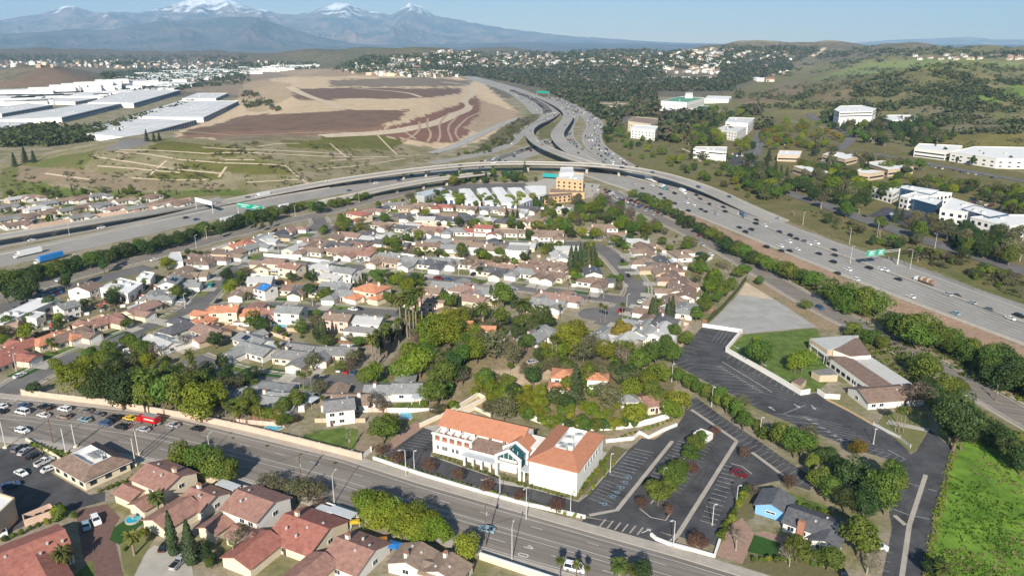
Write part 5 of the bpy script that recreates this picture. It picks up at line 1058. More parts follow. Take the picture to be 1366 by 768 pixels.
NEAR = [  # ridge pixels, roof, wall, storeys, depth, type, label, extra
    (((196, 619), (240, 637)), 'm', 'c', 2, 11, 'D', "two storey russet tiled house beside the restaurant", seq(near_wing(-4.5, -7, 7, 6, 2.9, 20, 'roof_brownred', 'x'), near_wing(3, -8, 6, 6, 2.7, 20, 'roof_brownred'), vent(2, -2, 7))),
    (((254, 651), (288, 664)), 'm', 'w', 1, 10, 'D', "single storey russet house behind the two cypresses with white patio cover", seq(near_wing(-1, -9, 9, 11, 2.9, 20, 'roof_brownred'), cover(1, 7.5, 7, 3, 2.8), vent(1, -2, 4.6))),
    (((316, 655), (366, 673)), 'm', 'w', 2, 12, 'D', "two storey russet tiled house below the olive trees", seq(near_wing(-5, -8.5, 6, 7, 2.9, 20, 'roof_brownred'), near_wing(4, -8, 7, 6, 2.8, 20, 'roof_brownred', 'x'), vent(-2, -3, 7))),
    (((380, 690), (440, 711)), 'r', 'c', 1, 15, 'D', "wide bright red roofed house with white patio cover behind", seq(near_wing(-6.5, -12, 9, 11, 2.9, 19, 'roof_red'), cover(3, 10, 8, 3, 2.8), vent(-3, -4, 4.7), vent(1, -5, 4.4))),
    (((449, 720), (500, 739)), 'm', 'w', 1, 13, 'D', "brown-red gabled house beside the yard with a blue canopy", seq(near_wing(-5, -11, 8, 11, 2.9, 19, 'roof_brownred'), vent(0, 3, 4.3))),
    (((-50, 764), (88, 711)), 'r', 'w', 1, 15, 'D', "very long deep red roofed house at the bottom corner", seq(near_wing(3, -12, 9, 14, 2.9, 19, 'roof_red'), vent(6, -3, 5), vent(9, -4, 4.7), vent(4, -5, 4.2))),
    (((541, 752), (563, 724)), 't', 'w', 1, 10, 'D', "small tan roofed house nearest the tall avenue hedge", seq(near_wing(-1, -7, 6, 7, 2.6, 19, 'roof_tan'))),
    (((584, 764), (604, 738)), 't', 'w', 1, 10, 'D', "small tan roofed house beside the pale avenue wall", None),
]
for rg, rf, wl, st, D_, ty, lb, ex in NEAR: house(0, 0, rf, wl, st, ty, ridge=rg, D_=D_, label=lb, extra=ex)
# blue walled annexe and the charcoal roofed house by the church
def bluehouse(t, w, d, h, z):
    put_win(t, 0, -d / 2, 1.6, -math.pi / 2, 2.4, .6)
a, b = P(1020, 659, 5), P(1033, 677, 5)
t = thing("house", "small charcoal roofed cottage with a sky blue front wall", "house", (*((P(1030, 676, 2) + P(1036, 668, 2)) / 2)[:2], 0), R(-32), "houses of the valley neighbourhood", (1035, 672))
mb = MB(); gable_wall(mb, 0, 0, 8, 8, 2.9, 22, M['blue_wall'], 'y', z0=-.3); mb.build("wall", t); mb = MB(); gable_roof(mb, 0, 0, 8, 8, 2.9, 22, M['roof_charcoal'], 'y', .6); mb.build("roof", t)
put_win(t, 0, -4, 1.7, -math.pi / 2, 2.4, .5); put_win(t, 4, 0, 1.6, 0)
def chim(t, w, d, h, z):
    mb = MB(); mb.box((-1.2, -d / 2 - .1, 2.4), (1.7, 1.1, 5.0), M['brick_red']); mb.build("brick_chimney", t)
    near_wing(5.4, -5.4, 6, 5, 2.8, 20, 'roof_charcoal', wm='white_stucco')(t, w, d, h, z); put_win(t, 4.3, -7.9, 1.5, -math.pi / 2); put_win(t, 6.5, -7.9, 1.5, -math.pi / 2)
house(0, 0, 'd', 'w', 1, 'D', ridge=((1051, 677), (1117, 700)), D_=9.5, label="long charcoal roofed white house with a brick chimney", extra=chim)
# tiled houses on the knoll
def box_house(name_lb, px, py, w, d, h, rz, rm, wm, pitch=20, hip=True, wing=None, base=None):
    p = GP(px, py, h); t = thing("house", name_lb, "house", (p.x, p.y, hz(p.x, p.y)), R(rz), "houses of the valley neighbourhood", (px, py))
    for cx, cy_, ww, dd, hh in [(0, 0, w, d, h)] + (wing or []):
        mb = MB(); mb2 = MB()
        mb.box((cx, cy_, hh / 2 - .3), (ww, dd, hh + .58), M[wm])
        if hip: hip_roof(mb2, cx, cy_, ww, dd, hh, pitch, M[rm])
        else: gable_roof(mb2, cx, cy_, ww, dd, hh, pitch, M[rm])
        mb.build("wall", t); mb2.build("roof", t)
    for s in (-1, 1): put_win(t, s * w / 4, -d / 2, h - 1.4, -math.pi / 2)
    put_win(t, w / 2, 0, h - 1.4, 0); obj("door", cmesh(("front_door",), None), t, (0, -d / 2 - .03, 1.1)); return t
box_house("red tiled white house half hidden by a tall conifer on the knoll", 752, 500, 8, 8, 5, -8, 'roof_terracotta', 'white_stucco', wing=[(-1, -6, 7, 5, 3), (12, -1, 7, 6, 5.2)])
box_house("small house with faded russet tiles above the church car park", 868, 533, 6.5, 9, 3, 18, 'roof_brownred', 'cream_stucco', hip=False)
box_house("low red tiled wall house hidden among trees on the knoll top", 640, 437, 13, 5, 2.6, -6, 'roof_terracotta', 'orange_stucco', hip=False, wing=[(-6, 3, 5, 5, 3.4)])
box_house("pale green flat cottage under trees on the knoll slope", 838, 530, 6, 6, 2.8, 10, 'roof_light', 'white_stucco')
# swimming pools
def pool(px, label, pxy):
    pts = [P(a, b, 0) for a, b in px]; c = sum(pts, Vector()) / len(pts); t = thing("swimming_pool", label, "pool", (c.x, c.y, 0), px=pxy)
    mb = MB(); mb.prism([((p.x - c.x) * 1.15, (p.y - c.y) * 1.15) for p in pts], -.1, .12, M['pool_edge']); mb.build("coping", t); mb = MB(); mb.prism([(p.x - c.x, p.y - c.y) for p in pts], 0, .14, M['pool']); mb.build("water", t)
pool([(535, 549), (543, 542), (556, 537), (568, 537), (562, 546), (548, 558), (534, 557)], "large bright turquoise swimming pool beside the paved ramp", (550, 548))
pool([(353, 571), (360, 563), (374, 562), (378, 570), (364, 576)], "blue pool behind the long pink wall under trees", (365, 568))
pool([(361, 437), (366, 432), (382, 434), (380, 440), (368, 441)], "small turquoise pool behind a grey two storey house", (372, 437))
pool([(108, 455), (116, 451), (122, 455), (114, 459)], "tiny pale blue pool by an orange tiled house", (115, 455))
# ------------------------------------------------------------ flat roofed blocks
def wall_windows(t, poly, o, z0, storeys, sh, sp, ww, wh, gm='glass', fm=None, minlen=6, cam_only=True, strip_=False, cap=120, sill=.9):
    n = len(poly); cnt = 0
    for i in range(n):
        a, b = Vector(poly[i]), Vector(poly[(i + 1) % n]); e = b - a; L = e.length
        if L < minlen: continue
        e /= L; nr = Vector((e.y, -e.x)); mid = (a + b) / 2 + Vector((o.x, o.y))
        if cam_only and nr.dot(-mid) < 0: continue
        ang = math.atan2(nr.y, nr.x)
        for s in range(storeys):
            z = z0 + s * sh + sill + wh / 2
            if strip_:
                k = max(1, int(L / 14)); seg = (L - 1.6) / k
                for j in range(k):
                    q = a + e * (.8 + seg * (j + .5)); obj("window_band", cmesh(("band", round(seg, 1), wh, gm), lambda mb: mb.box((0, 0, 0), (seg - .12, .12, wh), M[gm])), t, (q.x - o.x * 0 + nr.x * .03, q.y + nr.y * .03, z), ang + math.pi / 2)
            else:
                k = max(1, int(L / sp))
                for j in range(k):
                    if cnt >= cap: return
                    q = a + e * (L * (j + .5) / k); cnt += 1
                    obj("window", cmesh(("fwin", ww, wh, gm, fm), lambda mb: (mb.box((0, -.02, 0), (ww, .1, wh), M[gm]), fm and mb.box((0, .02, 0), (ww + .3, .08, wh + .3), M[fm]))), t, (q.x + nr.x * .03, q.y + nr.y * .03, z), ang + math.pi / 2)
def block(name, label, cat, roofpx, h, wm, rm, parapet=.5, win=None, units=0, group=None, z=None):
    """flat roofed building whose roof corners are seen at the pixels"""
    cx = sum(p[0] for p in roofpx) / len(roofpx); cy_ = sum(p[1] for p in roofpx) / len(roofpx)
    if z is None:
        c = GP(cx, cy_, h); z = hz(c.x, c.y)
    pts = [P(a, b, z + h) for a, b in roofpx]; c = sum(pts, Vector()) / len(pts); c.z = z
    zb = min(hz(p.x, p.y) for p in pts) - z - .6; t = thing(name, label, cat, tuple(c), 0, group, (cx, cy_)); poly = [(p.x - c.x, p.y - c.y) for p in pts]
    if sum(poly[i][0] * poly[(i + 1) % len(poly)][1] - poly[(i + 1) % len(poly)][0] * poly[i][1] for i in range(len(poly))) < 0: poly = poly[::-1]
    mb = MB(); mb.prism(poly, zb, h - .25, M[wm]); mb.build("wall", t)
    inn = [(x * .985, y * .985) for x, y in poly]; mb = MB(); mb.prism(inn, h - .3, h - .05, M[rm]); ro = mb.build("roof", t)
    if parapet:
        mb = MB(); n = len(poly)
        for i in range(n):
            a, b = Vector(poly[i]), Vector(poly[(i + 1) % n]); e = (b - a); L = e.length; q = (a + b) / 2; mb.box((q.x, q.y, h + parapet / 2 - .28), (L + .1, .4, parapet + .1), M[wm], rz=math.atan2(e.y, e.x))
        mb.build("parapet", t)
    for i in range(units):
        u, v = rnd.uniform(.25, .75), rnd.uniform(.25, .75); a, b, c2, d = [Vector(q) for q in (poly + poly)[:4]]; q = a.lerp(b, u).lerp(d.lerp(c2, u), v)
        obj("rooftop_unit", cmesh(("rooftop_unit", i % 2), lambda mb: (mb.box((0, 0, .7), (2.4, 1.8, 1.3), M['metal_pale']), mb.box((0, 0, 1.42), (1.2, 1.2, .2), M['metal_grey']))), ro, (q.x, q.y, h - .05))
    if win: wall_windows(t, poly, c, **win)
    return t, poly, c
# storage sheds: ridged white roofs with blue doors
def shed(label, px, h=4.2, wm='white_stucco'):
    pts = [P(a, b, h) for a, b in px]; c = sum(pts, Vector()) / 4; t = thing("storage_shed", label, "shed", (c.x, c.y, 0), px=(sum(p[0] for p in px) / 4, sum(p[1] for p in px) / 4), group="self storage sheds")
    a, b, c2, d = [Vector((p.x - c.x, p.y - c.y, 0)) for p in pts]     # front-left, front-right, back-right, back-left
    mb = MB(); mb.prism([v[:2] for v in (a, b, c2, d)], -.2, h - .3, M[wm]); mb.build("wall", t)
    f, g = (a + b) / 2, (c2 + d) / 2; up = Vector((0, 0, h)); rz = Vector((0, 0, h + .45)); lo = Vector((0, 0, h - .3)); k = 1.03; mb = MB()
    vs = [a * k + up, b * k + up, c2 * k + up, d * k + up, f * k + rz, g * k + rz, a * k + lo, b * k + lo, c2 * k + lo, d * k + lo]
    mb.add(vs, [(0, 4, 5, 3), (4, 1, 2, 5), (0, 1, 4), (2, 3, 5), (6, 7, 1, 0), (7, 8, 2, 1), (8, 9, 3, 2), (9, 6, 0, 3), (9, 8, 7, 6)], M['roof_white']); mb.build("roof", t)
    e = (b - a); L = e.length; e.normalize(); nr = Vector((e.y, -e.x, 0)); n = max(2, int(L / 4))
    for i in range(n):
        q = a + (b - a) * ((i + .5) / n); obj("roller_door", cmesh(("roller_door",), lambda mb: mb.box((0, 0, 0), (2.6, .12, 2.7), M['paint_car_blue'])), t, (q.x + nr.x * .03, q.y + nr.y * .03, 1.4), math.atan2(e.y, e.x))
SHEDS = [("first long white ridged shed with blue doors beside the grey shed", [(591, 265), (613, 264.5), (601, 254), (590, 254.5)]), ("second long white ridged shed, twin gabled", [(621, 269), (641, 269), (627, 252), (612, 252.5)]), ("third long white ridged shed in the storage row", [(647, 270), (665, 271), (649, 251), (636, 252)]),
         ("fourth long white ridged shed in the storage row", [(669, 271), (689, 272), (670, 250), (656, 251)]), ("fifth long white ridged shed with a wide lane beside", [(695, 272), (710, 266), (695, 250.5), (677, 251)]), ("shorter wide white shed beside the hotel", [(714, 261), (729, 258), (728, 248), (700, 248.5)])]
for lb, px in SHEDS: shed(lb, px)
block("storage_shed", "long grey shed with pale ribbed roof beside the viaduct ramp", "shed", [(546, 259), (566, 262), (594, 252), (588, 249.5)], 5, 'grey_wall', 'metal_roof_pale', 0)
# hotel
t, poly, c = block("hotel", "orange stucco hotel tower of four storeys with dark windows", "hotel", [(742, 239), (778, 242), (779, 232), (746, 230)], 13, 'orange_stucco', 'roof_offwhite', .9, dict(z0=0, storeys=4, sh=3, sp=4.2, ww=1.6, wh=1.5, minlen=4), 2)
block("hotel_block", "white plant block rising behind the orange hotel", "building", [(747, 232), (765, 231), (764, 224), (748, 224)], 15, 'white_stucco', 'roof_offwhite', .8)
block("hotel_block", "low orange wing stretching in front of the hotel tower", "building", [(733, 257), (780, 257), (780, 252), (735, 251)], 5, 'orange_stucco', 'roof_tan', .4, dict(z0=0, storeys=1, sh=3, sp=5, ww=1.6, wh=1.5))
block("hotel_block", "long tan motel wing with a brown shingle roof and dark doorways", "building", [(726, 264), (762, 260), (763, 257), (730, 259)], 5.4, 'orange_stucco', 'roof_brown', .2, dict(z0=0, storeys=2, sh=2.6, sp=4, ww=1.6, wh=1.6))
# offices on the slope
gr = "office buildings on the slope"; G_ = dict(storeys=2, sh=4, sp=4.4, ww=2.3, wh=2.1, z0=0)
block("office_building", "white office with square windows, end wing beside the round shrubs", "office", [(1163, 250), (1191, 257.5), (1202, 251), (1186, 247)], 8.5, 'white_stucco', 'roof_white', .8, G_, 1, gr)
block("office_building", "low navy glazed office link with a flat white roof", "office", [(1191, 249), (1242, 260), (1254, 254), (1210, 247)], 9, 'glass_blue', 'roof_white', .5, None, 2, gr)
block("office_building", "white office bay between two navy glazed links", "office", [(1201, 262), (1212, 265), (1270, 258), (1228, 255)], 8.6, 'white_stucco', 'roof_white', .8, G_, 1, gr)
block("office_building", "dark navy glass fronted office block facing the freeway", "office", [(1212, 264), (1249, 274), (1258, 267), (1228, 260)], 8.4, 'glass_blue', 'roof_white', .4, None, 1, gr)
block("office_building", "main white square windowed office above the parked cars", "office", [(1254, 279), (1287, 284), (1312, 277), (1268, 264)], 8.8, 'white_stucco', 'roof_white', .8, G_, 2, gr)
block("office_building", "navy glass entrance block with white roof rim", "office", [(1283, 279), (1320, 290), (1346, 286), (1300, 274)], 9.4, 'glass_blue', 'roof_white', .6, None, 2, gr)
block("office_building", "white square windowed end wing beside the tall gum trees", "office", [(1295, 290), (1348, 303), (1420, 288), (1346, 287)], 8.6, 'white_stucco', 'roof_white', .8, G_, 1, gr)
block("office_building", "slotted white office with black horizontal slit windows", "office", [(925, 199), (969, 203), (970, 196.5), (928, 196)], 10, 'white_stucco', 'roof_offwhite', .6, None, 2, gr)
t = bpy.data.objects["office_building.007"] if "office_building.007" in bpy.data.objects else None
for (x, y, w) in ((926, 201, 3), (931, 204, 5), (938, 202.5, 6), (928, 207, 4), (943, 206, 5), (955, 204.5, 17), (967, 205, 2.5), (936, 208, 5), (944, 209, 5)):
    if t is None: break
    q = P(x, y, 0); base = Vector(t.location); dir_ = (q - Vector((0, 0, CAM_H)))
    fw = P(925, 199, base.z + 10), P(969, 203, base.z + 10); e = (fw[1] - fw[0]); e.z = 0; e.normalize(); nrm = Vector((e.y, -e.x, 0)); a0 = P(925, 199, base.z + 10); a0.z = 0
    s = (a0.dot(nrm) - 0) / dir_.dot(nrm); hit = Vector((0, 0, CAM_H)) + dir_ * s + nrm * .1
    obj("slit_window", cmesh(("slit", w), lambda mb: mb.box((0, 0, 0), (w, .2, 1.2), M['glass'])), t, (hit.x - base.x, hit.y - base.y, hit.z - base.z), math.atan2(e.y, e.x))
WF = dict(storeys=3, sh=3.6, sp=5, ww=1.6, wh=1.6, z0=0)
block("office_building", "lower front tier of the terraced white office", "office", [(957, 172), (983, 176), (996, 169), (967, 168)], 12, 'white_stucco', 'roof_offwhite', .7, WF, 1, gr); block("office_building", "upper back tier of the terraced white office", "office", [(968, 163), (998, 165), (1007, 158), (973, 157)], 15, 'white_stucco', 'roof_offwhite', .7, dict(WF, storeys=3), 1, gr)
block("office_building", "white hall with a flat green roof section", "office", [(881, 134), (914, 137), (939, 131), (906, 129)], 15, 'white_stucco', 'roof_green', .8, WF, 1, gr) if 'roof_green' in M else None
dm('roof_green', (.10, .30, .20), .8, .1, .3)
block("office_building", "white hall with a green roof above the wooded slope", "office", [(882, 135), (916, 137), (940, 131), (908, 129)], 16, 'white_stucco', 'roof_green', .8, WF, 1, gr); block("office_building", "small white top storey on the green roofed hall", "office", [(914, 127), (924, 127), (924, 124), (915, 124)], 22, 'white_stucco', 'roof_white', .4, None, 0, gr)
block("office_building", "low green roofed annexe beside the white hall", "office", [(927, 146), (944, 147), (952, 142), (932, 141)], 7, 'white_stucco', 'roof_green', .5, None, 0, gr); block("office_building", "long white three storey block behind the green roofed hall", "office", [(940, 132), (972, 133), (976, 129), (944, 128)], 9, 'white_stucco', 'roof_white', .5, dict(WF, storeys=2), 0, gr)
block("office_building", "low white annexe in front of the green roofed hall", "office", [(880, 147), (925, 149), (928, 145), (884, 144)], 6, 'white_stucco', 'roof_white', .5, None, 0, gr)
block("office_building", "cream stepped block on the freeway slope, rear part", "office", [(838, 162), (868, 166), (878, 159), (848, 156)], 14, 'cream_stucco', 'roof_tan', .7, WF, 0, gr); block("office_building", "white front block below the cream stepped building", "office", [(842, 171), (874, 174), (878, 169), (846, 167)], 13, 'white_stucco', 'roof_white', .7, WF, 0, gr)
block("office_building", "row of low cream buildings in the wood above the freeway", "office", [(802, 141), (836, 143), (836, 139), (804, 138)], 7, 'cream_stucco', 'roof_tan', .5, None, 0, gr)
OB = dict(storeys=2, sh=3.8, sp=9, ww=6, wh=1.5, z0=0, strip_=True)
block("office_building", "round cornered white hillside office with two window bands", "office", [(1113, 147), (1120, 150), (1164, 149), (1169, 145), (1150, 141), (1120, 142)], 4.2, 'white_stucco', 'roof_white', .8, dict(OB, storeys=2, sill=1.6, z0=-4, sh=4), 2, gr); block("office_building", "smaller octagonal hillside office with dark window band", "office", [(1177, 157), (1190, 161), (1218, 161), (1226, 157), (1215, 154), (1185, 154)], 3.8, 'white_stucco', 'roof_white', .8, dict(OB, storeys=2, sill=1.2, z0=-4, sh=4), 1, gr)
for lb, px in (("low flat office with white roof beside the conifer row", [(1037, 207), (1067, 208), (1070, 202), (1040, 201)]), ("low wide office with a white roof and tan walls", [(1097, 206), (1128, 213), (1149, 208), (1110, 202)]), ("long low white roof behind the scrubby trees", [(1153, 217), (1185, 227), (1219, 223), (1180, 214)]),
               ("white flat roof tucked behind the conifers", [(1058, 222), (1098, 235), (1110, 230), (1072, 221)]), ("small white flat roof in the low office court", [(1120, 228), (1160, 232), (1180, 229), (1140, 224)])):
    block("office_building", lb, "office", px, 6.5, 'tan_stucco', 'roof_white', .6, dict(OB, storeys=1, sill=2), 1, gr)
block("office_building", "long white office with a green patterned roof end", "office", [(1220, 198), (1262, 203), (1284, 195), (1226, 192)], 9, 'white_stucco', 'roof_white', .8, dict(OB, storeys=2), 2, gr); block("office_building", "very long white warehouse office at the foot of the grassy hill", "office", [(1268, 203), (1330, 212), (1440, 214), (1420, 198), (1300, 196)], 9, 'white_stucco', 'roof_white', .8, dict(storeys=2, sh=4, sp=8, ww=3, wh=1.4, z0=0), 3, gr)
# warehouses
gw = "white roofed warehouses"
WH = [([(-40, 127), (-4, 127), (40, 119), (-10, 119)], 9, "pale shed at the foot of the brown hill"), ([(20, 134.5), (100, 136), (130, 131), (50, 130)], 9, "long low pale roof between the navy sided warehouses"), ([(190, 118), (232, 118), (262, 110), (226, 109.5)], 9, "far pale warehouse above the tree road"), ([(85, 148), (105, 148), (112, 143), (95, 143)], 7, "small white depot between the long warehouses"), ([(172, 156), (271, 157), (318, 135), (240, 134.5)], 10, "widest white warehouse with a navy end wall and loading yard"), ([(97, 177), (172, 184), (262, 160), (172, 157.5)], 10, "long white warehouse nearest the landfill slope"), ([(117, 137), (178, 138), (240, 120.5), (172, 120)], 12, "white warehouse with a navy long side behind the tree road"),
      ([(-20, 161), (82, 157), (162, 138), (110, 139)], 11, "pale warehouse with a navy side along the tree line"), ([(-60, 151), (2, 152), (70, 140), (40, 138)], 10, "pale warehouse end behind the navy walled shed"), ([(243, 131.5), (288, 131.5), (304, 124.5), (262, 124.5)], 8, "small square white warehouse above the widest one"),
      ([(-40, 173), (2, 173), (44, 163), (0, 162)], 9, "navy fronted warehouse at the picture margin by the pines"), ([(45, 128), (138, 130), (148, 121), (60, 121)], 9, "far white warehouse behind the others, long and low"), ([(0, 128), (14, 129), (60, 125), (46, 123)], 8, "narrow navy walled warehouse by the brown hill"),
      ([(150, 124), (196, 123), (222, 113), (196, 113)], 9, "far pale warehouse with a navy side strip"), ([(60, 117), (110, 117), (120, 110), (66, 110)], 8, "far white shed in front of the brown hill"), ([(122, 113), (150, 113), (190, 107), (150, 106)], 8, "far long white shed beyond the road trees")]
for px, h, lb in WH:
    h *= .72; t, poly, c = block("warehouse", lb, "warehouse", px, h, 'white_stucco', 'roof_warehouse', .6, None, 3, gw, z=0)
    a, b, e, d4 = [Vector(v) for v in (poly + poly)[:4]]
    for j in range(7): q = a.lerp(b, (j + .5) / 7).lerp(d4.lerp(e, (j + .5) / 7), .5); l_ = d4.lerp(e, (j + .5) / 7) - a.lerp(b, (j + .5) / 7); mb = MB(); mb.box((0, 0, 0), (l_.length * .9, .8, .2), M['roof_offwhite']); mb.build("roof_seam", t, (q.x, q.y, h), math.atan2(l_.y, l_.x))
    for i in range(len(poly)):
        a, b = Vector(poly[i]), Vector(poly[(i + 1) % len(poly)]); d = b - a; nr = Vector((d.y, -d.x)).normalized()
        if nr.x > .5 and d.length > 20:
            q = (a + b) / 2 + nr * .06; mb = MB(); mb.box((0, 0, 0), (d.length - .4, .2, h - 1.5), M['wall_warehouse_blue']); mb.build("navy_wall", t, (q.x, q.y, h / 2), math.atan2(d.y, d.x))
            k = int(d.length / 9)
            for j in range(min(k, 24)):
                q2 = a + d * ((j + .5) / k) + nr * .2; obj("loading_door", cmesh(("loading_door",), lambda mb: mb.box((0, 0, 0), (3.2, .12, 3.6), M['metal_pale'])), t, (q2.x, q2.y, 2.2), math.atan2(d.y, d.x))
# shops with white roofs beside the side road
gs = "white roofed shops beside the side road"
block("shop_building", "long white roofed shop row beside parked cars", "shop", [(-30, 434), (4, 432), (80, 398), (50, 398)], 4.5, 'white_stucco', 'roof_white', .4, dict(z0=0, storeys=1, sh=3, sp=5, ww=2.6, wh=1.6), 2, gs); block("shop_building", "largest flat white roofed shop beside the side road", "shop", [(133, 384), (170, 392), (190, 378), (160, 371)], 5, 'white_stucco', 'roof_white', .5, dict(z0=0, storeys=1, sh=3, sp=6, ww=3, wh=2), 3, gs)
block("shop_building", "small white flat roofed shop by the broad green tree", "shop", [(182, 371), (200, 374), (206, 364), (192, 362)], 4.5, 'white_stucco', 'roof_white', .4, None, 1, gs); block("shop_building", "grey white box building with a slate blue wall", "shop", [(34, 422), (48, 425), (60, 417), (46, 415)], 4, 'white_stucco', 'roof_offwhite', .3, None, 0, gs); block("shop_building", "peach walled flat shop below the white roof row", "shop", [(0, 436), (24, 430), (20, 421), (0, 426)], 4, 'pink_stucco', 'roof_tan', .4, None, 0, gs)
house(110, 384, 'b', 'w', 2, 'D', ridge=((103, 384), (122, 376)), D_=12, label="white shop with steep brown A-frame roof slopes"); house(90, 405, 'g', 'w', 2, 'D', ridge=((75, 407), (100, 400)), D_=9, label="white gabled shop house beside the A-frame shop")
block("shop_building", "broad grey flat roofed building by the frontage road hedge", "shop", [(222, 348), (244, 350), (240, 336), (228, 337)], 4, 'white_stucco', 'roof_offwhite', .3, None, 0, gs); block("shop_building", "flat tan roofed building beside the dark clipped hedge", "shop", [(272, 339), (302, 340), (300, 332), (290, 331)], 4, 'tan_stucco', 'roof_tan', .3, None, 0, gs)
# restaurant with a sunken roof well
ev = [P(67, 617, 3.4), P(112, 642, 3.4), P(176, 613, 3.4), P(128, 588, 3.4)]; rm_ = [P(94, 604.5, 5.6), P(122, 620, 5.6), P(149, 608, 5.6), P(121, 592.5, 5.6)]
c = sum(ev, Vector()) / 4; t = thing("restaurant", "brown mansard roofed restaurant with a sunken white roof well", "restaurant", (c.x, c.y, 0), px=(119, 615)); c.z = 0
def rel(L): return [v - c for v in L]
E, I_ = rel(ev), rel(rm_); mb = MB(); vs = [e for e in E] + [i for i in I_] + [Vector((i.x * .96, i.y * .96, 5.6)) for i in I_] + [Vector((i.x * .96, i.y * .96, 4.3)) for i in I_] + [Vector((e.x, e.y, 2.9)) for e in E]
f = []
for i in range(4): j = (i + 1) % 4; f += [(i, j, 4 + j, 4 + i), (16 + i, 16 + j, j, i)]
mb.add(vs, f, M['roof_brown']); mb.build("mansard_roof", t); mb = MB(); f = []
for i in range(4): j = (i + 1) % 4; f += [(4 + i, 4 + j, 8 + j, 8 + i), (8 + i, 8 + j, 12 + j, 12 + i)]
mb.add(vs, f + [(12, 13, 14, 15)], M['roof_white']); mb.build("roof_well", t)
mb = MB(); mb.prism([(e.x * .93, e.y * .93) for e in E], -.2, 3.0, M['cream_stucco']); mb.build("wall", t)
mb = MB(); mb.prism([(e.x * 1.005, e.y * 1.005) for e in E], 2.75, 2.92, M['trim_white']); mb.build("eave_board", t)
for i in range(7):
    u, v = .45 + .12 * (i % 4), .25 + .28 * (i // 4); q = I_[0].lerp(I_[1], u).lerp(I_[3].lerp(I_[2], u), v + .3); obj("rooftop_unit", cmesh(("rooftop_unit", 0), None), t, (q.x * .9, q.y * .9, 4.3), .5)
wall_windows(t, [(e.x * .93, e.y * .93) for e in (E if (E[1] - E[0]).cross(E[2] - E[1]).z > 0 else E[::-1])], c, z0=0, storeys=1, sh=3, sp=3.4, ww=1.8, wh=1.3)
block("corner_store", "tan walled flat corner building cut by the picture margin", "store", [(-60, 672), (-6, 690), (19, 666), (-30, 650)], 6, 'tan_stucco', 'roof_white', .8, None, 1)
# three sided bin enclosures
def bins(label, px, h, m, n=2):
    pts = [P(a, b, h) for a, b in px]; c = sum(pts, Vector()) / 4; c.z = 0; a, b, c2, d = [Vector((p.x - c.x, p.y - c.y, 0)) for p in pts]; t = thing("bin_enclosure", label, "enclosure", tuple(c), px=px[0])
    for p, q, nm in ((a, b, "front_wall"), (b, c2, "end_wall"), (c2, d, "back_wall"), (d, a, "end_wall")):
        e = q - p; mb = MB(); mb.box((0, 0, h / 2), (e.length + .2, .22, h), M[m]); mb.build(nm, t, tuple((p + q) / 2), math.atan2(e.y, e.x))
    for i in range(n): mb = MB(); k = (i + .5) / n; q = a.lerp(b, k).lerp(d.lerp(c2, k), .5); mb.box((0, 0, .6), ((b - a).length / n * .6, 1.4, 1.1), M['metal_grey']); mb.box((0, 0, 1.2), ((b - a).length / n * .62, 1.5, .1), M['tyre']); mb.build("waste_bin", t, tuple(q), math.atan2((b - a).y, (b - a).x))
bins("peach walled bin enclosure behind the corner store", [(32, 693), (73, 679), (66, 671), (30, 686)], 2, 'peach_wall', 3); bins("white walled bin enclosure in the church car park", [(925, 577), (943, 583), (951, 577), (935, 571)], 2.2, 'white_stucco', 2)
# ------------------------------------------------------------ school
def low_roof(label, px, h, rise, rm, wm, ridge_edge=None, win=None, name="school_building", cat="school"):
    return block(name, label, cat, px, h, wm, rm, 0, win, 0)
SW = dict(z0=0, storeys=1, sh=3, sp=3.4, ww=2.2, wh=1.4, cam_only=True)
t = low_roof("long brown shingle school wing with a grey covered walk", [(1103, 474), (1167, 520), (1196, 516), (1134, 475)], 4.2, 0, 'roof_brown', 'white_stucco', win=SW)[0]
base = Vector(t.location); mb = MB(); pts = [P(1080, 459, 3.2), P(1163, 521, 3.2), P(1168, 519, 3.2), P(1104, 473, 3.2), P(1090, 458, 3.2)]; mb.prism([(p.x - base.x, p.y - base.y) for p in pts], 3.05, 3.25, M['metal_roof_pale']); mb.build("covered_walk", t)
for i in range(9): q = P(1082, 461, 3.2).lerp(P(1162, 521, 3.2), i / 8.0); mb = MB(); mb.tube((0, 0, -.1), (0, 0, 3.1), .09, .09, M['trim_white']); mb.build("walk_post", t, (q.x - base.x, q.y - base.y, 0))
low_roof("school hall with brown roof and white cap beside the yard", [(1112, 466), (1135, 475), (1162, 473), (1146, 450), (1118, 452)], 5, 0, 'roof_brown', 'white_stucco', win=SW); low_roof("white roofed end section of the school hall", [(1080, 451), (1104, 467), (1118, 463), (1146, 447), (1130, 447)], 5.1, 0, 'roof_pale', 'tan_stucco', win=None)
low_roof("flat pale roof with rusty stain behind the school wing", [(1136, 477), (1196, 516), (1217, 511), (1160, 474)], 3.6, 0, 'roof_stain', 'white_stucco') if 'roof_stain' in M else None
dm('roof_stain', (.55, .54, .52), .85, .06, .12, col2=(.50, .36, .24), thr=(.5, .62)); low_roof("flat pale roof with a rusty stain behind the school wing", [(1136, 477), (1196, 516), (1217, 511), (1160, 474)], 3.6, 0, 'roof_stain', 'white_stucco')
house(0, 0, 'b', 'w', 1, 'D', ridge=((1144, 522), (1222, 516)), D_=12, label="broad brown roofed school building facing the far car park"); block("shelter", "small grey roofed open shelter in the school yard", "shelter", [(1083, 494), (1094, 500), (1118, 499), (1108, 490)], 2.9, 'tan_stucco', 'roof_grey', 0); block("shelter", "brown roofed play shelter beside the white wall", "shelter", [(1056, 508), (1068, 514), (1076, 505), (1066, 503)], 2.8, 'tan_stucco', 'roof_brown', 0)
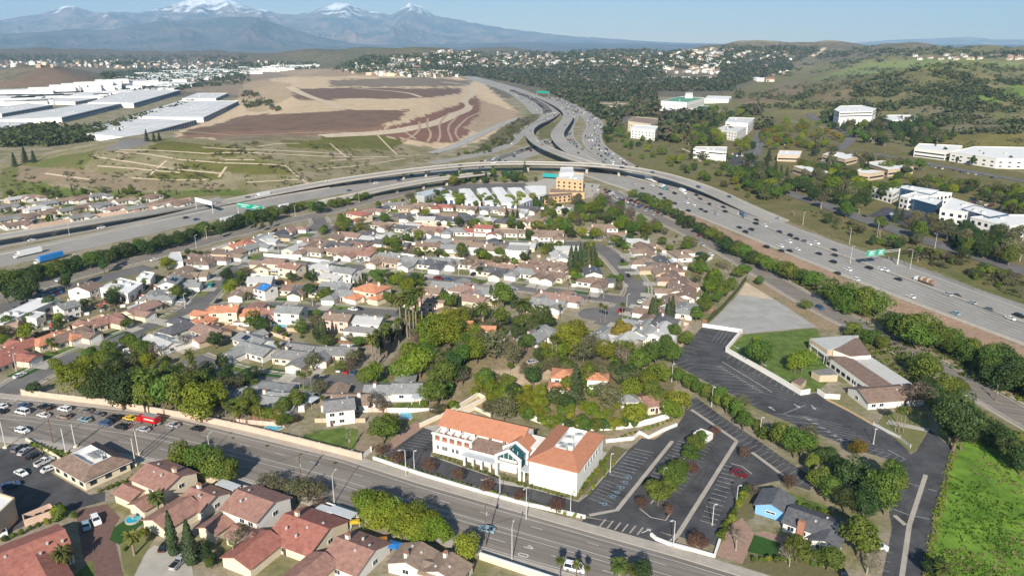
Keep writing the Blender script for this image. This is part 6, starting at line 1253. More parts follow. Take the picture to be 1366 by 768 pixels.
# ------------------------------------------------------------ church
zf = 8.0; A, B_, C_, D_ = P(702.7, 612.8, zf), P(771.5, 630, zf), P(809, 580, zf), P(745.4, 566, zf)
ux = (B_ - A); WB_ = ux.length; ux.normalize(); uy = Vector((-ux.y, ux.x, 0)); dB = ((C_ - B_).dot(uy) + (D_ - A).dot(uy)) / 2; CH = Vector((A.x, A.y, 0)); rzc = math.atan2(ux.y, ux.x)
fl = P(577.7, 603, 0); LW = (CH - fl).dot(ux); off = (fl - CH).dot(uy)      # left wing: length and set-back of its front wall
def cl(px, py, z): v = P(px, py, z) - CH; return v.dot(ux), v.dot(uy)
t = thing("church", "white church with orange tile roofs and a glazed gable entrance", "church", tuple(CH), rzc, px=(690, 590))
print("CHURCH", WB_, dB, LW, off, cl(612, 548, 9), cl(722, 577, 9), cl(604, 570, 7))
# block on the car park side: hip roof with a sunken well
mb = MB(); mb.box((WB_ / 2, dB / 2, zf / 2 - .4), (WB_ - 1, dB - 1, zf + .3), M['white_stucco']); mb.build("wall", t)
kx, ky, zt = WB_ * .34, dB * .30, zf + 1.8; o = [(0, 0), (WB_, 0), (WB_, dB), (0, dB)]; w2 = [(kx, ky), (WB_ * .70, ky), (WB_ * .70, dB * .86), (kx, dB * .86)]
vs = [(x, y, zf) for x, y in o] + [(x, y, zt) for x, y in w2] + [(x, y, zf - .35) for x, y in o] + [(x, y, zf + .5) for x, y in w2]; f = []
for i in range(4): j = (i + 1) % 4; f += [(i, j, 4 + j, 4 + i), (8 + i, 8 + j, j, i)]
mb = MB(); mb.add(vs, f + [(11, 10, 9, 8)], M['roof_tile']); mb.build("tile_roof", t); mb = MB(); f = []
for i in range(4): j = (i + 1) % 4; f += [(4 + i, 4 + j, 12 + j, 12 + i)]
mb.add(vs, f + [(12, 13, 14, 15)], M['roof_white']); ro = mb.build("roof_well", t)
for i, (u, v) in enumerate(((.42, .42), (.5, .36), (.58, .44), (.46, .62), (.6, .74))): obj("rooftop_unit", cmesh(("rooftop_unit", 0), None), t, (WB_ * u, dB * v, zf + .5), .1 * i)
for i in range(6): put_win(t, WB_ - .5, dB * (.3 + .1 * i), 5.6, 0, .9, 1.5, 'glass_teal')
for i in range(3):
    for s in range(2): put_win(t, WB_ * (.22 + .15 * i), .5, 3.6 + 1.9 * s, -math.pi / 2, 1.7, 1.3, 'glass_pale')  if 'glass_pale' in M else None
dm('glass_pale', (.55, .6, .6), .3, .1, .5)
for i in range(3):
    for s in range(2): put_win(t, WB_ * (.30 + .12 * i), .5, 4.4 + 1.5 * s, -math.pi / 2, 1.5, 1.1, 'glass_pale')
# long wing: front storey with pergola terrace, set-back clerestory and tile roof
yF = off; yC = cl(604, 571, 7)[1]; yR = cl(612, 550, 10)[1]; x0 = -LW; x1 = cl(706, 585, 7)[0]; hF = 5.6
mb = MB(); mb.box(((x0 + x1) / 2, (yF + yC) / 2, hF / 2 - .75), (x1 - x0, yC - yF, hF - 1.1 + .4), M['white_stucco']); mb.build("front_wall", t)
mb = MB(); mb.box(((x0 + x1) / 2, (yF + yC) / 2 + .2, hF - .85), (x1 - x0 - .7, yC - yF - .9, .2), M['roof_tile']); mb.build("terrace_floor", t)
zE, zR = 7.4, 10.2; yB = yR + (yR - yC)
mb = MB(); gable_wall(mb, (x0 + x1) / 2 - .5, (yC + yB) / 2, x1 - x0 - 1, yB - yC, zE, math.degrees(math.atan2(zR - zE, (yB - yC) / 2)), M['white_stucco'], z0=-.4); mb.build("wing_wall", t)
mb = MB(); gable_roof(mb, (x0 + x1) / 2 - .5, (yC + yB) / 2, x1 - x0 - 1, yB - yC, zE, math.degrees(math.atan2(zR - zE, (yB - yC) / 2)), M['roof_tile'], over=.6, t=.25); mb.build("wing_roof", t)
Lw = x1 - x0; xp = x0 + Lw * .45
for i in range(6):
    x = x0 + .4 + (xp - x0) * i / 5; mb = MB(); mb.box((x, yF + .35, hF - .15), (.7, .7, 1.9), M['white_stucco']); mb.build("pergola_post", t); mb = MB(); mb.box((x, (yF + yC) / 2, hF + .75), (.35, yC - yF, .4), M['white_stucco']); mb.build("pergola_beam", t)
mb = MB(); mb.box(((x0 + xp) / 2, yF + .35, hF + .95), (xp - x0 + .8, .6, .55), M['white_stucco']); mb.build("pergola_lintel", t)
for i in range(5): x = x0 + .4 + (xp - x0) * (i + .5) / 5; mb = MB(); mb.box((0, 0, 0), ((xp - x0) / 5 - .9, .2, .6), M['roof_tile']); mb.build("terrace_panel", t, (x, yF + .2, hF - .75))
mb = MB(); mb.add([(xp, yF - .3, hF - .9), (x1 - 1, yF - .3, hF - .9), (x1 - 1, yC, hF + .6), (xp, yC, hF + .6), (xp, yF - .3, hF - 1.2), (x1 - 1, yF - .3, hF - 1.2), (x1 - 1, yC, hF + .2), (xp, yC, hF + .2)], [(0, 1, 2, 3), (4, 5, 1, 0), (7, 6, 5, 4), (5, 6, 2, 1), (7, 4, 0, 3)], M['roof_brown']); mb.build("lean_to_roof", t)
for i in range(5): put_win(t, x0 + 3 + Lw * .17 * i, yC, 6.3, -math.pi / 2, 1.0, 1.2)
for x, w in ((.03, .7), (.10, .8), (.135, .8), (.22, .8), (.27, .9)): put_win(t, x0 + 1 + Lw * x, yF, 2.4, -math.pi / 2, w, 1.3)
# canopy on columns and glazed gable entrance
xe, _ = cl(680, 610, 6); ye = yF - 1.5
mb = MB(); mb.box((x0 + Lw * .62, yF - 1.3, 3.4), (Lw * .42, 3.2, .3), M['metal_roof_pale']); mb.build("canopy", t); mb = MB(); mb.box((xe + 8.6, yF - 1.3, 3.4), (9.5, 3.0, .3), M['metal_roof_pale']); mb.build("canopy", t)
for x in [x0 + Lw * (.44 + .1 * i) for i in range(4)] + [xe + 5, xe + 8.8, xe + 12.6]:
    mb = MB(); mb.box((0, 0, 1.6), (.55, .55, 3.3), M['white_stucco']); mb.build("column", t, (x, yF - 2.5, 0))
ew = 7.5
for s in (-1, 1):
    for y in (ye - 1.2, ye + 4): mb = MB(); mb.box((0, 0, 3.1), (.75, .75, 6.4), M['white_stucco']); mb.build("entrance_column", t, (xe + s * ew / 2, y, 0))
for y in (ye - 1.2, ye + 4):
    mb = MB(); k = 2.6
    for s in (-1, 1): L = math.hypot(ew / 2 + .4, k); mb.box((xe + s * (ew / 4 + .15), y, 6.3 + k / 2), (L, .7, .7), M['white_stucco'], ry=s * math.atan2(k, ew / 2 + .4))
    mb.box((xe, y, 4.6), (ew, .5, .5), M['white_stucco']); mb.build("gable_frame", t)
mb = MB(); gable_wall(mb, xe, ye + 2.8, ew - .6, 4.4, 6.0, 34, M['glass_teal'], 'y', z0=4.9); gable_wall(mb, xe, ye + 4.3, ew - .8, .3, 4.8, 4, M['glass_teal'], 'y', z0=0); mb.build("entrance_glass", t)
mb = MB(); gable_roof(mb, xe, ye + 7.6, ew + .4, 6.4, 6.2, 34, M['roof_tile'], 'y', .3); mb.build("entrance_roof", t); mb = MB(); gable_roof(mb, xe, ye + 1.6, ew - .5, 4.8, 6.2, 34, M['glass_teal'], 'y', .02, .12); mb.build("glass_roof", t)
for i in range(4): mb = MB(); mb.box((0, 0, 6.6), (.14, .12, 3.2 + (1.2 if i in (1, 2) else 0)), M['trim_white']); mb.build("mullion", t, (xe - ew / 2 + 1.5 * (i + 1), ye + .55, 0))
# link between wing and block
mb = MB(); mb.box((1 + (x1) / 2, yC + 4, 3.2), (max(2, -x1 + 3), 7.5, 7), M['white_stucco']); mb.build("link_wall", t)
# ------------------------------------------------------------ walls and fences
def wall(name, label, px, h, w, m, cap=None, post=0, it=0, cat="wall", pxl=None, pm=None):
    pts = [G(a, b) for a, b in px]; pts = tess(smooth(pts, it), 6); o = Vector(pts[0]); t = thing(name, label, cat, tuple(o), px=pxl or px[len(px) // 2])
    def sweep(w, z0, z1, mm, nm):
        mb = MB(); vs = []; n = len(pts)
        for i, p in enumerate(pts):
            d = pts[min(i + 1, n - 1)] - pts[max(i - 1, 0)]; d.z = 0; d.normalize(); s = Vector((-d.y, d.x, 0)); q = p - o; q.z = hz(p.x, p.y) - o.z
            for a, z in ((w / 2, z0), (w / 2, z1), (-w / 2, z1), (-w / 2, z0)): vs.append(tuple(q + s * a + Vector((0, 0, z))))
        mb.add(vs, [(4 * i + k, 4 * i + k + 1, 4 * i + 5 + k, 4 * i + 4 + k) for i in range(n - 1) for k in range(3)] + [(0, 3, 2, 1), (4 * n - 4, 4 * n - 3, 4 * n - 2, 4 * n - 1)], M[mm]); mb.build(nm, t)
    sweep(w, -.4, h, m, "wall_face")
    if cap: sweep(w + .14, h, h + .12, cap, "coping")
    if post:
        P_ = tess(pts, post)
        for p in P_[::max(1, int(post / 6))]:
            obj("pier", cmesh(("pier", h, w, pm or m), lambda mb: mb.box((0, 0, h / 2), (w + .22, w + .22, h + .5), M[pm or m])), t, (p.x - o.x, p.y - o.y, hz(p.x, p.y) - o.z), .3)
    return t
wall("garden_wall", "long peach pink block wall along the far side of the avenue", [(30, 527), (80, 533), (140, 540), (200, 550), (260, 560), (330, 575), (400, 592), (482, 613)], 2.2, .3, 'peach_wall', 'sidewalk', 6)
wall("garden_wall", "low white retaining wall along the church frontage", [(498, 612), (560, 633), (620, 651), (700, 673), (781, 691)], .8, .5, 'white_stucco', 'trim_white')
wall("garden_wall", "low white wall on the car park entrance side", [(868, 714), (875, 720), (893, 727), (925, 735), (953, 743), (960, 722)], .8, .5, 'white_stucco', 'trim_white')
wall("retaining_wall", "curved pale retaining wall behind the church hillside", [(692, 545), (700, 556), (730, 568), (770, 574), (820, 573), (862, 567), (893, 557)], 1.8, .4, 'white_stucco', 'trim_white', it=1)
wall("retaining_wall", "lower white terrace wall at the head of the car park", [(808, 590), (845, 586), (853, 578), (865, 585), (885, 575), (903, 568)], 1.0, .4, 'white_stucco', 'trim_white')
wall("retaining_wall", "long pale zigzag wall beside the paved ramp", [(560, 570), (600, 552), (638, 528), (648, 534), (600, 556)], 1.4, .35, 'cream_stucco', 'trim_white'); wall("retaining_wall", "low cream wall framing the court behind the church", [(590, 566), (612, 556), (634, 546), (655, 556)], 1.0, .35, 'cream_stucco', 'trim_white')
wall("garden_wall", "long white wall between the far car park and the school yard", [(989, 444), (968, 469), (1000, 487), (1035, 507), (1068, 527), (1080, 525)], 1.9, .35, 'white_stucco', 'trim_white'); wall("garden_wall", "short white wall at the gated car park end", [(937, 436), (957, 439), (990, 444)], 1.6, .35, 'white_stucco', 'trim_white'); wall("garden_wall", "white wall beside the school entrance drive", [(1090, 524), (1100, 531), (1120, 532)], 1.8, .35, 'white_stucco')
wall("fence", "tall dark mesh fence along the gravel lot edge", [(944, 431), (965, 411), (985, 388), (995, 374)], 2.6, .12, 'bush_dark', None, 6, cat="fence"); wall("garden_wall", "pale wall along the sloping yard above the gravel lot", [(925, 360), (935, 352), (950, 345)], 1.5, .3, 'white_stucco')
wall("garden_wall", "long white garden wall by the upper street corner", [(352, 342), (385, 345), (440, 352)], 2.0, .3, 'white_stucco', None); wall("garden_wall", "pale wall strip beside the tall hedge on the avenue", [(436, 676), (460, 684), (480, 690)], 1.6, .3, 'white_stucco'); wall("garden_wall", "pale yellow wall on the near side of the avenue", [(640, 745), (700, 765), (760, 785)], 1.8, .4, 'cream_stucco', 'trim_white')
wall("garden_wall", "back wall of the tiled houses along the avenue", [(225, 628), (300, 648), (345, 660)], 1.9, .3, 'tan_stucco', 'sidewalk', 6); wall("garden_wall", "low cream wall round the restaurant car park", [(35, 587), (60, 600), (82, 614)], .9, .35, 'cream_stucco'); wall("retaining_wall", "orange kerb wall in front of the school building", [(1102, 533), (1130, 547), (1165, 567)], .5, .4, 'orange_stucco')
wall("fence", "white picket fence by the driveway bend", [(470, 606), (482, 613), (495, 602)], 1.5, .12, 'trim_white', None, 6, cat="fence"); wall("fence", "blank concrete wall bordering the tract beside the ramp", [(38, 307), (100, 296), (180, 284), (255, 268)], 3.2, .3, 'peach_wall', None, 0, cat="fence"); wall("fence", "white fence behind the houses of the second street", [(540, 325), (610, 338), (700, 346)], 1.8, .15, 'trim_white', None, 0, cat="fence")
wall("fence", "chain link fence on the bank past the sign gantry", [(1185, 345), (1240, 365), (1300, 388), (1366, 410)], 1.4, .08, 'metal_grey', None, 12, cat="fence"); wall("fence", "metal railing round the school corner lawn", [(1165, 567), (1200, 585), (1214, 597)], 1.0, .06, 'metal_pale', None, 6, cat="fence")
for t_, w, d, k, px, py in FENCES:
    if k % 5 > 3: continue
    rz = t_.rotation_euler[2]; c, s = math.cos(rz), math.sin(rz); y = d / 2 + 7.6; mm = ('trim_white', 'wood_fence', 'tan_stucco', 'pink_stucco')[k % 4]
    q = (t_.location.x - s * y, t_.location.y + c * y); v = Vector((q[0], q[1], 0))
    if on_street(v): continue
    f = thing("yard_fence", ("white", "brown board", "tan block", "pinkish block")[k % 4] + " yard fence " + near(px, py), "fence", (q[0], q[1], hz(*q)), rz, "yard fences", (px, py))
    for i in range(7): obj("fence_panel", cmesh(("fence_panel", mm), lambda mb: mb.box((0, 0, .75), (2.32, .1, 1.7), M[mm])), f, (-7.2 + 2.4 * i, 0, 0))
    for i in range(0, 8, 7): obj("fence_panel", cmesh(("fence_panel", mm), None), f, (-8.4 + 2.4 * i, -1.3, 0), math.pi / 2)
# ------------------------------------------------------------ vehicles
def car_body(kind):
    L, Wd, H, hood, cab0, cab1, roof0, roof1, belt = {'sedan': (4.7, 1.82, 1.45, .78, -1.75, 1.15, -1.05, .45, .92), 'suv': (4.8, 1.95, 1.75, 1.0, -2.3, 1.1, -2.0, .5, 1.1), 'van': (5.2, 2.0, 2.1, 1.05, -2.5, 1.75, -2.4, 1.1, 1.15), 'pickup': (5.6, 1.95, 1.8, 1.05, -.5, 1.35, -.3, .75, 1.1)}[kind]
    h = L / 2; w = Wd / 2
    def body(mb, m):
        prof = [(-h, .35), (-h * .97, belt * .95), (cab0 - .1 if kind != 'pickup' else -h * .97, belt), (cab1 + .15, belt), (h * .9, hood * .95), (h, hood * .72), (h * .98, .32)]
        n = len(prof); vs = []
        for s in (-1, 1):
            for x, z in prof: vs.append((x, s * w * (.93 if abs(x) > h * .88 else 1), z))
        mb.add(vs, [(i, (i + 1) % n, n + (i + 1) % n, n + i) for i in range(n)] + [tuple(range(n))[::-1], tuple(range(n, 2 * n))], m)
        wi = w * .80; zr = H; mb.add([(roof0, -wi, zr - .06), (roof1, -wi, zr - .06), (roof1, wi, zr - .06), (roof0, wi, zr - .06), (roof0 + .1, -wi * .92, zr), (roof1 - .1, -wi * .92, zr), (roof1 - .1, wi * .92, zr), (roof0 + .1, wi * .92, zr)], [(4, 5, 6, 7), (0, 1, 5, 4), (1, 2, 6, 5), (2, 3, 7, 6), (3, 0, 4, 7), (3, 2, 1, 0)], m)
        for s in (-1, 1):      # pillars
            for xa, xb in ((cab0, roof0), (cab1, roof1), ((cab0 + cab1) / 2 - .1, (roof0 + roof1) / 2)): mb.tube((xa, s * w * .95, belt - .05), (xb, s * wi, zr - .04), .06, .05, m, 4)
        if kind == 'pickup':
            for s in (-1, 1): mb.box((-1.65, s * (w - .06), belt + .12), (2.2, .1, .3), m)
    def glass(mb):
        wi = w * .78; vs = [(cab0, -w * .94, belt - .03), (cab1, -w * .94, belt - .03), (cab1, w * .94, belt - .03), (cab0, w * .94, belt - .03), (roof0, -wi, H - .06), (roof1, -wi, H - .06), (roof1, wi, H - .06), (roof0, wi, H - .06)]
        mb.add(vs, [(0, 1, 5, 4), (1, 2, 6, 5), (2, 3, 7, 6), (3, 0, 4, 7)], M['glass'])
        if kind == 'pickup': mb.box((-1.7, 0, belt + .02), (2.1, w * 1.7, .04), M['tyre'])
    return L, w, H, belt, body, glass
FARCARS = []; NCAR = 0; CARCAT = {'sedan': 'car', 'suv': 'car', 'van': 'van', 'pickup': 'pickup'}
COLW = {'white': 'white', 'silver': 'silver', 'grey': 'dark grey', 'black': 'black', 'blue': 'navy blue', 'light_blue': 'pale blue', 'dark_red': 'dark red', 'red': 'bright red', 'yellow': 'yellow', 'brown': 'tan', 'teal': 'turquoise', 'orange': 'orange', 'green': 'dark green'}
def car(kind, col, loc, rz, label, px, group):
    global NCAR; NCAR += 1; L, w, H, belt, body, glass = car_body(kind); m = M['paint_car_' + col]; loc = tuple(loc); d = math.hypot(loc[0], loc[1])
    if d > 830:
        b_ = body; FARCARS.append((kind, col, loc, rz)); return None
    nm = {'sedan': 'car', 'suv': 'car', 'van': 'van', 'pickup': 'pickup_truck'}[kind]
    if d > 520:
        def all_(mb):
            body(mb, m); glass(mb)
            for x in (-.3, .3):
                for s in (-1, 1): mb.tube((x * L, s * (w - .2), .33), (x * L, s * (w + .02), .33), .33, .33, M['tyre'], 8)
        o = obj(nm, cmesh(("car_far", kind, col), all_), None, loc, rz); tag(o, label, CARCAT[kind], group, px); return o
    t = thing(nm, label, CARCAT[kind], loc, rz, group, px)
    obj("body", cmesh(("car_body", kind, col), lambda mb: body(mb, m)), t); obj("window_glass", cmesh(("car_glass", kind), glass), t)
    for x in (-.3, .3):
        for s in (-1, 1): obj("wheel", cmesh(("wheel",), lambda mb: (mb.tube((0, -.11, 0), (0, .11, 0), .33, .33, M['tyre'], 12), mb.tube((0, -.125, 0), (0, .125, 0), .2, .2, M['rim'], 8))), t, (x * L, s * (w - .08), .33))
    if d < 330:
        for s in (-1, 1): obj("headlight", cmesh(("headlight",), lambda mb: mb.box((0, 0, 0), (.08, .36, .16), M['lamp_clear'])), t, (L / 2 * .965, s * w * .66, .66)); obj("tail_light", cmesh(("tail_light",), lambda mb: mb.box((0, 0, 0), (.08, .34, .18), M['lamp_red'])), t, (-L / 2 * .985, s * w * .68, .76))
    return t
def car_px(px, py, col, kind, rz, label, group, up=.7): p = GP(px, py, up); return car(kind, col, (p.x, p.y, hz(p.x, p.y) + .05), rz, label, (px, py), group)
def dirpx(a, b): e = P(*b, 0) - P(*a, 0); return math.atan2(e.y, e.x)
AV = dirpx((300, 600), (100, 556)); gq = "cars waiting on the avenue"
for px, py, col, kind in [(2, 541, 'white', 'sedan'), (30, 549, 'white', 'van'), (31, 540, 'blue', 'sedan'), (60, 543, 'black', 'pickup'), (58, 553, 'white', 'sedan'), (86, 545, 'white', 'suv'), (85, 555, 'brown', 'suv'), (115, 547, 'grey', 'sedan'), (113, 559, 'light_blue', 'sedan'), (130, 552, 'grey', 'sedan'), (140, 564, 'blue', 'suv'), (151, 557, 'black', 'suv'), (162, 569, 'black', 'suv'), (173, 557, 'yellow', 'sedan'), (191, 572, 'silver', 'sedan'), (231, 566, 'silver', 'sedan'), (262, 571, 'black', 'sedan'), (0, 548, 'black', 'sedan')]:
    car_px(px, py, col, kind, AV, COLW[col] + {'sedan': ' saloon', 'suv': ' estate car', 'van': ' van', 'pickup': ' pickup'}[kind] + " waiting on the avenue above the restaurant", gq)
car_px(30, 574, 'white', 'suv', AV + math.pi, "white estate car alone in the near lane of the avenue", gq); car_px(649, 705, 'light_blue', 'sedan', AV, "pale blue hatchback passing the hedge shadow on the avenue", gq); car_px(767, 757, 'white', 'van', AV + math.pi, "white van half hidden by the small palms", gq)
gp = "parked cars"
for px, py, col, kind, a, b, lb in [(25, 597, 'grey', 'suv', (20, 601), (34, 592), "dark grey estate in the restaurant car park"), (33, 601, 'silver', 'sedan', (25, 606), (40, 596), "silver saloon second in the restaurant car park"), (45, 607, 'black', 'sedan', (38, 611), (58, 602), "black car third along the restaurant car park"), (59, 615, 'white', 'pickup', (50, 620), (70, 610), "white pickup beside the cream kerb wall"), (66, 624, 'white', 'sedan', (58, 628), (74, 621), "white saloon beside the restaurant wall"), (28, 630, 'white', 'sedan', (20, 626), (38, 634), "white saloon turning in the restaurant car park"),
    (14, 647, 'blue', 'suv', (5, 650), (20, 645), "navy car in the shade of the corner store"), (115, 700, 'light_blue', 'sedan', (113, 692), (117, 708), "pale blue car parked on the brick drive"), (128, 693, 'white', 'suv', (124, 686), (131, 700), "white estate parked on the brick drive"), (3, 708, 'white', 'sedan', (0, 700), (6, 714), "white saloon beside the bin enclosure"), (986, 631, 'dark_red', 'suv', (978, 628), (996, 635), "dark red estate alone in the church car park"), (239, 749, 'silver', 'pickup', (230, 757), (248, 740), "silver pickup in front of the cypress pair"), (220, 727, 'black', 'sedan', (216, 734), (226, 720), "black car in the shade of the first cypress"),
    (1172, 727, 'white', 'sedan', (1164, 725), (1180, 730), "white saloon tucked under the pale tree"), (1124, 764, 'black', 'sedan', (1120, 757), (1128, 770), "black car by the gravel verge of the avenue"), (710, 482, 'silver', 'sedan', (700, 484), (716, 480), "silver saloon on the sandy knoll drive"), (463, 494, 'red', 'sedan', (458, 500), (468, 488), "bright red car on the cul-de-sac driveway"), (472, 496, 'blue', 'sedan', (467, 503), (476, 489), "navy car beside the red one on the cul-de-sac"), (453, 492, 'white', 'sedan', (448, 498), (457, 486), "white car beside the red one on the cul-de-sac"),
    (291, 401, 'black', 'sedan', (297, 397), (286, 405), "black car driving round the winding street bend"), (282, 380, 'teal', 'suv', (275, 386), (290, 374), "turquoise car parked by the winding street"), (26, 500, 'white', 'sedan', (18, 503), (32, 497), "white car parked at the foot of the winding street"), (245, 400, 'blue', 'pickup', (236, 404), (252, 396), "navy pickup in a driveway above the bend"), (598, 372, 'blue', 'sedan', (590, 371), (605, 374), "navy car parked on the long street"), (585, 371, 'dark_red', 'pickup', (578, 370), (593, 372), "dark red pickup parked on the long street"), (562, 368, 'white', 'van', (555, 367), (568, 369), "white van parked on the long street"),
    (829, 413, 'red', 'sedan', (824, 416), (834, 411), "bright red car at the foot of the curving street"), (858, 402, 'white', 'pickup', (850, 404), (866, 401), "white pickup on the bend driveway"), (830, 348, 'black', 'sedan', (826, 342), (834, 354), "black car parked up the curving street"), (838, 367, 'black', 'sedan', (835, 361), (842, 373), "black car by the clipped bushes on the curve"), (1094, 410, 'blue', 'suv', (1085, 405), (1103, 415), "navy car driving beside the gravel lot"), (948, 339, 'white', 'sedan', (940, 335), (956, 344), "white car driving on the hedge lined frontage road"), (937, 326, 'silver', 'sedan', (930, 321), (944, 331), "silver car parked on the hedge lined frontage road"), (80, 373, 'white', 'sedan', (60, 380), (100, 367), "white car on the shops' frontage road"), (206, 346, 'white', 'sedan', (190, 350), (220, 342), "white car near the broad green tree on the frontage road"),
    (471, 412, 'white', 'sedan', (465, 411), (478, 413), "white car parked by the mansion"), (478, 411, 'black', 'sedan', (472, 410), (485, 412), "black car parked by the mansion"), (440, 403, 'silver', 'sedan', (436, 407), (444, 400), "silver car on the driveway beside the mansion"), (453, 346, 'black', 'sedan', (450, 350), (456, 342), "black car by the round topped garage"), (518, 354, 'black', 'sedan', (514, 357), (522, 351), "black car in a driveway above the long street"), (548, 357, 'grey', 'sedan', (545, 360), (552, 354), "dark grey car in a driveway above the long street"), (668, 322, 'black', 'suv', (660, 321), (676, 323), "black car on the second street under the brown roofs"), (1153, 288, 'black', 'sedan', (1145, 286), (1162, 292), "black car driving past the large office")]:
    car_px(px, py, col, kind, dirpx(a, b), lb, gp)
for t_, w, d, k, px, py in FENCES:
    if k % 4 == 1 and py > 285:
        rz = t_.rotation_euler[2]; m_ = 1 if (k * 7) % 5 < 3 else -1; wx = m_ * (w / 2 - 3.2); y = -d / 2 - 9.4; cc = ('white', 'silver', 'black', 'grey', 'blue', 'white', 'dark_red')[k % 7]
        x_, y_ = t_.location.x + wx * math.cos(rz) - y * math.sin(rz), t_.location.y + wx * math.sin(rz) + y * math.cos(rz)
        if not on_street(Vector((x_, y_, 0))): car(('sedan', 'suv')[k % 2], cc, (x_, y_, hz(x_, y_) + .1), rz + math.pi / 2, COLW[cc] + " car on a driveway " + near(px, py), proj(x_, y_, 0), "cars on driveways")
def along(pts, p):
    b = min(zip(pts[:-1], pts[1:]), key=lambda s: ((s[0] + s[1]) / 2 - p).length); e = b[1] - b[0]; return math.atan2(e.y, e.x)
gf = "cars on the freeways"
FBC = [(929, 260, 'black'), (934, 266, 'black'), (947, 272, 'black'), (941, 282, 'black'), (916, 270, 'white'), (918, 281, 'black'), (965, 276, 'black'), (967, 282, 'black'), (994, 277, 'white'), (1009, 293, 'black'), (1008, 298, 'black'), (1020, 301, 'white'), (986, 303, 'black'), (994, 309, 'black'), (1002, 306, 'black'), (1042, 334, 'black'), (1053, 334, 'black'), (1040, 309, 'black'), (1055, 314, 'black'), (1073, 321, 'grey'), (1079, 325, 'white'), (1089, 324, 'white'), (1111, 349, 'black'), (1113, 340, 'black'), (1112, 333, 'black'), (1131, 359, 'white'), (1141, 372, 'white'), (1022, 329, 'black'), (1041, 328, 'white'), (1063, 332, 'white'), (1117, 364, 'black'),
       (1159, 357, 'black'), (1173, 358, 'white'), (1181, 360, 'white'), (1198, 372, 'black'), (1264, 392, 'silver'), (1276, 394, 'black'), (1297, 403, 'silver'), (1274, 417, 'light_blue'), (1348, 424, 'white'), (1360, 421, 'black'), (881, 259, 'black'), (886, 264, 'black'), (900, 271, 'black'), (857, 251, 'black'), (872, 262, 'black'), (845, 245, 'silver'), (917, 264, 'silver'), (900, 258, 'black'), (925, 273, 'white'), (955, 285, 'silver'), (935, 279, 'black'), (1092, 338, 'black'), (1062, 318, 'black'), (870, 247, 'white'), (890, 252, 'grey'), (1052, 322, 'white'), (1320, 412, 'grey'), (1215, 395, 'white')]
for px, py, col in FBC:
    p = GP(px, py, .7); a = along(FB, p); mid = min(MED, key=lambda v: (v - p).length); side = (p - mid); a += math.pi if (side.x - side.y) < 0 else 0
    kind = rnd.choice(['sedan', 'sedan', 'suv']); car(kind, col, (p.x, p.y, .06), a, "%s car on the jammed freeway %s" % (COLW[col], near(px, py)), (px, py), gf)
def traffic(pts, n, w, z=0, cols=('black', 'white', 'silver', 'grey', 'black', 'white', 'blue', 'dark_red'), lb="far freeway", lanes=4, t0=0, t1=1, flip=False):
    L = tess(pts, 4); a, b = int(len(L) * t0), int(len(L) * t1) - 2; used = set()
    for _ in range(n):
        i = rnd.randint(a, max(a + 1, b)); ln = rnd.randint(0, lanes - 1)
        if any((i + k, ln) in used for k in (-1, 0, 1)): continue
        used.add((i, ln)); e = (L[i + 1] - L[i]); e2 = e.normalized(); s = Vector((-e2.y, e2.x, 0)); p = L[i] + s * (-w / 2 + 2 + (w - 4) * (ln + .5) / lanes)
        px = proj(p.x, p.y, p.z); c = rnd.choice(cols)
        if not (-40 < px[0] < 1410): continue
        car(rnd.choice(['sedan', 'suv', 'sedan', 'van']), c, (p.x, p.y, p.z + .07), math.atan2(e.y, e.x) + (math.pi if flip else 0), "%s car %s %s" % (COLW[c], lb, near(*px)), px, gf)
traffic(FJ, 150, 25, lb="in the slow traffic jam", lanes=5, t0=.0, t1=1); traffic(FC, 40, 60, lb="on the distant freeway", lanes=12, t0=0, t1=.6); traffic(FG, 34, 14, lb="in the interchange lanes", lanes=3)
traffic(FL, 20, 34, lb="on the lorry freeway", lanes=8, t0=.25); traffic(FU, 6, 16, lb="on the upper lorry freeway", t0=.2); traffic(VA, 10, 14, lb="up on the viaduct", lanes=3, t0=.1); traffic(VD, 8, 11, lb="on the swinging ramp", lanes=2); traffic(VE, 7, 15, lb="on the tall connector", lanes=3); traffic(FA, 6, 15, lb="on the inner ramp", lanes=3); traffic(FD, 22, 11, lb="below the viaduct", lanes=2)
# cars stored by the hotel and beside offices and shops
def lot(quad, nx, ny, lb, fill=.85, ang=None, cols=('black', 'white', 'silver', 'grey', 'blue', 'white', 'dark_red'), group="cars in the office lots"):
    a, b, c, d = [P(*q, 0) for q in quad]; e = (d - a); rz = math.atan2(e.y, e.x)
    for i in range(nx):
        for j in range(ny):
            if rnd.random() > fill: continue
            u, v = (i + .5) / nx, (j + .5) / ny; p = a.lerp(b, u).lerp(d.lerp(c, u), v); col = rnd.choice(cols); px = proj(p.x, p.y, p.z); car(rnd.choice(['sedan', 'suv']), col, (p.x, p.y, hz(p.x, p.y) + .07), rz, "%s car parked %s" % (COLW[col], lb), px, group)
lot([(812, 258), (838, 270), (850, 278), (822, 264)], 6, 3, "in the crowded car storage lane", group="cars in the storage lane"); lot([(828, 268), (880, 292), (888, 288), (838, 264)], 10, 2, "along the frontage road by the hotel", .8, group="cars in the storage lane"); lot([(888, 292), (935, 318), (938, 316), (892, 290)], 7, 1, "on the frontage road verge", .6, group="cars in the storage lane"); lot([(795, 254), (815, 262), (822, 258), (802, 251)], 4, 2, "behind the hotel palms", .8, group="cars in the storage lane")
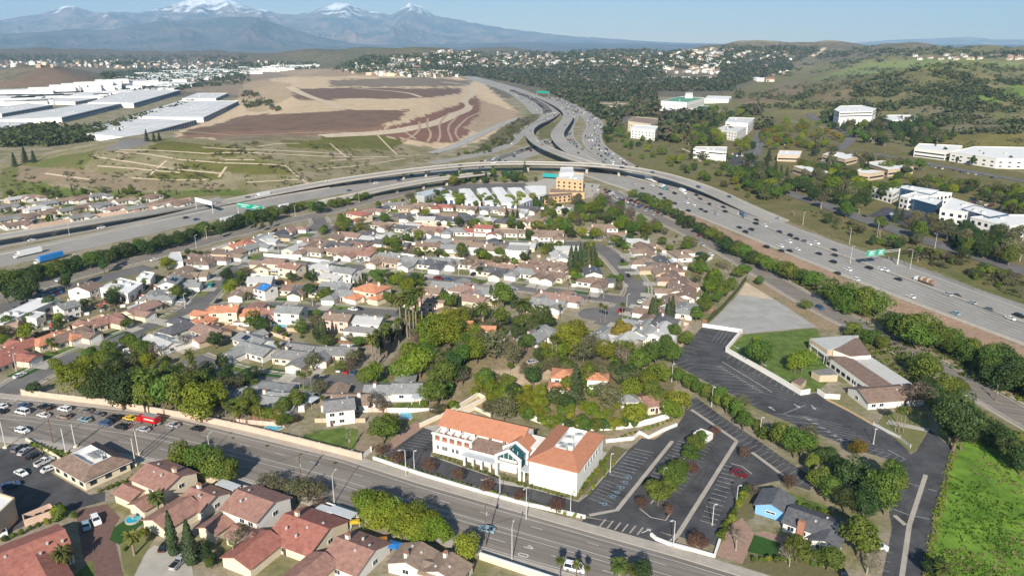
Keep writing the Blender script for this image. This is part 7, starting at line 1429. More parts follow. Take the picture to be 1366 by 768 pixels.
lot([(1178, 288), (1215, 297), (1220, 293), (1184, 284)], 8, 2, "in front of the navy office", .7); lot([(1230, 302), (1285, 316), (1290, 311), (1236, 298)], 9, 2, "below the white office", .7); lot([(1285, 268), (1340, 281), (1345, 278), (1290, 266)], 10, 2, "behind the large office", .7); lot([(1020, 192), (1060, 196), (1058, 190), (1022, 186)], 8, 3, "among the yellow-green office trees", .55); lot([(974, 210), (992, 210), (992, 205), (976, 205)], 5, 2, "beside the slotted white office", .7); lot([(1240, 224), (1330, 240), (1332, 238), (1242, 222)], 18, 1, "along the office road", .7)
lot([(15, 412), (80, 388), (84, 391), (20, 416)], 12, 1, "beside the white shops", .8, group="cars by the shops"); lot([(2, 402), (60, 385), (60, 388), (4, 405)], 8, 1, "on the shops' side road", .5, group="cars by the shops"); lot([(1085, 215), (1120, 224), (1124, 220), (1090, 212)], 6, 2, "in the low office court", .6)
def far_traffic():
    mb = MB()
    for kind, col, loc, rz in FARCARS:
        L, w, H, belt, body, glass = car_body(kind); q = MB(); body(q, M['paint_car_' + col]); glass(q); c, s = math.cos(rz), math.sin(rz)
        for v, f, mi in [(q.v, q.f, q.m)]:
            vs = [(loc[0] + x * c - y * s, loc[1] + x * s + y * c, loc[2] + z) for x, y, z in v]
            for k, m in enumerate(q.mats): mb.add(vs, [ff for ff, i in zip(f, mi) if i == k], m)
    mb.build("distant_traffic")["kind"] = "stuff"
far_traffic()
# lorries
def lorry(name, label, px, py, rz, Lc, cabm, boxm, h=2.7, cargo=None):
    p = GP(px, py, 1.5); t = thing(name, label, "lorry", (p.x, p.y, hz(p.x, p.y) + .05), rz, None, (px, py))
    mb = MB(); mb.box((0, 0, .95 + h / 2), (Lc, 2.5, h), M[boxm]); bx = mb.build("cargo_box", t)
    mb = MB(); mb.box((Lc / 2 + 1.35, 0, 1.5), (1.9, 2.3, 2.0), M[cabm], taper=.92); mb.box((Lc / 2 + 1.9, 0, 1.0), (1.4, 2.2, 1.1), M[cabm]); mb.build("cab", t); mb = MB(); mb.box((Lc / 2 + 2.24, 0, 2.0), (.16, 2.0, .75), M['glass']); mb.build("windscreen", t)
    mb = MB(); mb.box((.5, 0, .8), (Lc + 2.5, 1.2, .25), M['metal_grey']); mb.build("chassis", t)
    for x in (-Lc / 2 + .8, -Lc / 2 + 1.9, Lc / 2 + 1.2):
        for s in (-1, 1): obj("wheel", cmesh(("big_wheel",), lambda mb: (mb.tube((0, -.15, 0), (0, .15, 0), .5, .5, M['tyre'], 12), mb.tube((0, -.16, 0), (0, .16, 0), .28, .28, M['rim'], 8))), t, (x, s * 1.05, .5))
    return t, bx
LF = lambda a, b: dirpx(a, b)
lorry("box_truck", "red box lorry with white side lettering waiting on the avenue", 202, 560, AV, 5.6, 'paint_car_red', 'paint_car_red', 2.3)
t = bpy.data.objects["box_truck"]; mb = MB()
for i in range(8): mb.box((-2.0 + .52 * i, 1.27, 2.1 + .05 * (i % 2)), (.34, .03, .42 if i % 3 else .3), M['trim_white'])
mb.box((-.2, 1.27, 2.45), (3.6, .03, .06), M['trim_white']); mb.build("side_lettering", t); mb = MB(); mb.box((0, 0, 3.27), (5.5, 2.4, .06), M['metal_grey']); mb.build("roof_skin", t)
lorry("semi_truck", "white semi lorry on the lorry freeway", 40, 337, LF((60, 332), (20, 341)), 13, 'paint_car_white', 'paint_car_white'); lorry("semi_truck", "bright blue trailer lorry behind the freeway hedge", 68, 344, LF((85, 340), (50, 349)), 14, 'paint_car_white', 'tarp_blue', 3); lorry("semi_truck", "white semi lorry under the green sign gantry", 306, 293, LF((330, 287), (280, 298)), 14, 'paint_car_white', 'paint_car_white'); lorry("semi_truck", "white lorry on the upper lorry freeway lanes", 352, 260, LF((370, 256), (335, 264)), 12, 'paint_car_white', 'paint_car_white')
lorry("semi_truck", "white lorry high on the jammed freeway", 866, 239, LF((845, 233), (890, 246)), 12, 'paint_car_white', 'paint_car_white'); lorry("box_truck", "white lorry parked near the viaduct end", 379, 276, LF((390, 273), (365, 279)), 8, 'paint_car_white', 'paint_car_white'); lorry("box_truck", "turquoise lorry among the jammed freeway cars", 883, 249, LF((870, 244), (895, 254)), 7, 'paint_car_teal', 'metal_pale'); lorry("box_truck", "grey lorry near the middle of the jammed freeway", 991, 287, LF((1000, 291), (980, 282)), 7, 'paint_car_white', 'wall_warehouse_blue'); lorry("box_truck", "white lorry by the far scrub on the viaduct", 910, 255, LF((900, 252), (915, 258)), 7, 'paint_car_white', 'paint_car_white')
t, bx = lorry("flatbed_truck", "flat lorry stacked with brown crates on the jammed freeway", 1236, 375, LF((1240, 377), (1225, 372)), 9, 'paint_car_white', 'wood_fence', .5); b0 = Vector(t.location)
for i in range(7):
    for j in range(2):
        o = obj("crate", cmesh(("crate", i % 3), lambda mb: (mb.box((0, 0, 0), (1.1, 1.05, 1.5), M[('roof_tan', 'brick_red', 'cream_stucco')[i % 3]]), mb.box((0, 0, -.7), (1.15, 1.1, .12), M['wood_pole']))), t, (-3.9 + 1.25 * i, (-.56, .56)[j], 2.2))
# ------------------------------------------------------------ poles, lamps, signs
gl = "street lamps"; gu = "utility poles"
def lamp(px, py, h, label, arm=(1.6, 0), m='metal_pale', double=False):
    p = G(px, py); t = thing("street_lamp", label, "lamp", tuple(p), 0, gl, (px, py)); mb = MB(); mb.tube((0, 0, -.1), (0, 0, h), .13, .08, M[m], 8); mb.tube((0, 0, -.1), (0, 0, .5), .28, .28, M['concrete'], 8); mb.build("pole", t)
    for s in ((1, -1) if double else (1,)):
        a = Vector((arm[0] * s, arm[1] * s, 0)); mb = MB(); mb.chain([(0, 0, h - .1), tuple(a * .5 + Vector((0, 0, h + .35))), tuple(a + Vector((0, 0, h + .4)))], [.06, .05, .05], M[m]); mb.build("arm", t); mb = MB(); mb.box((a.x, a.y, h + .36), (.8, .34, .16), M[m], rz=math.atan2(a.y, a.x)); mb.build("lamp_head", t)
def sign_(x): return 1 if x > 0 else -1
RDN = Vector((uy.x, uy.y, 0))      # across the avenue
for px, py, h, lb, arm in [(683, 747, 9.5, "curved arm street lamp beside the painted speed figures", (.4, 2)), (280, 604, 6, "curved arm street lamp over the clipped avenue hedge", (.5, 1.5)), (446, 671, 9, "curved arm street lamp beside the red leaved bush", (.6, 2)), (541.7, 634, 8.5, "street lamp at the plum tree end of the church frontage", (-1.5, -.8)), (702, 692, 9.5, "street lamp on the avenue pavement before the church", (-.6, -1)), (898, 731, 8, "street lamp beside the church car park entrance", (-1, -.4)),
    (552.7, 626, 6, "car park lamp beside the second plum tree", (.5, 0)), (667, 660, 6, "car park lamp before the church entrance", (-.5, 0)), (761, 684, 5.5, "car park lamp by the end of the church wall", (.5, 0)), (814, 630, 6, "car park lamp on the bed beside the church", (.4, 0)), (926, 598, 6, "lamp rising from the round island trees", (.6, 0)), (884, 650, 6, "lamp between the two island trees", (.5, 0)), (982, 674, 6, "lamp in the planted strip by the blue house", (.6, 0)), (1013, 584, 7, "lamp beside the tall hedge of the church car park", (.5, 0)), (949, 542, 7, "lamp at the top corner of the church car park", (.5, 0)), (896, 509, 7, "lamp at the drive above the knoll", (.5, 0)), (950, 700, 6, "lamp by the plum tree near the front wall", (.5, 0)),
    (1165, 592, 5, "bare steel post beside the school railing", (.1, 0)), (1170, 316, 10, "tall lamp on the bank behind the gantry", (-1, 0)), (1214, 359, 11, "hooked lamp beside the freeway fence", (-2, .5)), (1247, 331, 9, "lamp along the office avenue bend", (-1.5, 0)), (1353, 348, 10, "double hooked lamp at the office avenue edge", (2, .5)), (1134, 352, 10, "lamp on the median near the gantry", (1, 0)), (1133, 326, 10, "tall lamp above the jammed freeway verge", (-1, 0)), (1071, 300, 9, "lamp on the scrub bank above the freeway", (1, 0)),
    (101, 360, 9, "lamp beside the tall dark poplar", (1, 0)), (196, 336, 8, "lamp in the lorry freeway hedge", (1, 0)), (262, 331, 8, "lamp on the shops' frontage road bend", (1, 0)), (276, 319, 8, "lamp in the hedge near the gantry boards", (1, 0)), (394, 289, 8, "lamp by the frontage road corner", (1, 0)), (433, 283, 8, "lamp by the last hedge bush", (1, 0)), (479, 270, 7, "lamp above the big red tiled house", (1, 0)), (70, 301, 8, "lamp on the concrete wall of the tract", (1, 0)), (93, 315, 8, "lamp on the elevated ramp", (1, 0)),
    (128, 455, 7, "street lamp by the russet house lawn", (1, 0)), (22, 495, 7, "street lamp at the foot of the winding street", (1, 0)), (247, 411, 7, "street lamp at the winding bend", (1, 0)), (317, 409, 7, "street lamp at the cross street corner", (1, 0)), (417, 408, 6, "street lamp on the cross street", (1, 0)), (372, 342, 7, "street lamp by the long white garden wall", (1, 0)), (487, 355, 6, "street lamp on the long street", (1, 0)), (563, 364, 6, "street lamp above the clipped hedge on the long street", (1, 0)), (836, 409, 6, "street lamp by the foot of the curve", (1, 0)), (612, 366, 6, "street lamp by the bare trees", (1, 0)), (180, 540, 7, "street lamp hidden in the grove", (1, 0)), (690, 322, 6, "street lamp on the second street", (1, 0))]:
    lamp(px, py, h, lb, arm)
def upole(px, py, h, label, arms=2, lean=0):
    p = G(px, py); t = thing("utility_pole", label, "pole", tuple(p), rzc, gu, (px, py)); mb = MB(); mb.tube((0, 0, -.2), (lean, 0, h), .17, .11, M['wood_pole'], 8); mb.build("pole_shaft", t)
    for i in range(arms):
        mb = MB(); mb.box((lean * (1 - i * .1), .14, h - .5 - i * 1.1), (.12, 2.4, .14), M['wood_pole']); mb.build("crossarm", t)
        for s in (-1, -.45, .45, 1): obj("insulator", cmesh(("insulator",), lambda mb: mb.tube((0, 0, 0), (0, 0, .25), .06, .05, M['metal_pale'], 6)), t, (lean, .14 + s * 1.1, h - .43 - i * 1.1))
    mb = MB(); mb.tube((.3, .1, h - 3.4), (.3, .1, h - 2.4), .25, .25, M['metal_grey'], 8); mb.build("transformer", t)
for px, py, h, lb, ar in [(71, 591, 12.5, "dark utility pole beside the waiting cars", 2), (184, 612, 13, "utility pole behind the restaurant roof", 2), (402, 645, 9, "utility pole rising through the olive trees", 2), (648, 728, 12.5, "brown utility pole next to the pale blue car", 1), (466, 603, 7, "utility pole by the dirt yard wall", 2), (1212, 500, 10, "utility pole behind the stained school roof", 2), (974, 367, 9, "utility pole by the hedge lined frontage road", 1), (1327, 534, 6, "short utility pole with a white box at the frontage road", 1), (785, 405, 8, "utility pole at the curving street foot", 1), (716, 394, 6, "thin pole near the date palms", 1), (350, 500, 7, "thin pole in the dark grove", 1), (955, 285, 8, "pole on the freeway verge", 1), (93, 442, 8, "pole beside the white gabled shop", 1), (150, 432, 7, "pole by the dusty pink roof", 1)]: upole(px, py, h, lb, ar)
for px, py, h, lb in [(8, 597, 9.5, "white sign pole at the restaurant entrance"), (88, 604, 8.5, "first bare white mast beside the restaurant"), (101, 596, 8, "second bare white mast beside the restaurant"), (181, 620, 9, "white mast beside the utility pole"), (185, 606, 8, "second white mast behind the restaurant roof")]:
    p = G(px, py); t = thing("mast", lb, "mast", tuple(p), 0, "bare masts", (px, py)); mb = MB(); mb.tube((0, 0, 0), (0, 0, h), .16, .13, M['metal_pale'], 8); mb.build("shaft", t); mb = MB(); mb.box((0, 0, .3), (1.2, 1.2, .7), M['cream_stucco']); mb.build("plinth", t)
def board(name, label, px0, px1, zb, h, m, posts=True, lines=0, back=None):
    """sign board between two ground points seen at the pixels, its panel from zb to zb+h"""
    a, b = P(*px0, 0), P(*px1, 0); c = (a + b) / 2; e = b - a; t = thing(name, label, "sign", tuple(c), math.atan2(e.y, e.x), None, px0); L = e.length; nrm = 1
    mb = MB(); mb.box((0, 0, zb + h / 2), (L, .2, h), M[m]); mb.build("panel", t)
    for i in range(lines):
        w = L * (.2 + .25 * ((i * 7) % 3) / 2); mb = MB(); mb.box((-L * .25 + L * .5 * (i % 2), -.12, zb + h * (.3 + .4 * ((i // 2) % 2))), (w, .04, h * .12), M['sign_print']); mb.build("sign_line", t)
    if posts:
        for s in (-1, 1): mb = MB(); mb.tube((s * L / 2, .2, 0), (s * L / 2, .2, zb + h), .25, .2, M['metal_pale'], 8); mb.build("post", t)
        mb = MB(); mb.box((0, .25, zb + h * .5), (L + 1, .2, .3), M['metal_pale']); mb.build("truss", t)
    return t
board("gantry_sign", "blank white gantry board over the lorry freeway", (262, 279), (284, 285), 6, 3.2, 'roof_white'); board("gantry_sign", "green gantry sign behind the hedge conifers", (318, 285), (352, 290), 5, 3.4, 'sign_green', True, 4)
# large twin green sign over the jammed freeway
q = P(1197, 353, 0); mid = P(1120, 345, 0); t = thing("gantry_sign", "large twin green sign hung on a steel arm over the jammed freeway", "sign", tuple(q), 0, None, (1172, 338)); arm0 = Vector((0, 0, 9)); e = Vector(P(1155, 338.5, 8.5)) - Vector((q.x, q.y, 8.5)); e.z = 0; Ls = e.length; e.normalize(); t.rotation_euler = (0, 0, math.atan2(e.y, e.x))
mb = MB(); mb.tube((0, 0, 0), (0, 0, 9.6), .4, .3, M['metal_pale'], 10); mb.build("post", t)
for z in (8.2, 9.2): mb = MB(); mb.tube((0, 0, z), (Ls, 0, z), .14, .12, M['metal_pale'], 6); mb.build("arm", t)
for x, w in ((Ls - 3.5, 6.6), (Ls - 10, 5.2)):
    sd = 1 if (Vector((-e.y, e.x, 0))).dot(-q) > 0 else -1
    mb = MB(); mb.box((x, sd * .35, 8.6), (w, .16, 3.4), M['sign_teal2'] if 'sign_teal2' in M else M['sign_green']); p = mb.build("green_panel", t); mb = MB()
    mb.box((x, sd * .45, 10.15), (w - .2, .04, .1), M['sign_print']); mb.box((x, sd * .45, 7.05), (w - .2, .04, .1), M['sign_print'])
    for i, (dx, ww, dz) in enumerate(((-.2, .55, .8), (.15, .4, .1), (-.1, .6, -.6))): mb.box((x + dx * w * .5, sd * .45, 8.6 + dz), (w * ww, .04, .32), M['sign_print'])
    mb.build("white_print", t)
board("gantry_sign", "teal sign panel under the viaduct beside trees", (673, 236), (692, 237), 2, 3.5, 'sign_teal', False, 0); board("gantry_sign", "wide teal sign panel under the viaduct by the hotel", (724, 238), (752, 240), 1.5, 3.5, 'sign_teal', False, 0); board("gantry_sign", "distant green gantry sign over the far freeway", (716, 128), (732, 129), 7, 5, 'sign_green', True, 0)
# small yard things
t = thing("fountain", "round pale blue fountain on the front court lawn", "fountain", tuple(P(178, 694, 0)), 0, None, (178, 694)); mb = MB(); mb.tube((0, 0, 0), (0, 0, .6), 2.0, 2.1, M['concrete'], 16); mb.build("basin", t); mb = MB(); mb.tube((0, 0, .3), (0, 0, .63), 1.8, 1.8, M['pool'], 16); mb.build("water", t); mb = MB(); mb.tube((0, 0, .6), (0, 0, 1.5), .22, .18, M['concrete'], 8); mb.build("pedestal", t); mb = MB(); mb.tube((0, 0, 1.4), (0, 0, 1.6), .35, .9, M['concrete'], 12); mb.build("bowl", t)
def canopy(label, px, py, w, d, h, m, rz=0):
    p = GP(px, py, h); t = thing("canopy", label, "canopy", (p.x, p.y, 0), R(rz), None, (px, py)); mb = MB(); hip_roof(mb, 0, 0, w, d, h, 12, M[m], over=0, t=.08); mb.build("fabric", t)
    for sx in (-1, 1):
        for sy in (-1, 1): mb = MB(); mb.tube((sx * (w / 2 - .1), sy * (d / 2 - .1), 0), (sx * (w / 2 - .1), sy * (d / 2 - .1), h), .05, .05, M['metal_pale'], 6); mb.build("leg", t)
canopy("bright blue canopy in the back yard by the avenue hedge", 525, 726, 3.6, 3, 2.3, 'tarp_blue', -20); canopy("orange umbrella canopy beside the bright blue canopy", 510, 719, 2.4, 2.4, 2.4, 'paint_car_orange', 10); canopy("yellow awning by the wall near the hedge", 473, 695, 2.6, 2, 2.2, 'paint_car_yellow', 15); canopy("red awning over a house entrance outside the bend", 872, 346, 5, 3, 2.6, 'tarp_red', -10); canopy("blue awning between trees above the second street", 643, 277, 4, 4, 2.8, 'tarp_blue', 0); canopy("grey carport roof beside the white two storey house", 412, 531, 6, 5, 2.6, 'metal_roof_pale', -24)
# ------------------------------------------------------------ scattered yard trees and bushes
occ = set(); CELL = 7.0
def mark(x, y, r=1):
    cx, cy_ = int(x // CELL), int(y // CELL)
    for i in range(-r, r + 1):
        for j in range(-r, r + 1): occ.add((cx + i, cy_ + j))
for x, y in HOUSEXY: mark(x, y)
for pts, w in ST.values():
    for p in tess(pts, 5): mark(p.x, p.y, 0); s = w / 2
    for p in tess(pts, 5):
        for a in (0, 1.57, 3.14, 4.71): occ.add((int((p.x + s * math.cos(a)) // CELL), int((p.y + s * math.sin(a)) // CELL)))
def scatter(poly, n, kinds, h, check=True, group=None, label=None):
    xs = [p[0] for p in poly]; ys = [p[1] for p in poly]; k = 0; tr = 0
    while k < n and tr < n * 12:
        tr += 1; x, y = rnd.uniform(min(xs), max(xs)), rnd.uniform(min(ys), max(ys))
        if not inside(np.array([x]), np.array([y]), poly)[0]: continue
        p = G(x, y); c = (int(p.x // CELL), int(p.y // CELL))
        if check and c in occ: continue
        occ.add(c); kd = rnd.choice(kinds); tree(kd, x, y, rnd.uniform(*h), at=p, group=group); k += 1
HOODS = [[(300, 345), (420, 300), (560, 262), (735, 272), (800, 300), (800, 400), (700, 380), (560, 360), (400, 345)], [(60, 500), (260, 415), (350, 350), (560, 375), (560, 440), (480, 470), (470, 540), (360, 560), (200, 540)], [(820, 330), (920, 325), (960, 370), (930, 430), (880, 450), (830, 440)], [(0, 440), (200, 375), (280, 345), (250, 410), (60, 480), (0, 500)]]
for hp, n in zip(HOODS, (170, 100, 34, 40)): scatter(hp, n, ['mid', 'dark', 'bright', 'olive', 'mid', 'hedge', 'brown', 'dark', 'bright', 'palm'], (3.5, 7.5))
for hp, n in zip(HOODS, (120, 80, 16, 30)): scatter(hp, n, ['bush', 'brightbush', 'bush', 'scrub'], (1.6, 3.2))
scatter([(735, 285), (765, 265), (800, 268), (880, 300), (890, 315), (850, 318), (800, 312), (740, 316)], 42, ['mid', 'dark', 'bright', 'olive', 'brown'], (5, 9)); scatter([(560, 430), (640, 420), (745, 440), (850, 470), (880, 540), (800, 560), (640, 535), (560, 520)], 34, ['mid', 'bright', 'dark', 'olive'], (5, 9), False)
scatter([(0, 258), (60, 252), (250, 258), (255, 268), (60, 300), (0, 310)], 46, ['mid', 'dark', 'olive', 'bush', 'cypress'], (3, 6.5)); scatter([(520, 470), (560, 440), (640, 420), (745, 440), (850, 480), (880, 540), (840, 565), (740, 555), (640, 535), (560, 560)], 60, ['mid', 'bright', 'bush', 'brightbush', 'olive', 'dark'], (2.5, 6), False)
scatter([(690, 520), (760, 530), (860, 555), (880, 560), (800, 570), (720, 565)], 26, ['brightbush', 'bush', 'bright'], (2, 3.6), False); scatter([(660, 545), (720, 562), (860, 566), (905, 552), (900, 545), (850, 560), (740, 558)], 14, ['bush', 'scrub'], (1.2, 2.2), False)
for pts, n, h in (([(500, 606), (560, 628), (640, 652), (700, 668), (778, 689)], 42, 1.1), ([(585, 606), (620, 620), (670, 637), (720, 652), (765, 664)], 30, .9), ([(800, 612), (780, 640), (768, 660)], 12, 1.2), ([(820, 585), (850, 575), (880, 565), (905, 555)], 14, 1.2), ([(872, 658), (890, 645), (905, 625), (930, 598), (945, 580)], 10, 1.3), ([(960, 715), (975, 690), (990, 660), (1000, 645)], 12, 2.2), ([(1020, 658), (1060, 668), (1105, 685)], 12, 1.6), ([(40, 590), (75, 602), (90, 606)], 10, 1.5), ([(100, 560), (220, 562), (470, 622)], 8, .8), ([(130, 655), (170, 640), (188, 628)], 8, 1.4), ([(165, 735), (172, 720), (185, 712), (205, 700)], 9, 1.5), ([(0, 720), (60, 695), (80, 690)], 7, 1.6), ([(1000, 745), (1060, 745), (1120, 758)], 12, 1.5)): row(['bush', 'brightbush', 'bush'], pts, n, h, .6)
scatter([(70, 690), (100, 680), (105, 700), (95, 712)], 5, ['bush', 'brightbush', 'mid'], (2, 4), False); scatter([(262, 740), (330, 700), (350, 735), (300, 770), (262, 765)], 9, ['bush', 'mid', 'dark', 'bright'], (2.5, 4.5), False)
# banks of the jammed freeway and the office slope
scatter([(1090, 280), (1200, 318), (1366, 368), (1366, 395), (1230, 350), (1120, 308)], 80, ['scrub', 'scrub', 'mid', 'olive', 'bush', 'brown'], (1.6, 5.5), False); scatter([(900, 200), (1000, 215), (1060, 265), (1010, 270), (900, 228), (830, 195)], 60, ['mid', 'bush', 'scrub', 'dark', 'bright'], (4, 9), False); scatter([(800, 175), (860, 178), (900, 205), (850, 215), (810, 195)], 26, ['mid', 'dark', 'bush'], (3, 8), False)
scatter([(960, 225), (1005, 228), (1060, 262), (1045, 270), (1000, 262)], 18, ['hedge', 'mid', 'dark'], (7, 10), False); scatter([(1150, 300), (1290, 335), (1366, 330), (1366, 360), (1300, 345), (1200, 315)], 20, ['gum', 'dark', 'mid'], (8, 13), False)
scatter([(1010, 165), (1090, 160), (1130, 190), (1100, 205), (1060, 200), (1015, 200)], 60, ['bright', 'mid', 'yellow', 'bright', 'bright'], (6, 10), False); scatter([(880, 155), (960, 150), (1010, 160), (960, 195), (900, 195)], 75, ['mid', 'dark', 'bright', 'gum', 'conifer'], (8, 14), False); scatter([(1090, 235), (1160, 240), (1200, 262), (1150, 268), (1090, 255)], 30, ['mid', 'dark', 'gum', 'bright'], (8, 13), False)
scatter([(1110, 150), (1230, 165), (1300, 190), (1260, 195), (1130, 185)], 60, ['dark', 'conifer', 'gum', 'mid', 'dark'], (9, 15), False); scatter([(1200, 232), (1366, 255), (1366, 290), (1260, 262), (1190, 245)], 46, ['mid', 'dark', 'bright', 'scrub', 'olive'], (5, 10), False); scatter([(1235, 200), (1350, 222), (1366, 238), (1240, 218)], 12, ['conifer', 'poplar'], (9, 13), False); scatter([(1060, 225), (1160, 235), (1200, 225), (1240, 228), (1100, 240)], 22, ['mid', 'gum', 'dark'], (8, 12), False)
scatter([(640, 200), (690, 160), (715, 155), (690, 185), (650, 205), (610, 208)], 50, ['scrub', 'scrub', 'bush'], (2, 5), False)

# the planted office slopes
for hp, n, ks, hh in (([(985, 200), (1000, 240), (1060, 268), (1150, 300), (1150, 285), (1060, 250), (1015, 225), (1010, 200)], 22, ['mid', 'gum', 'dark'], (7, 12)), ([(1020, 240), (1110, 240), (1190, 262), (1160, 285), (1090, 268)], 30, ['gum', 'dark', 'olive', 'mid'], (8, 13)), ([(1060, 196), (1110, 205), (1220, 228), (1200, 240), (1110, 225)], 26, ['gum', 'dark', 'conifer', 'olive'], (7, 12)),
    ([(1140, 178), (1240, 182), (1260, 196), (1160, 198)], 34, ['dark', 'gum', 'conifer', 'mid'], (9, 15)), ([(1090, 150), (1118, 165), (1200, 172), (1230, 166), (1230, 178), (1130, 176), (1095, 165)], 36, ['conifer', 'dark', 'gum', 'poplar'], (9, 15)), ([(895, 170), (955, 172), (960, 200), (920, 196), (890, 192)], 36, ['mid', 'olive', 'dark', 'bright'], (8, 13)),
    ([(1260, 250), (1366, 262), (1366, 300), (1330, 284)], 26, ['scrub', 'olive', 'dark', 'bright'], (5, 10)), ([(1190, 285), (1300, 320), (1366, 318), (1366, 335), (1300, 335), (1190, 300)], 24, ['gum', 'dark', 'conifer', 'olive'], (7, 12)), ([(810, 155), (835, 150), (830, 185), (800, 180)], 16, ['dark', 'mid', 'olive'], (8, 13)), ([(975, 195), (1000, 190), (1000, 205), (980, 206)], 8, ['bright', 'mid'], (6, 9)), ([(1020, 170), (1075, 165), (1100, 185), (1060, 200), (1020, 198)], 30, ['bright', 'olive', 'yellow'], (6, 9))):
    scatter(hp, n, ks, hh, False)

row(['bush', 'brightbush', 'scrub'], [(775, 655), (795, 630), (812, 606)], 16, 1.3, 1.5); row(['bush', 'brightbush'], [(782, 660), (802, 636), (822, 612)], 12, .9, 1.2)
row(['mid', 'bright', 'dark'], [(700, 552), (750, 566), (810, 566), (850, 562)], 12, 4.5, 2); row(['bright', 'mid'], [(640, 500), (660, 520), (690, 535)], 6, 5.5, 3)
row(['mid', 'bright', 'bush'], [(905, 498), (950, 528), (1000, 560), (1040, 585)], 12, 4, 2)
for hp, n in zip(HOODS, (70, 40, 12, 16)): scatter(hp, n, ['hedge', 'gum', 'olive', 'hedge', 'conifer', 'hedge'], (3.2, 6))
row(['conifer', 'dark', 'conifer', 'gum'], [(1104, 170), (1125, 176), (1150, 174), (1172, 168)], 13, 10, 1, foot=True); row(['dark', 'gum', 'conifer'], [(1178, 172), (1205, 174), (1232, 170)], 8, 9, 1, foot=True)
# ------------------------------------------------------------ masses too many to count
def in_poly(poly, n):
    xs = [p[0] for p in poly]; ys = [p[1] for p in poly]; out = np.zeros((0, 2))
    while len(out) < n:
        q = np.stack([NR.uniform(min(xs), max(xs), n * 2), NR.uniform(min(ys), max(ys), n * 2)], 1); out = np.concatenate([out, q[inside(q[:, 0], q[:, 1], poly)]])
    return out[:n]
def tuft(n, rs, leaf=.55):
    d = rs.randn(n, 3); d /= np.linalg.norm(d, axis=1, keepdims=True); lob = rs.uniform(-.45, .45, (5, 3)); c = d * (.5 + .15 * rs.rand(n, 1)) * np.array([1, 1, .8]) + lob[rs.randint(0, 5, n)] * np.array([.8, .8, .7]); c[:, 2] = c[:, 2] * .75 + .55
    return quads(c, d + rs.randn(n, 3) * .5 + np.array([0, 0, .3]), leaf, .7, rs)
EXC = [(798, 136, 842, 152), (874, 122, 985, 158), (830, 156, 885, 192), (950, 155, 1012, 186), (885, 92, 960, 108), (820, 160, 850, 185), (1105, 140, 1230, 172), (1010, 150, 1100, 172)]
def mass(name, polys, n, size, mats, nl=26, ztop=1.0, leaf=.55, clump=0):
    rs = NR; tp = [tuft(nl, rs, leaf) for _ in range(6)]; pts = np.concatenate([in_poly(p, max(1, int(n * w))) for p, w in polys]); 
    if name == 'forest':
        k = np.ones(len(pts), bool)
        for x0, y0, x1, y1 in EXC: k &= ~((pts[:, 0] > x0) & (pts[:, 0] < x1) & (pts[:, 1] > y0) & (pts[:, 1] < y1))
        pts = pts[k]
    g = Gb(pts[:, 0], pts[:, 1])
    if clump:
        keep = vnoise(g[:, 0], g[:, 1], clump, 3) + .5 * vnoise(g[:, 0], g[:, 1], clump * .4, 9) + rs.randn(len(g)) * .25 > .1; g = g[keep]
    s = rs.uniform(size[0], size[1], len(g)) ; V, Q, I, o = [], [], [], 0
    for k in range(6):
        sel = np.arange(k, len(g), 6); v, q = tp[k]; nv = len(v); a = rs.rand(len(sel)) * 6.283; ca, sa = np.cos(a)[:, None], np.sin(a)[:, None]
        X = (v[None, :, 0] * ca - v[None, :, 1] * sa) * s[sel, None] + g[sel, 0:1]; Y = (v[None, :, 0] * sa + v[None, :, 1] * ca) * s[sel, None] + g[sel, 1:2]; Z = v[None, :, 2] * s[sel, None] * ztop + g[sel, 2:3]
        V.append(np.stack([X, Y, Z], 2).reshape(-1, 3)); Q.append((q[None] + (np.arange(len(sel)) * nv)[:, None, None] + o).reshape(-1, 4)); I.append(np.repeat(rs.randint(0, len(mats), len(sel)), len(q))); o += nv * len(sel)
    me = npmesh(name, np.concatenate(V), np.concatenate(Q), None, np.concatenate(I), mats); ob = obj(name, me); ob["kind"] = "stuff"; return ob
DKM = [LEAF['dark'], LEAF['mid'], LEAF['con'], LEAF['scrub']]
dk2 = leafmat('leaf_far_dark', (.045, .062, .026), (.075, .095, .04), ov=0); dk3 = leafmat('leaf_far_mid', (.07, .09, .032), (.105, .12, .045), ov=0); dk5 = leafmat('leaf_far_olive', (.10, .11, .045), (.15, .15, .06), ov=0); dk4 = leafmat('leaf_far_brown', (.105, .09, .055), (.14, .12, .07), ov=0)
mass("forest", [([(690, 112), (720, 118), (790, 150), (830, 178), (900, 190), (960, 150), (990, 130), (960, 105), (840, 92), (700, 92)], .62), ([(560, 92), (720, 95), (700, 112), (640, 104)], .12), ([(940, 150), (1060, 150), (1110, 165), (1010, 175), (930, 170)], .14), ([(960, 120), (1060, 92), (1040, 80), (940, 95)], .12)], 5200, (9, 15), [dk2, dk2, dk3, dk4], 24, 1.15)
mass("forest", [([(480, 78), (640, 70), (900, 66), (960, 80), (960, 108), (700, 100), (560, 104), (440, 96)], .7), ([(960, 62), (1100, 64), (1040, 95), (960, 100)], .1), ([(130, 88), (160, 90), (330, 82), (330, 74), (0, 74), (0, 80)], .1), ([(300, 96), (420, 92), (420, 84), (300, 86)], .05)], 5200, (9, 16), [dk2, dk3, dk3], 14, .85)
mass("scrub", [([(1000, 128), (1090, 108), (1180, 84), (1366, 88), (1366, 180), (1240, 180), (1180, 168), (1100, 150), (1010, 145)], .9), ([(1240, 128), (1366, 100), (1366, 118), (1260, 138)], .1)], 4000, (4.5, 11), [dk2, dk3, dk5], 16, .8, clump=46)
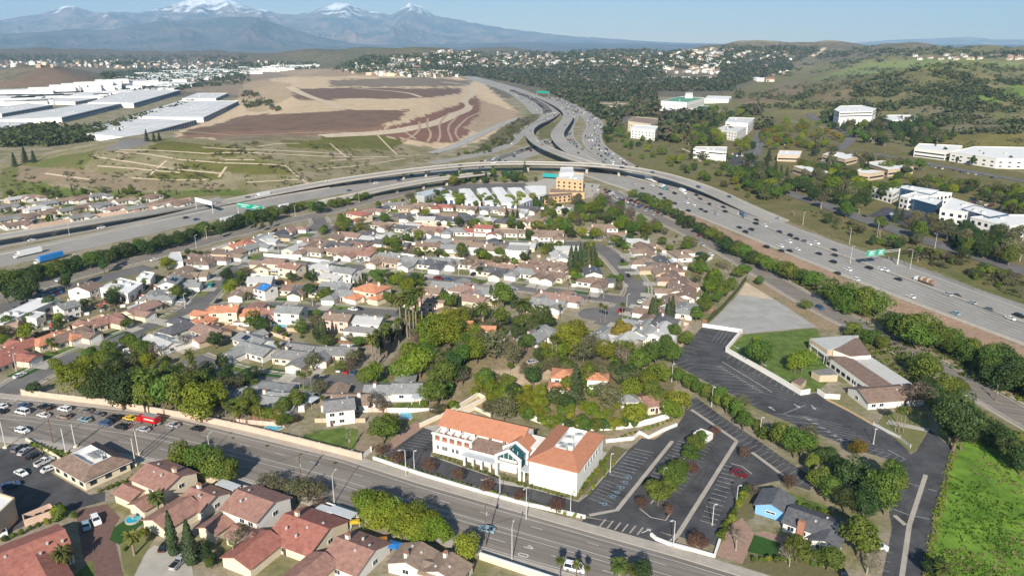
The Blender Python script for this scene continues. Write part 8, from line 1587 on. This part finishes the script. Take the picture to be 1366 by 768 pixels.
mass("scrub", [([(980, 70), (1100, 62), (1366, 64), (1366, 78), (1180, 82), (1080, 100), (1000, 110)], 1)], 900, (10, 20), [dk2, dk3], 12, .6, clump=120)
mass("scrub", [([(0, 230), (130, 205), (330, 190), (560, 195), (600, 205), (480, 240), (300, 258), (0, 262)], .7), ([(640, 200), (690, 160), (715, 155), (676, 196), (610, 208)], .3)], 1500, (1.6, 4), [dk3, dk4, dk3], 12, .6, clump=26)
mass("scrub", [([(830, 190), (1000, 240), (1120, 310), (1366, 400), (1366, 370), (1200, 320), (1060, 270), (1000, 215), (900, 195)], .7), ([(1200, 195), (1366, 185), (1366, 225), (1280, 200)], .3)], 1400, (1.4, 3.4), [dk3, dk4, LEAF['scrub']], 12, .6, clump=18)
mass("treeline", [([(60, 184), (160, 165), (250, 138), (262, 134), (256, 140), (180, 165), (120, 190), (60, 196)], .25), ([(0, 198), (130, 188), (120, 178), (60, 170), (0, 180)], .3), ([(160, 128), (330, 112), (340, 108), (150, 122)], .15)], 620, (7, 11), [dk2, dk3, dk3], 22, 1.0)
mass("treeline", [([(316, 134), (328, 121), (340, 124), (352, 134), (376, 142), (374, 149), (350, 147), (330, 146)], 1)], 150, (5, 9), [dk2, dk3, dk4], 22, .9, clump=45)
mass("treeline", [([(140, 112), (330, 108), (330, 96), (200, 92), (140, 100)], .6), ([(310, 100), (360, 92), (330, 86), (280, 90)], .2)], 900, (9, 16), [dk2, dk3], 14, .9)
mass("weeds", [([(1272, 600), (1340, 580), (1500, 640), (1560, 860), (1236, 800), (1244, 726), (1257, 660)], 1)], 3800, (.3, .9), [leafmat('weed_bright', (.10, .20, .012), (.17, .27, .03), ov=0), leafmat('weed_mid', (.07, .14, .012), (.12, .20, .02), ov=0)], 6, .7, .9, clump=14)
mass("weeds", [([(1268, 602), (1278, 600), (1262, 660), (1248, 728), (1240, 790), (1228, 790), (1237, 726), (1252, 660)], 1)], 420, (.3, .9), [leafmat('weed_dry', (.20, .19, .07), (.27, .24, .11), ov=0), LEAF['bright']], 6, .6, .9)
mass("weeds", [([(1290, 590), (1366, 600), (1366, 768), (1250, 768)], 1)], 900, (.3, .9), [MATS['weed_dry'], MATS['weed_dry'], MATS['weed_bright']], 6, .5, .9, clump=20)
mass("weeds", [([(1115, 440), (1250, 500), (1300, 545), (1366, 580), (1366, 605), (1280, 590), (1240, 540)], .4), ([(1120, 425), (1200, 462), (1270, 505), (1250, 500), (1180, 470)], .2), ([(1000, 330), (1110, 395), (1100, 400), (990, 340)], .2), ([(1130, 420), (1260, 470), (1366, 510), (1366, 540), (1240, 480)], .2)], 1500, (.5, 1.6), [LEAF['scrub'], LEAF['bright'], LEAF['mid']], 6, .7, .9)
# far houses: small boxes with gabled roofs spread over the hills
def far_house(mats, wall_m, roof_m):
    mb = MB(); gable_wall(mb, 0, 0, 1.5, 1, .5, 24, M[wall_m], z0=-.3); gable_roof(mb, 0, 0, 1.5, 1, .5, 24, M[roof_m], over=.08, t=.05); mb.box((-.4, -.51, .22), (.35, .04, .25), M['glass']); mb.box((.35, -.51, .15), (.45, .04, .36), M['garage']); return mb.mesh("far_house")
FHM = [far_house(0, w, r) for w, r in (('white_stucco', 'roof_tan'), ('white_stucco', 'roof_offwhite'), ('cream_stucco', 'roof_brownred'), ('cream_stucco', 'roof_tan'), ('white_stucco', 'roof_grey'))]
FP = [([(500, 82), (600, 68), (700, 70), (800, 82), (900, 70), (950, 68), (950, 96), (860, 100), (700, 96), (560, 104), (470, 96)], 210), ([(905, 66), (960, 64), (1060, 80), (1040, 110), (960, 112), (900, 98)], 60)]
pts = np.concatenate([in_poly(p, n) for p, n in FP]); g = Gb(pts[:, 0], pts[:, 1])
for (x, y, z), q in zip(g, pts):
    o = obj("hillside_house", FHM[rnd.randrange(5)], None, (x, y, z), rnd.uniform(0, 6.28), rnd.uniform(11, 17)); tag(o, "tiny pale house on the far wooded hills", "house", "tiny houses on the far hills", tuple(q))
for i in range(24):
    q = (rnd.uniform(1215, 1366), rnd.uniform(74, 80) + .02 * i * 0); p = G(*q); o = obj("hillside_house", FHM[(2, 3, 0)[i % 3]], None, tuple(p), rnd.uniform(-.6, .6), rnd.uniform(11, 14)); tag(o, "pale tiled house along the green hilltop rim", "house", "houses on the green hilltop", q)
def box_mass(name, polys, n, s0, s1, h, mats):
    pts = np.concatenate([in_poly(p, max(1, int(n * w))) for p, w in polys]); g = Gb(pts[:, 0], pts[:, 1]); mb = MB()
    for x, y, z in g: mb.box((x, y, z + h / 2 - 1), (rnd.uniform(s0, s1), rnd.uniform(s0, s1) * .6, h + 2), M[rnd.choice(mats)], rz=rnd.choice((.5, .5, .6, 2.0)))
    o = mb.build(name); o["kind"] = "stuff"; return o
box_mass("far_houses", [([(470, 84), (600, 68), (760, 74), (900, 68), (960, 66), (960, 100), (700, 98), (560, 106), (440, 98)], .62), ([(0, 82), (300, 80), (420, 86), (420, 94), (200, 92), (0, 90)], .28), ([(960, 66), (1060, 70), (1050, 100), (960, 108)], .1)], 1000, 8, 14, 8, ['cream_stucco', 'tan_stucco', 'roof_tan', 'roof_offwhite', 'roof_pink', 'roof_grey', 'white_stucco'])
box_mass("far_buildings", [([(700, 98), (800, 96), (960, 104), (985, 122), (900, 118), (780, 112)], .7), ([(480, 100), (560, 94), (640, 100), (560, 104)], .3)], 60, 18, 48, 9, ['cream_stucco', 'roof_offwhite', 'white_stucco', 'roof_tan'])
box_mass("far_warehouses", [([(0, 124), (100, 118), (180, 100), (330, 90), (330, 100), (220, 112), (120, 122)], .6), ([(0, 142), (120, 122), (200, 112), (240, 116), (160, 128), (90, 140)], .15), ([(0, 148), (60, 128), (60, 122), (0, 126)], .1), ([(300, 96), (400, 86), (420, 90), (330, 100)], .15)], 120, 40, 110, 9, ['roof_white', 'roof_offwhite', 'white_stucco'])
box_mass("yard_clutter", [([(120, 396), (200, 380), (190, 405), (130, 420)], .5), ([(0, 440), (100, 410), (120, 420), (20, 460)], .5)], 90, .8, 2.6, 1.1, ['metal_pale', 'roof_white', 'wood_fence', 'tarp_red', 'roof_grey'])
# ------------------------------------------------------------ mountains
def lat(x, y, sd):
    xi, yi = np.floor(x), np.floor(y); fx, fy = x - xi, y - yi; fx, fy = fx * fx * (3 - 2 * fx), fy * fy * (3 - 2 * fy)
    hsh = lambda a, b: np.modf(np.abs(np.sin(a * 127.1 + b * 311.7 + sd * 74.7)) * 43758.5453)[0]
    return (hsh(xi, yi) * (1 - fx) + hsh(xi + 1, yi) * fx) * (1 - fy) + (hsh(xi, yi + 1) * (1 - fx) + hsh(xi + 1, yi + 1) * fx) * fy
def mountains(name, prof, dist, depth, base, m, seed, rough):
    px = np.arange(-260, 1640, 1.6); top = np.interp(px, [p[0] for p in prof], [p[1] for p in prof]); nv = 150
    x, y, d = ray(px, top); hl = np.hypot(x, y); H = CAM_H + dist * d / hl; ux_, uy_ = x / hl, y / hl; az = np.arctan2(x, y)
    v = np.linspace(0, 1, nv)[None]; rr = dist - depth + depth * v; X = ux_[:, None] * rr; Y = uy_[:, None] * rr
    U = (az * dist)[:, None] + 0 * rr; Vv = rr * .42 + 0 * U; U = U + 700 * (lat(U / 2600, Vv / 2600, seed + 50) - .5); rid = np.zeros_like(U); amp, sc, tot, w8 = 1.0, depth * .26, 0, 1.0
    for k in range(7):
        q = (1 - np.abs(2 * lat(U / sc, Vv / sc, seed + k) - 1)) ** 2; rid += amp * q * w8; w8 = np.clip(q * 1.4, .25, 1); tot += amp; amp *= .56; sc *= .5
    rid = rid / tot; Hh = np.maximum(H, 0)[:, None]; env = np.sin(np.pi * np.clip(v, 0, 1)) ** .75
    Z = Hh * v ** 1.12 + rough * Hh * (rid - .42) * env + .035 * Hh * (lat(U / 260, Vv * 0 + seed, 3) + .6 * lat(U / 110, Vv * 0 + seed, 4) - .8) * v ** 5 + (rid - .42) * rough * .25 * Hh * v ** 4
    Z = np.where(v == 0, -30, Z); back = np.stack([ux_ * (dist + depth * .3), uy_ * (dist + depth * .3), np.full_like(ux_, -30)], 1)
    V = np.concatenate([np.stack([X, Y, Z], 2), back[:, None]], 1); n, w = V.shape[:2]; i = np.arange(n - 1)[:, None]; j = np.arange(w - 1)[None]
    Q = np.stack([i * w + j, (i + 1) * w + j, (i + 1) * w + j + 1, i * w + j + 1], 2).reshape(-1, 4); struct(obj(name, npmesh(name, V.reshape(-1, 3), Q, m)))
def mtmat(name, rock, scrub, snow_z=None):
    m = mat(name, scrub, .95, .15, .0011, .05, col2=rock, thr=(.42, .6)); n, l = m.node_tree.nodes, m.node_tree.links; b = n["Principled BSDF"]
    if snow_z:
        geo = n.new("ShaderNodeNewGeometry"); sp = n.new("ShaderNodeSeparateXYZ"); l.new(geo.outputs["Position"], sp.inputs[0]); nz = n.new("ShaderNodeTexNoise"); nz.inputs["Scale"].default_value = .0028; nz.inputs["Detail"].default_value = 6; l.new(geo.outputs["Position"], nz.inputs["Vector"])
        a = n.new("ShaderNodeMath"); a.operation = 'MULTIPLY_ADD'; a.inputs[1].default_value = 1500; l.new(nz.outputs["Fac"], a.inputs[0]); l.new(sp.outputs["Z"], a.inputs[2])
        mr = n.new("ShaderNodeMapRange"); mr.inputs[1].default_value = snow_z + 780; mr.inputs[2].default_value = snow_z + 1050; l.new(a.outputs[0], mr.inputs[0])
        mx = n.new("ShaderNodeMix"); mx.data_type = 'RGBA'; src = b.inputs["Base Color"].links[0].from_socket; l.new(mr.outputs[0], mx.inputs["Factor"]); l.new(src, mx.inputs["A"]); mx.inputs["B"].default_value = (.95, .95, .96, 1); l.new(mx.outputs["Result"], b.inputs["Base Color"])
    return m
mountains("mountains", [(-260, 40), (-60, 34), (0, 27), (30, 22), (60, 16), (85, 9), (97, 7.5), (112, 13), (135, 18), (160, 16), (185, 18), (210, 13), (232, 8), (246, 3), (256, -1), (270, -4), (288, -1), (310, 5), (330, 10), (350, 12), (378, 19), (395, 20), (415, 14), (432, 10), (448, 5), (462, 4), (480, 11), (500, 16), (522, 20), (535, 13), (548, 8), (562, 12), (580, 23), (610, 29), (650, 35), (700, 42), (760, 48), (840, 54), (900, 57), (1000, 59), (1640, 60)], 26000, 9000, 0, mtmat('mountain_rock', (.24, .18, .14), (.10, .10, .08), 960), 3, .62)
mountains("mountains", [(-260, 40), (-40, 48), (0, 45), (40, 43), (90, 39), (130, 40), (180, 35), (230, 27), (275, 23), (315, 20.5), (345, 22), (380, 34), (420, 47), (470, 57), (540, 60), (620, 58), (700, 56), (800, 58), (950, 60), (1640, 61)], 18500, 5000, 0, mtmat('mountain_front', (.13, .10, .08), (.075, .08, .06)), 8, .55)
mountains("mountains", [(-260, 61), (1080, 60), (1150, 57), (1200, 53), (1240, 52), (1290, 49.5), (1330, 53), (1366, 53), (1450, 55), (1640, 57)], 28500, 3000, 0, mtmat('mountain_far', (.3, .26, .22), (.2, .18, .15)), 5, .4)
# ------------------------------------------------------------ air
hm = bpy.data.materials.new("air"); hm.use_nodes = True; n, l = hm.node_tree.nodes, hm.node_tree.links; n.remove(n["Principled BSDF"]); pv = n.new("ShaderNodeVolumePrincipled"); pv.inputs["Color"].default_value = (.40, .68, 1.0, 1); pv.inputs["Density"].default_value = HAZE; pv.inputs["Anisotropy"].default_value = 0.0; l.new(pv.outputs[0], n["Material Output"].inputs["Volume"])
hb = MB(); hb.box((0, 0, 1100), (60000, 60000, 2264), hm); ho = hb.build("haze"); ho["kind"] = "stuff"
finish_labels()
print("OBJECTS", len(bpy.data.objects), "THINGS", len(THINGS), "CARS", NCAR, "TREES", NTREE, CNT)
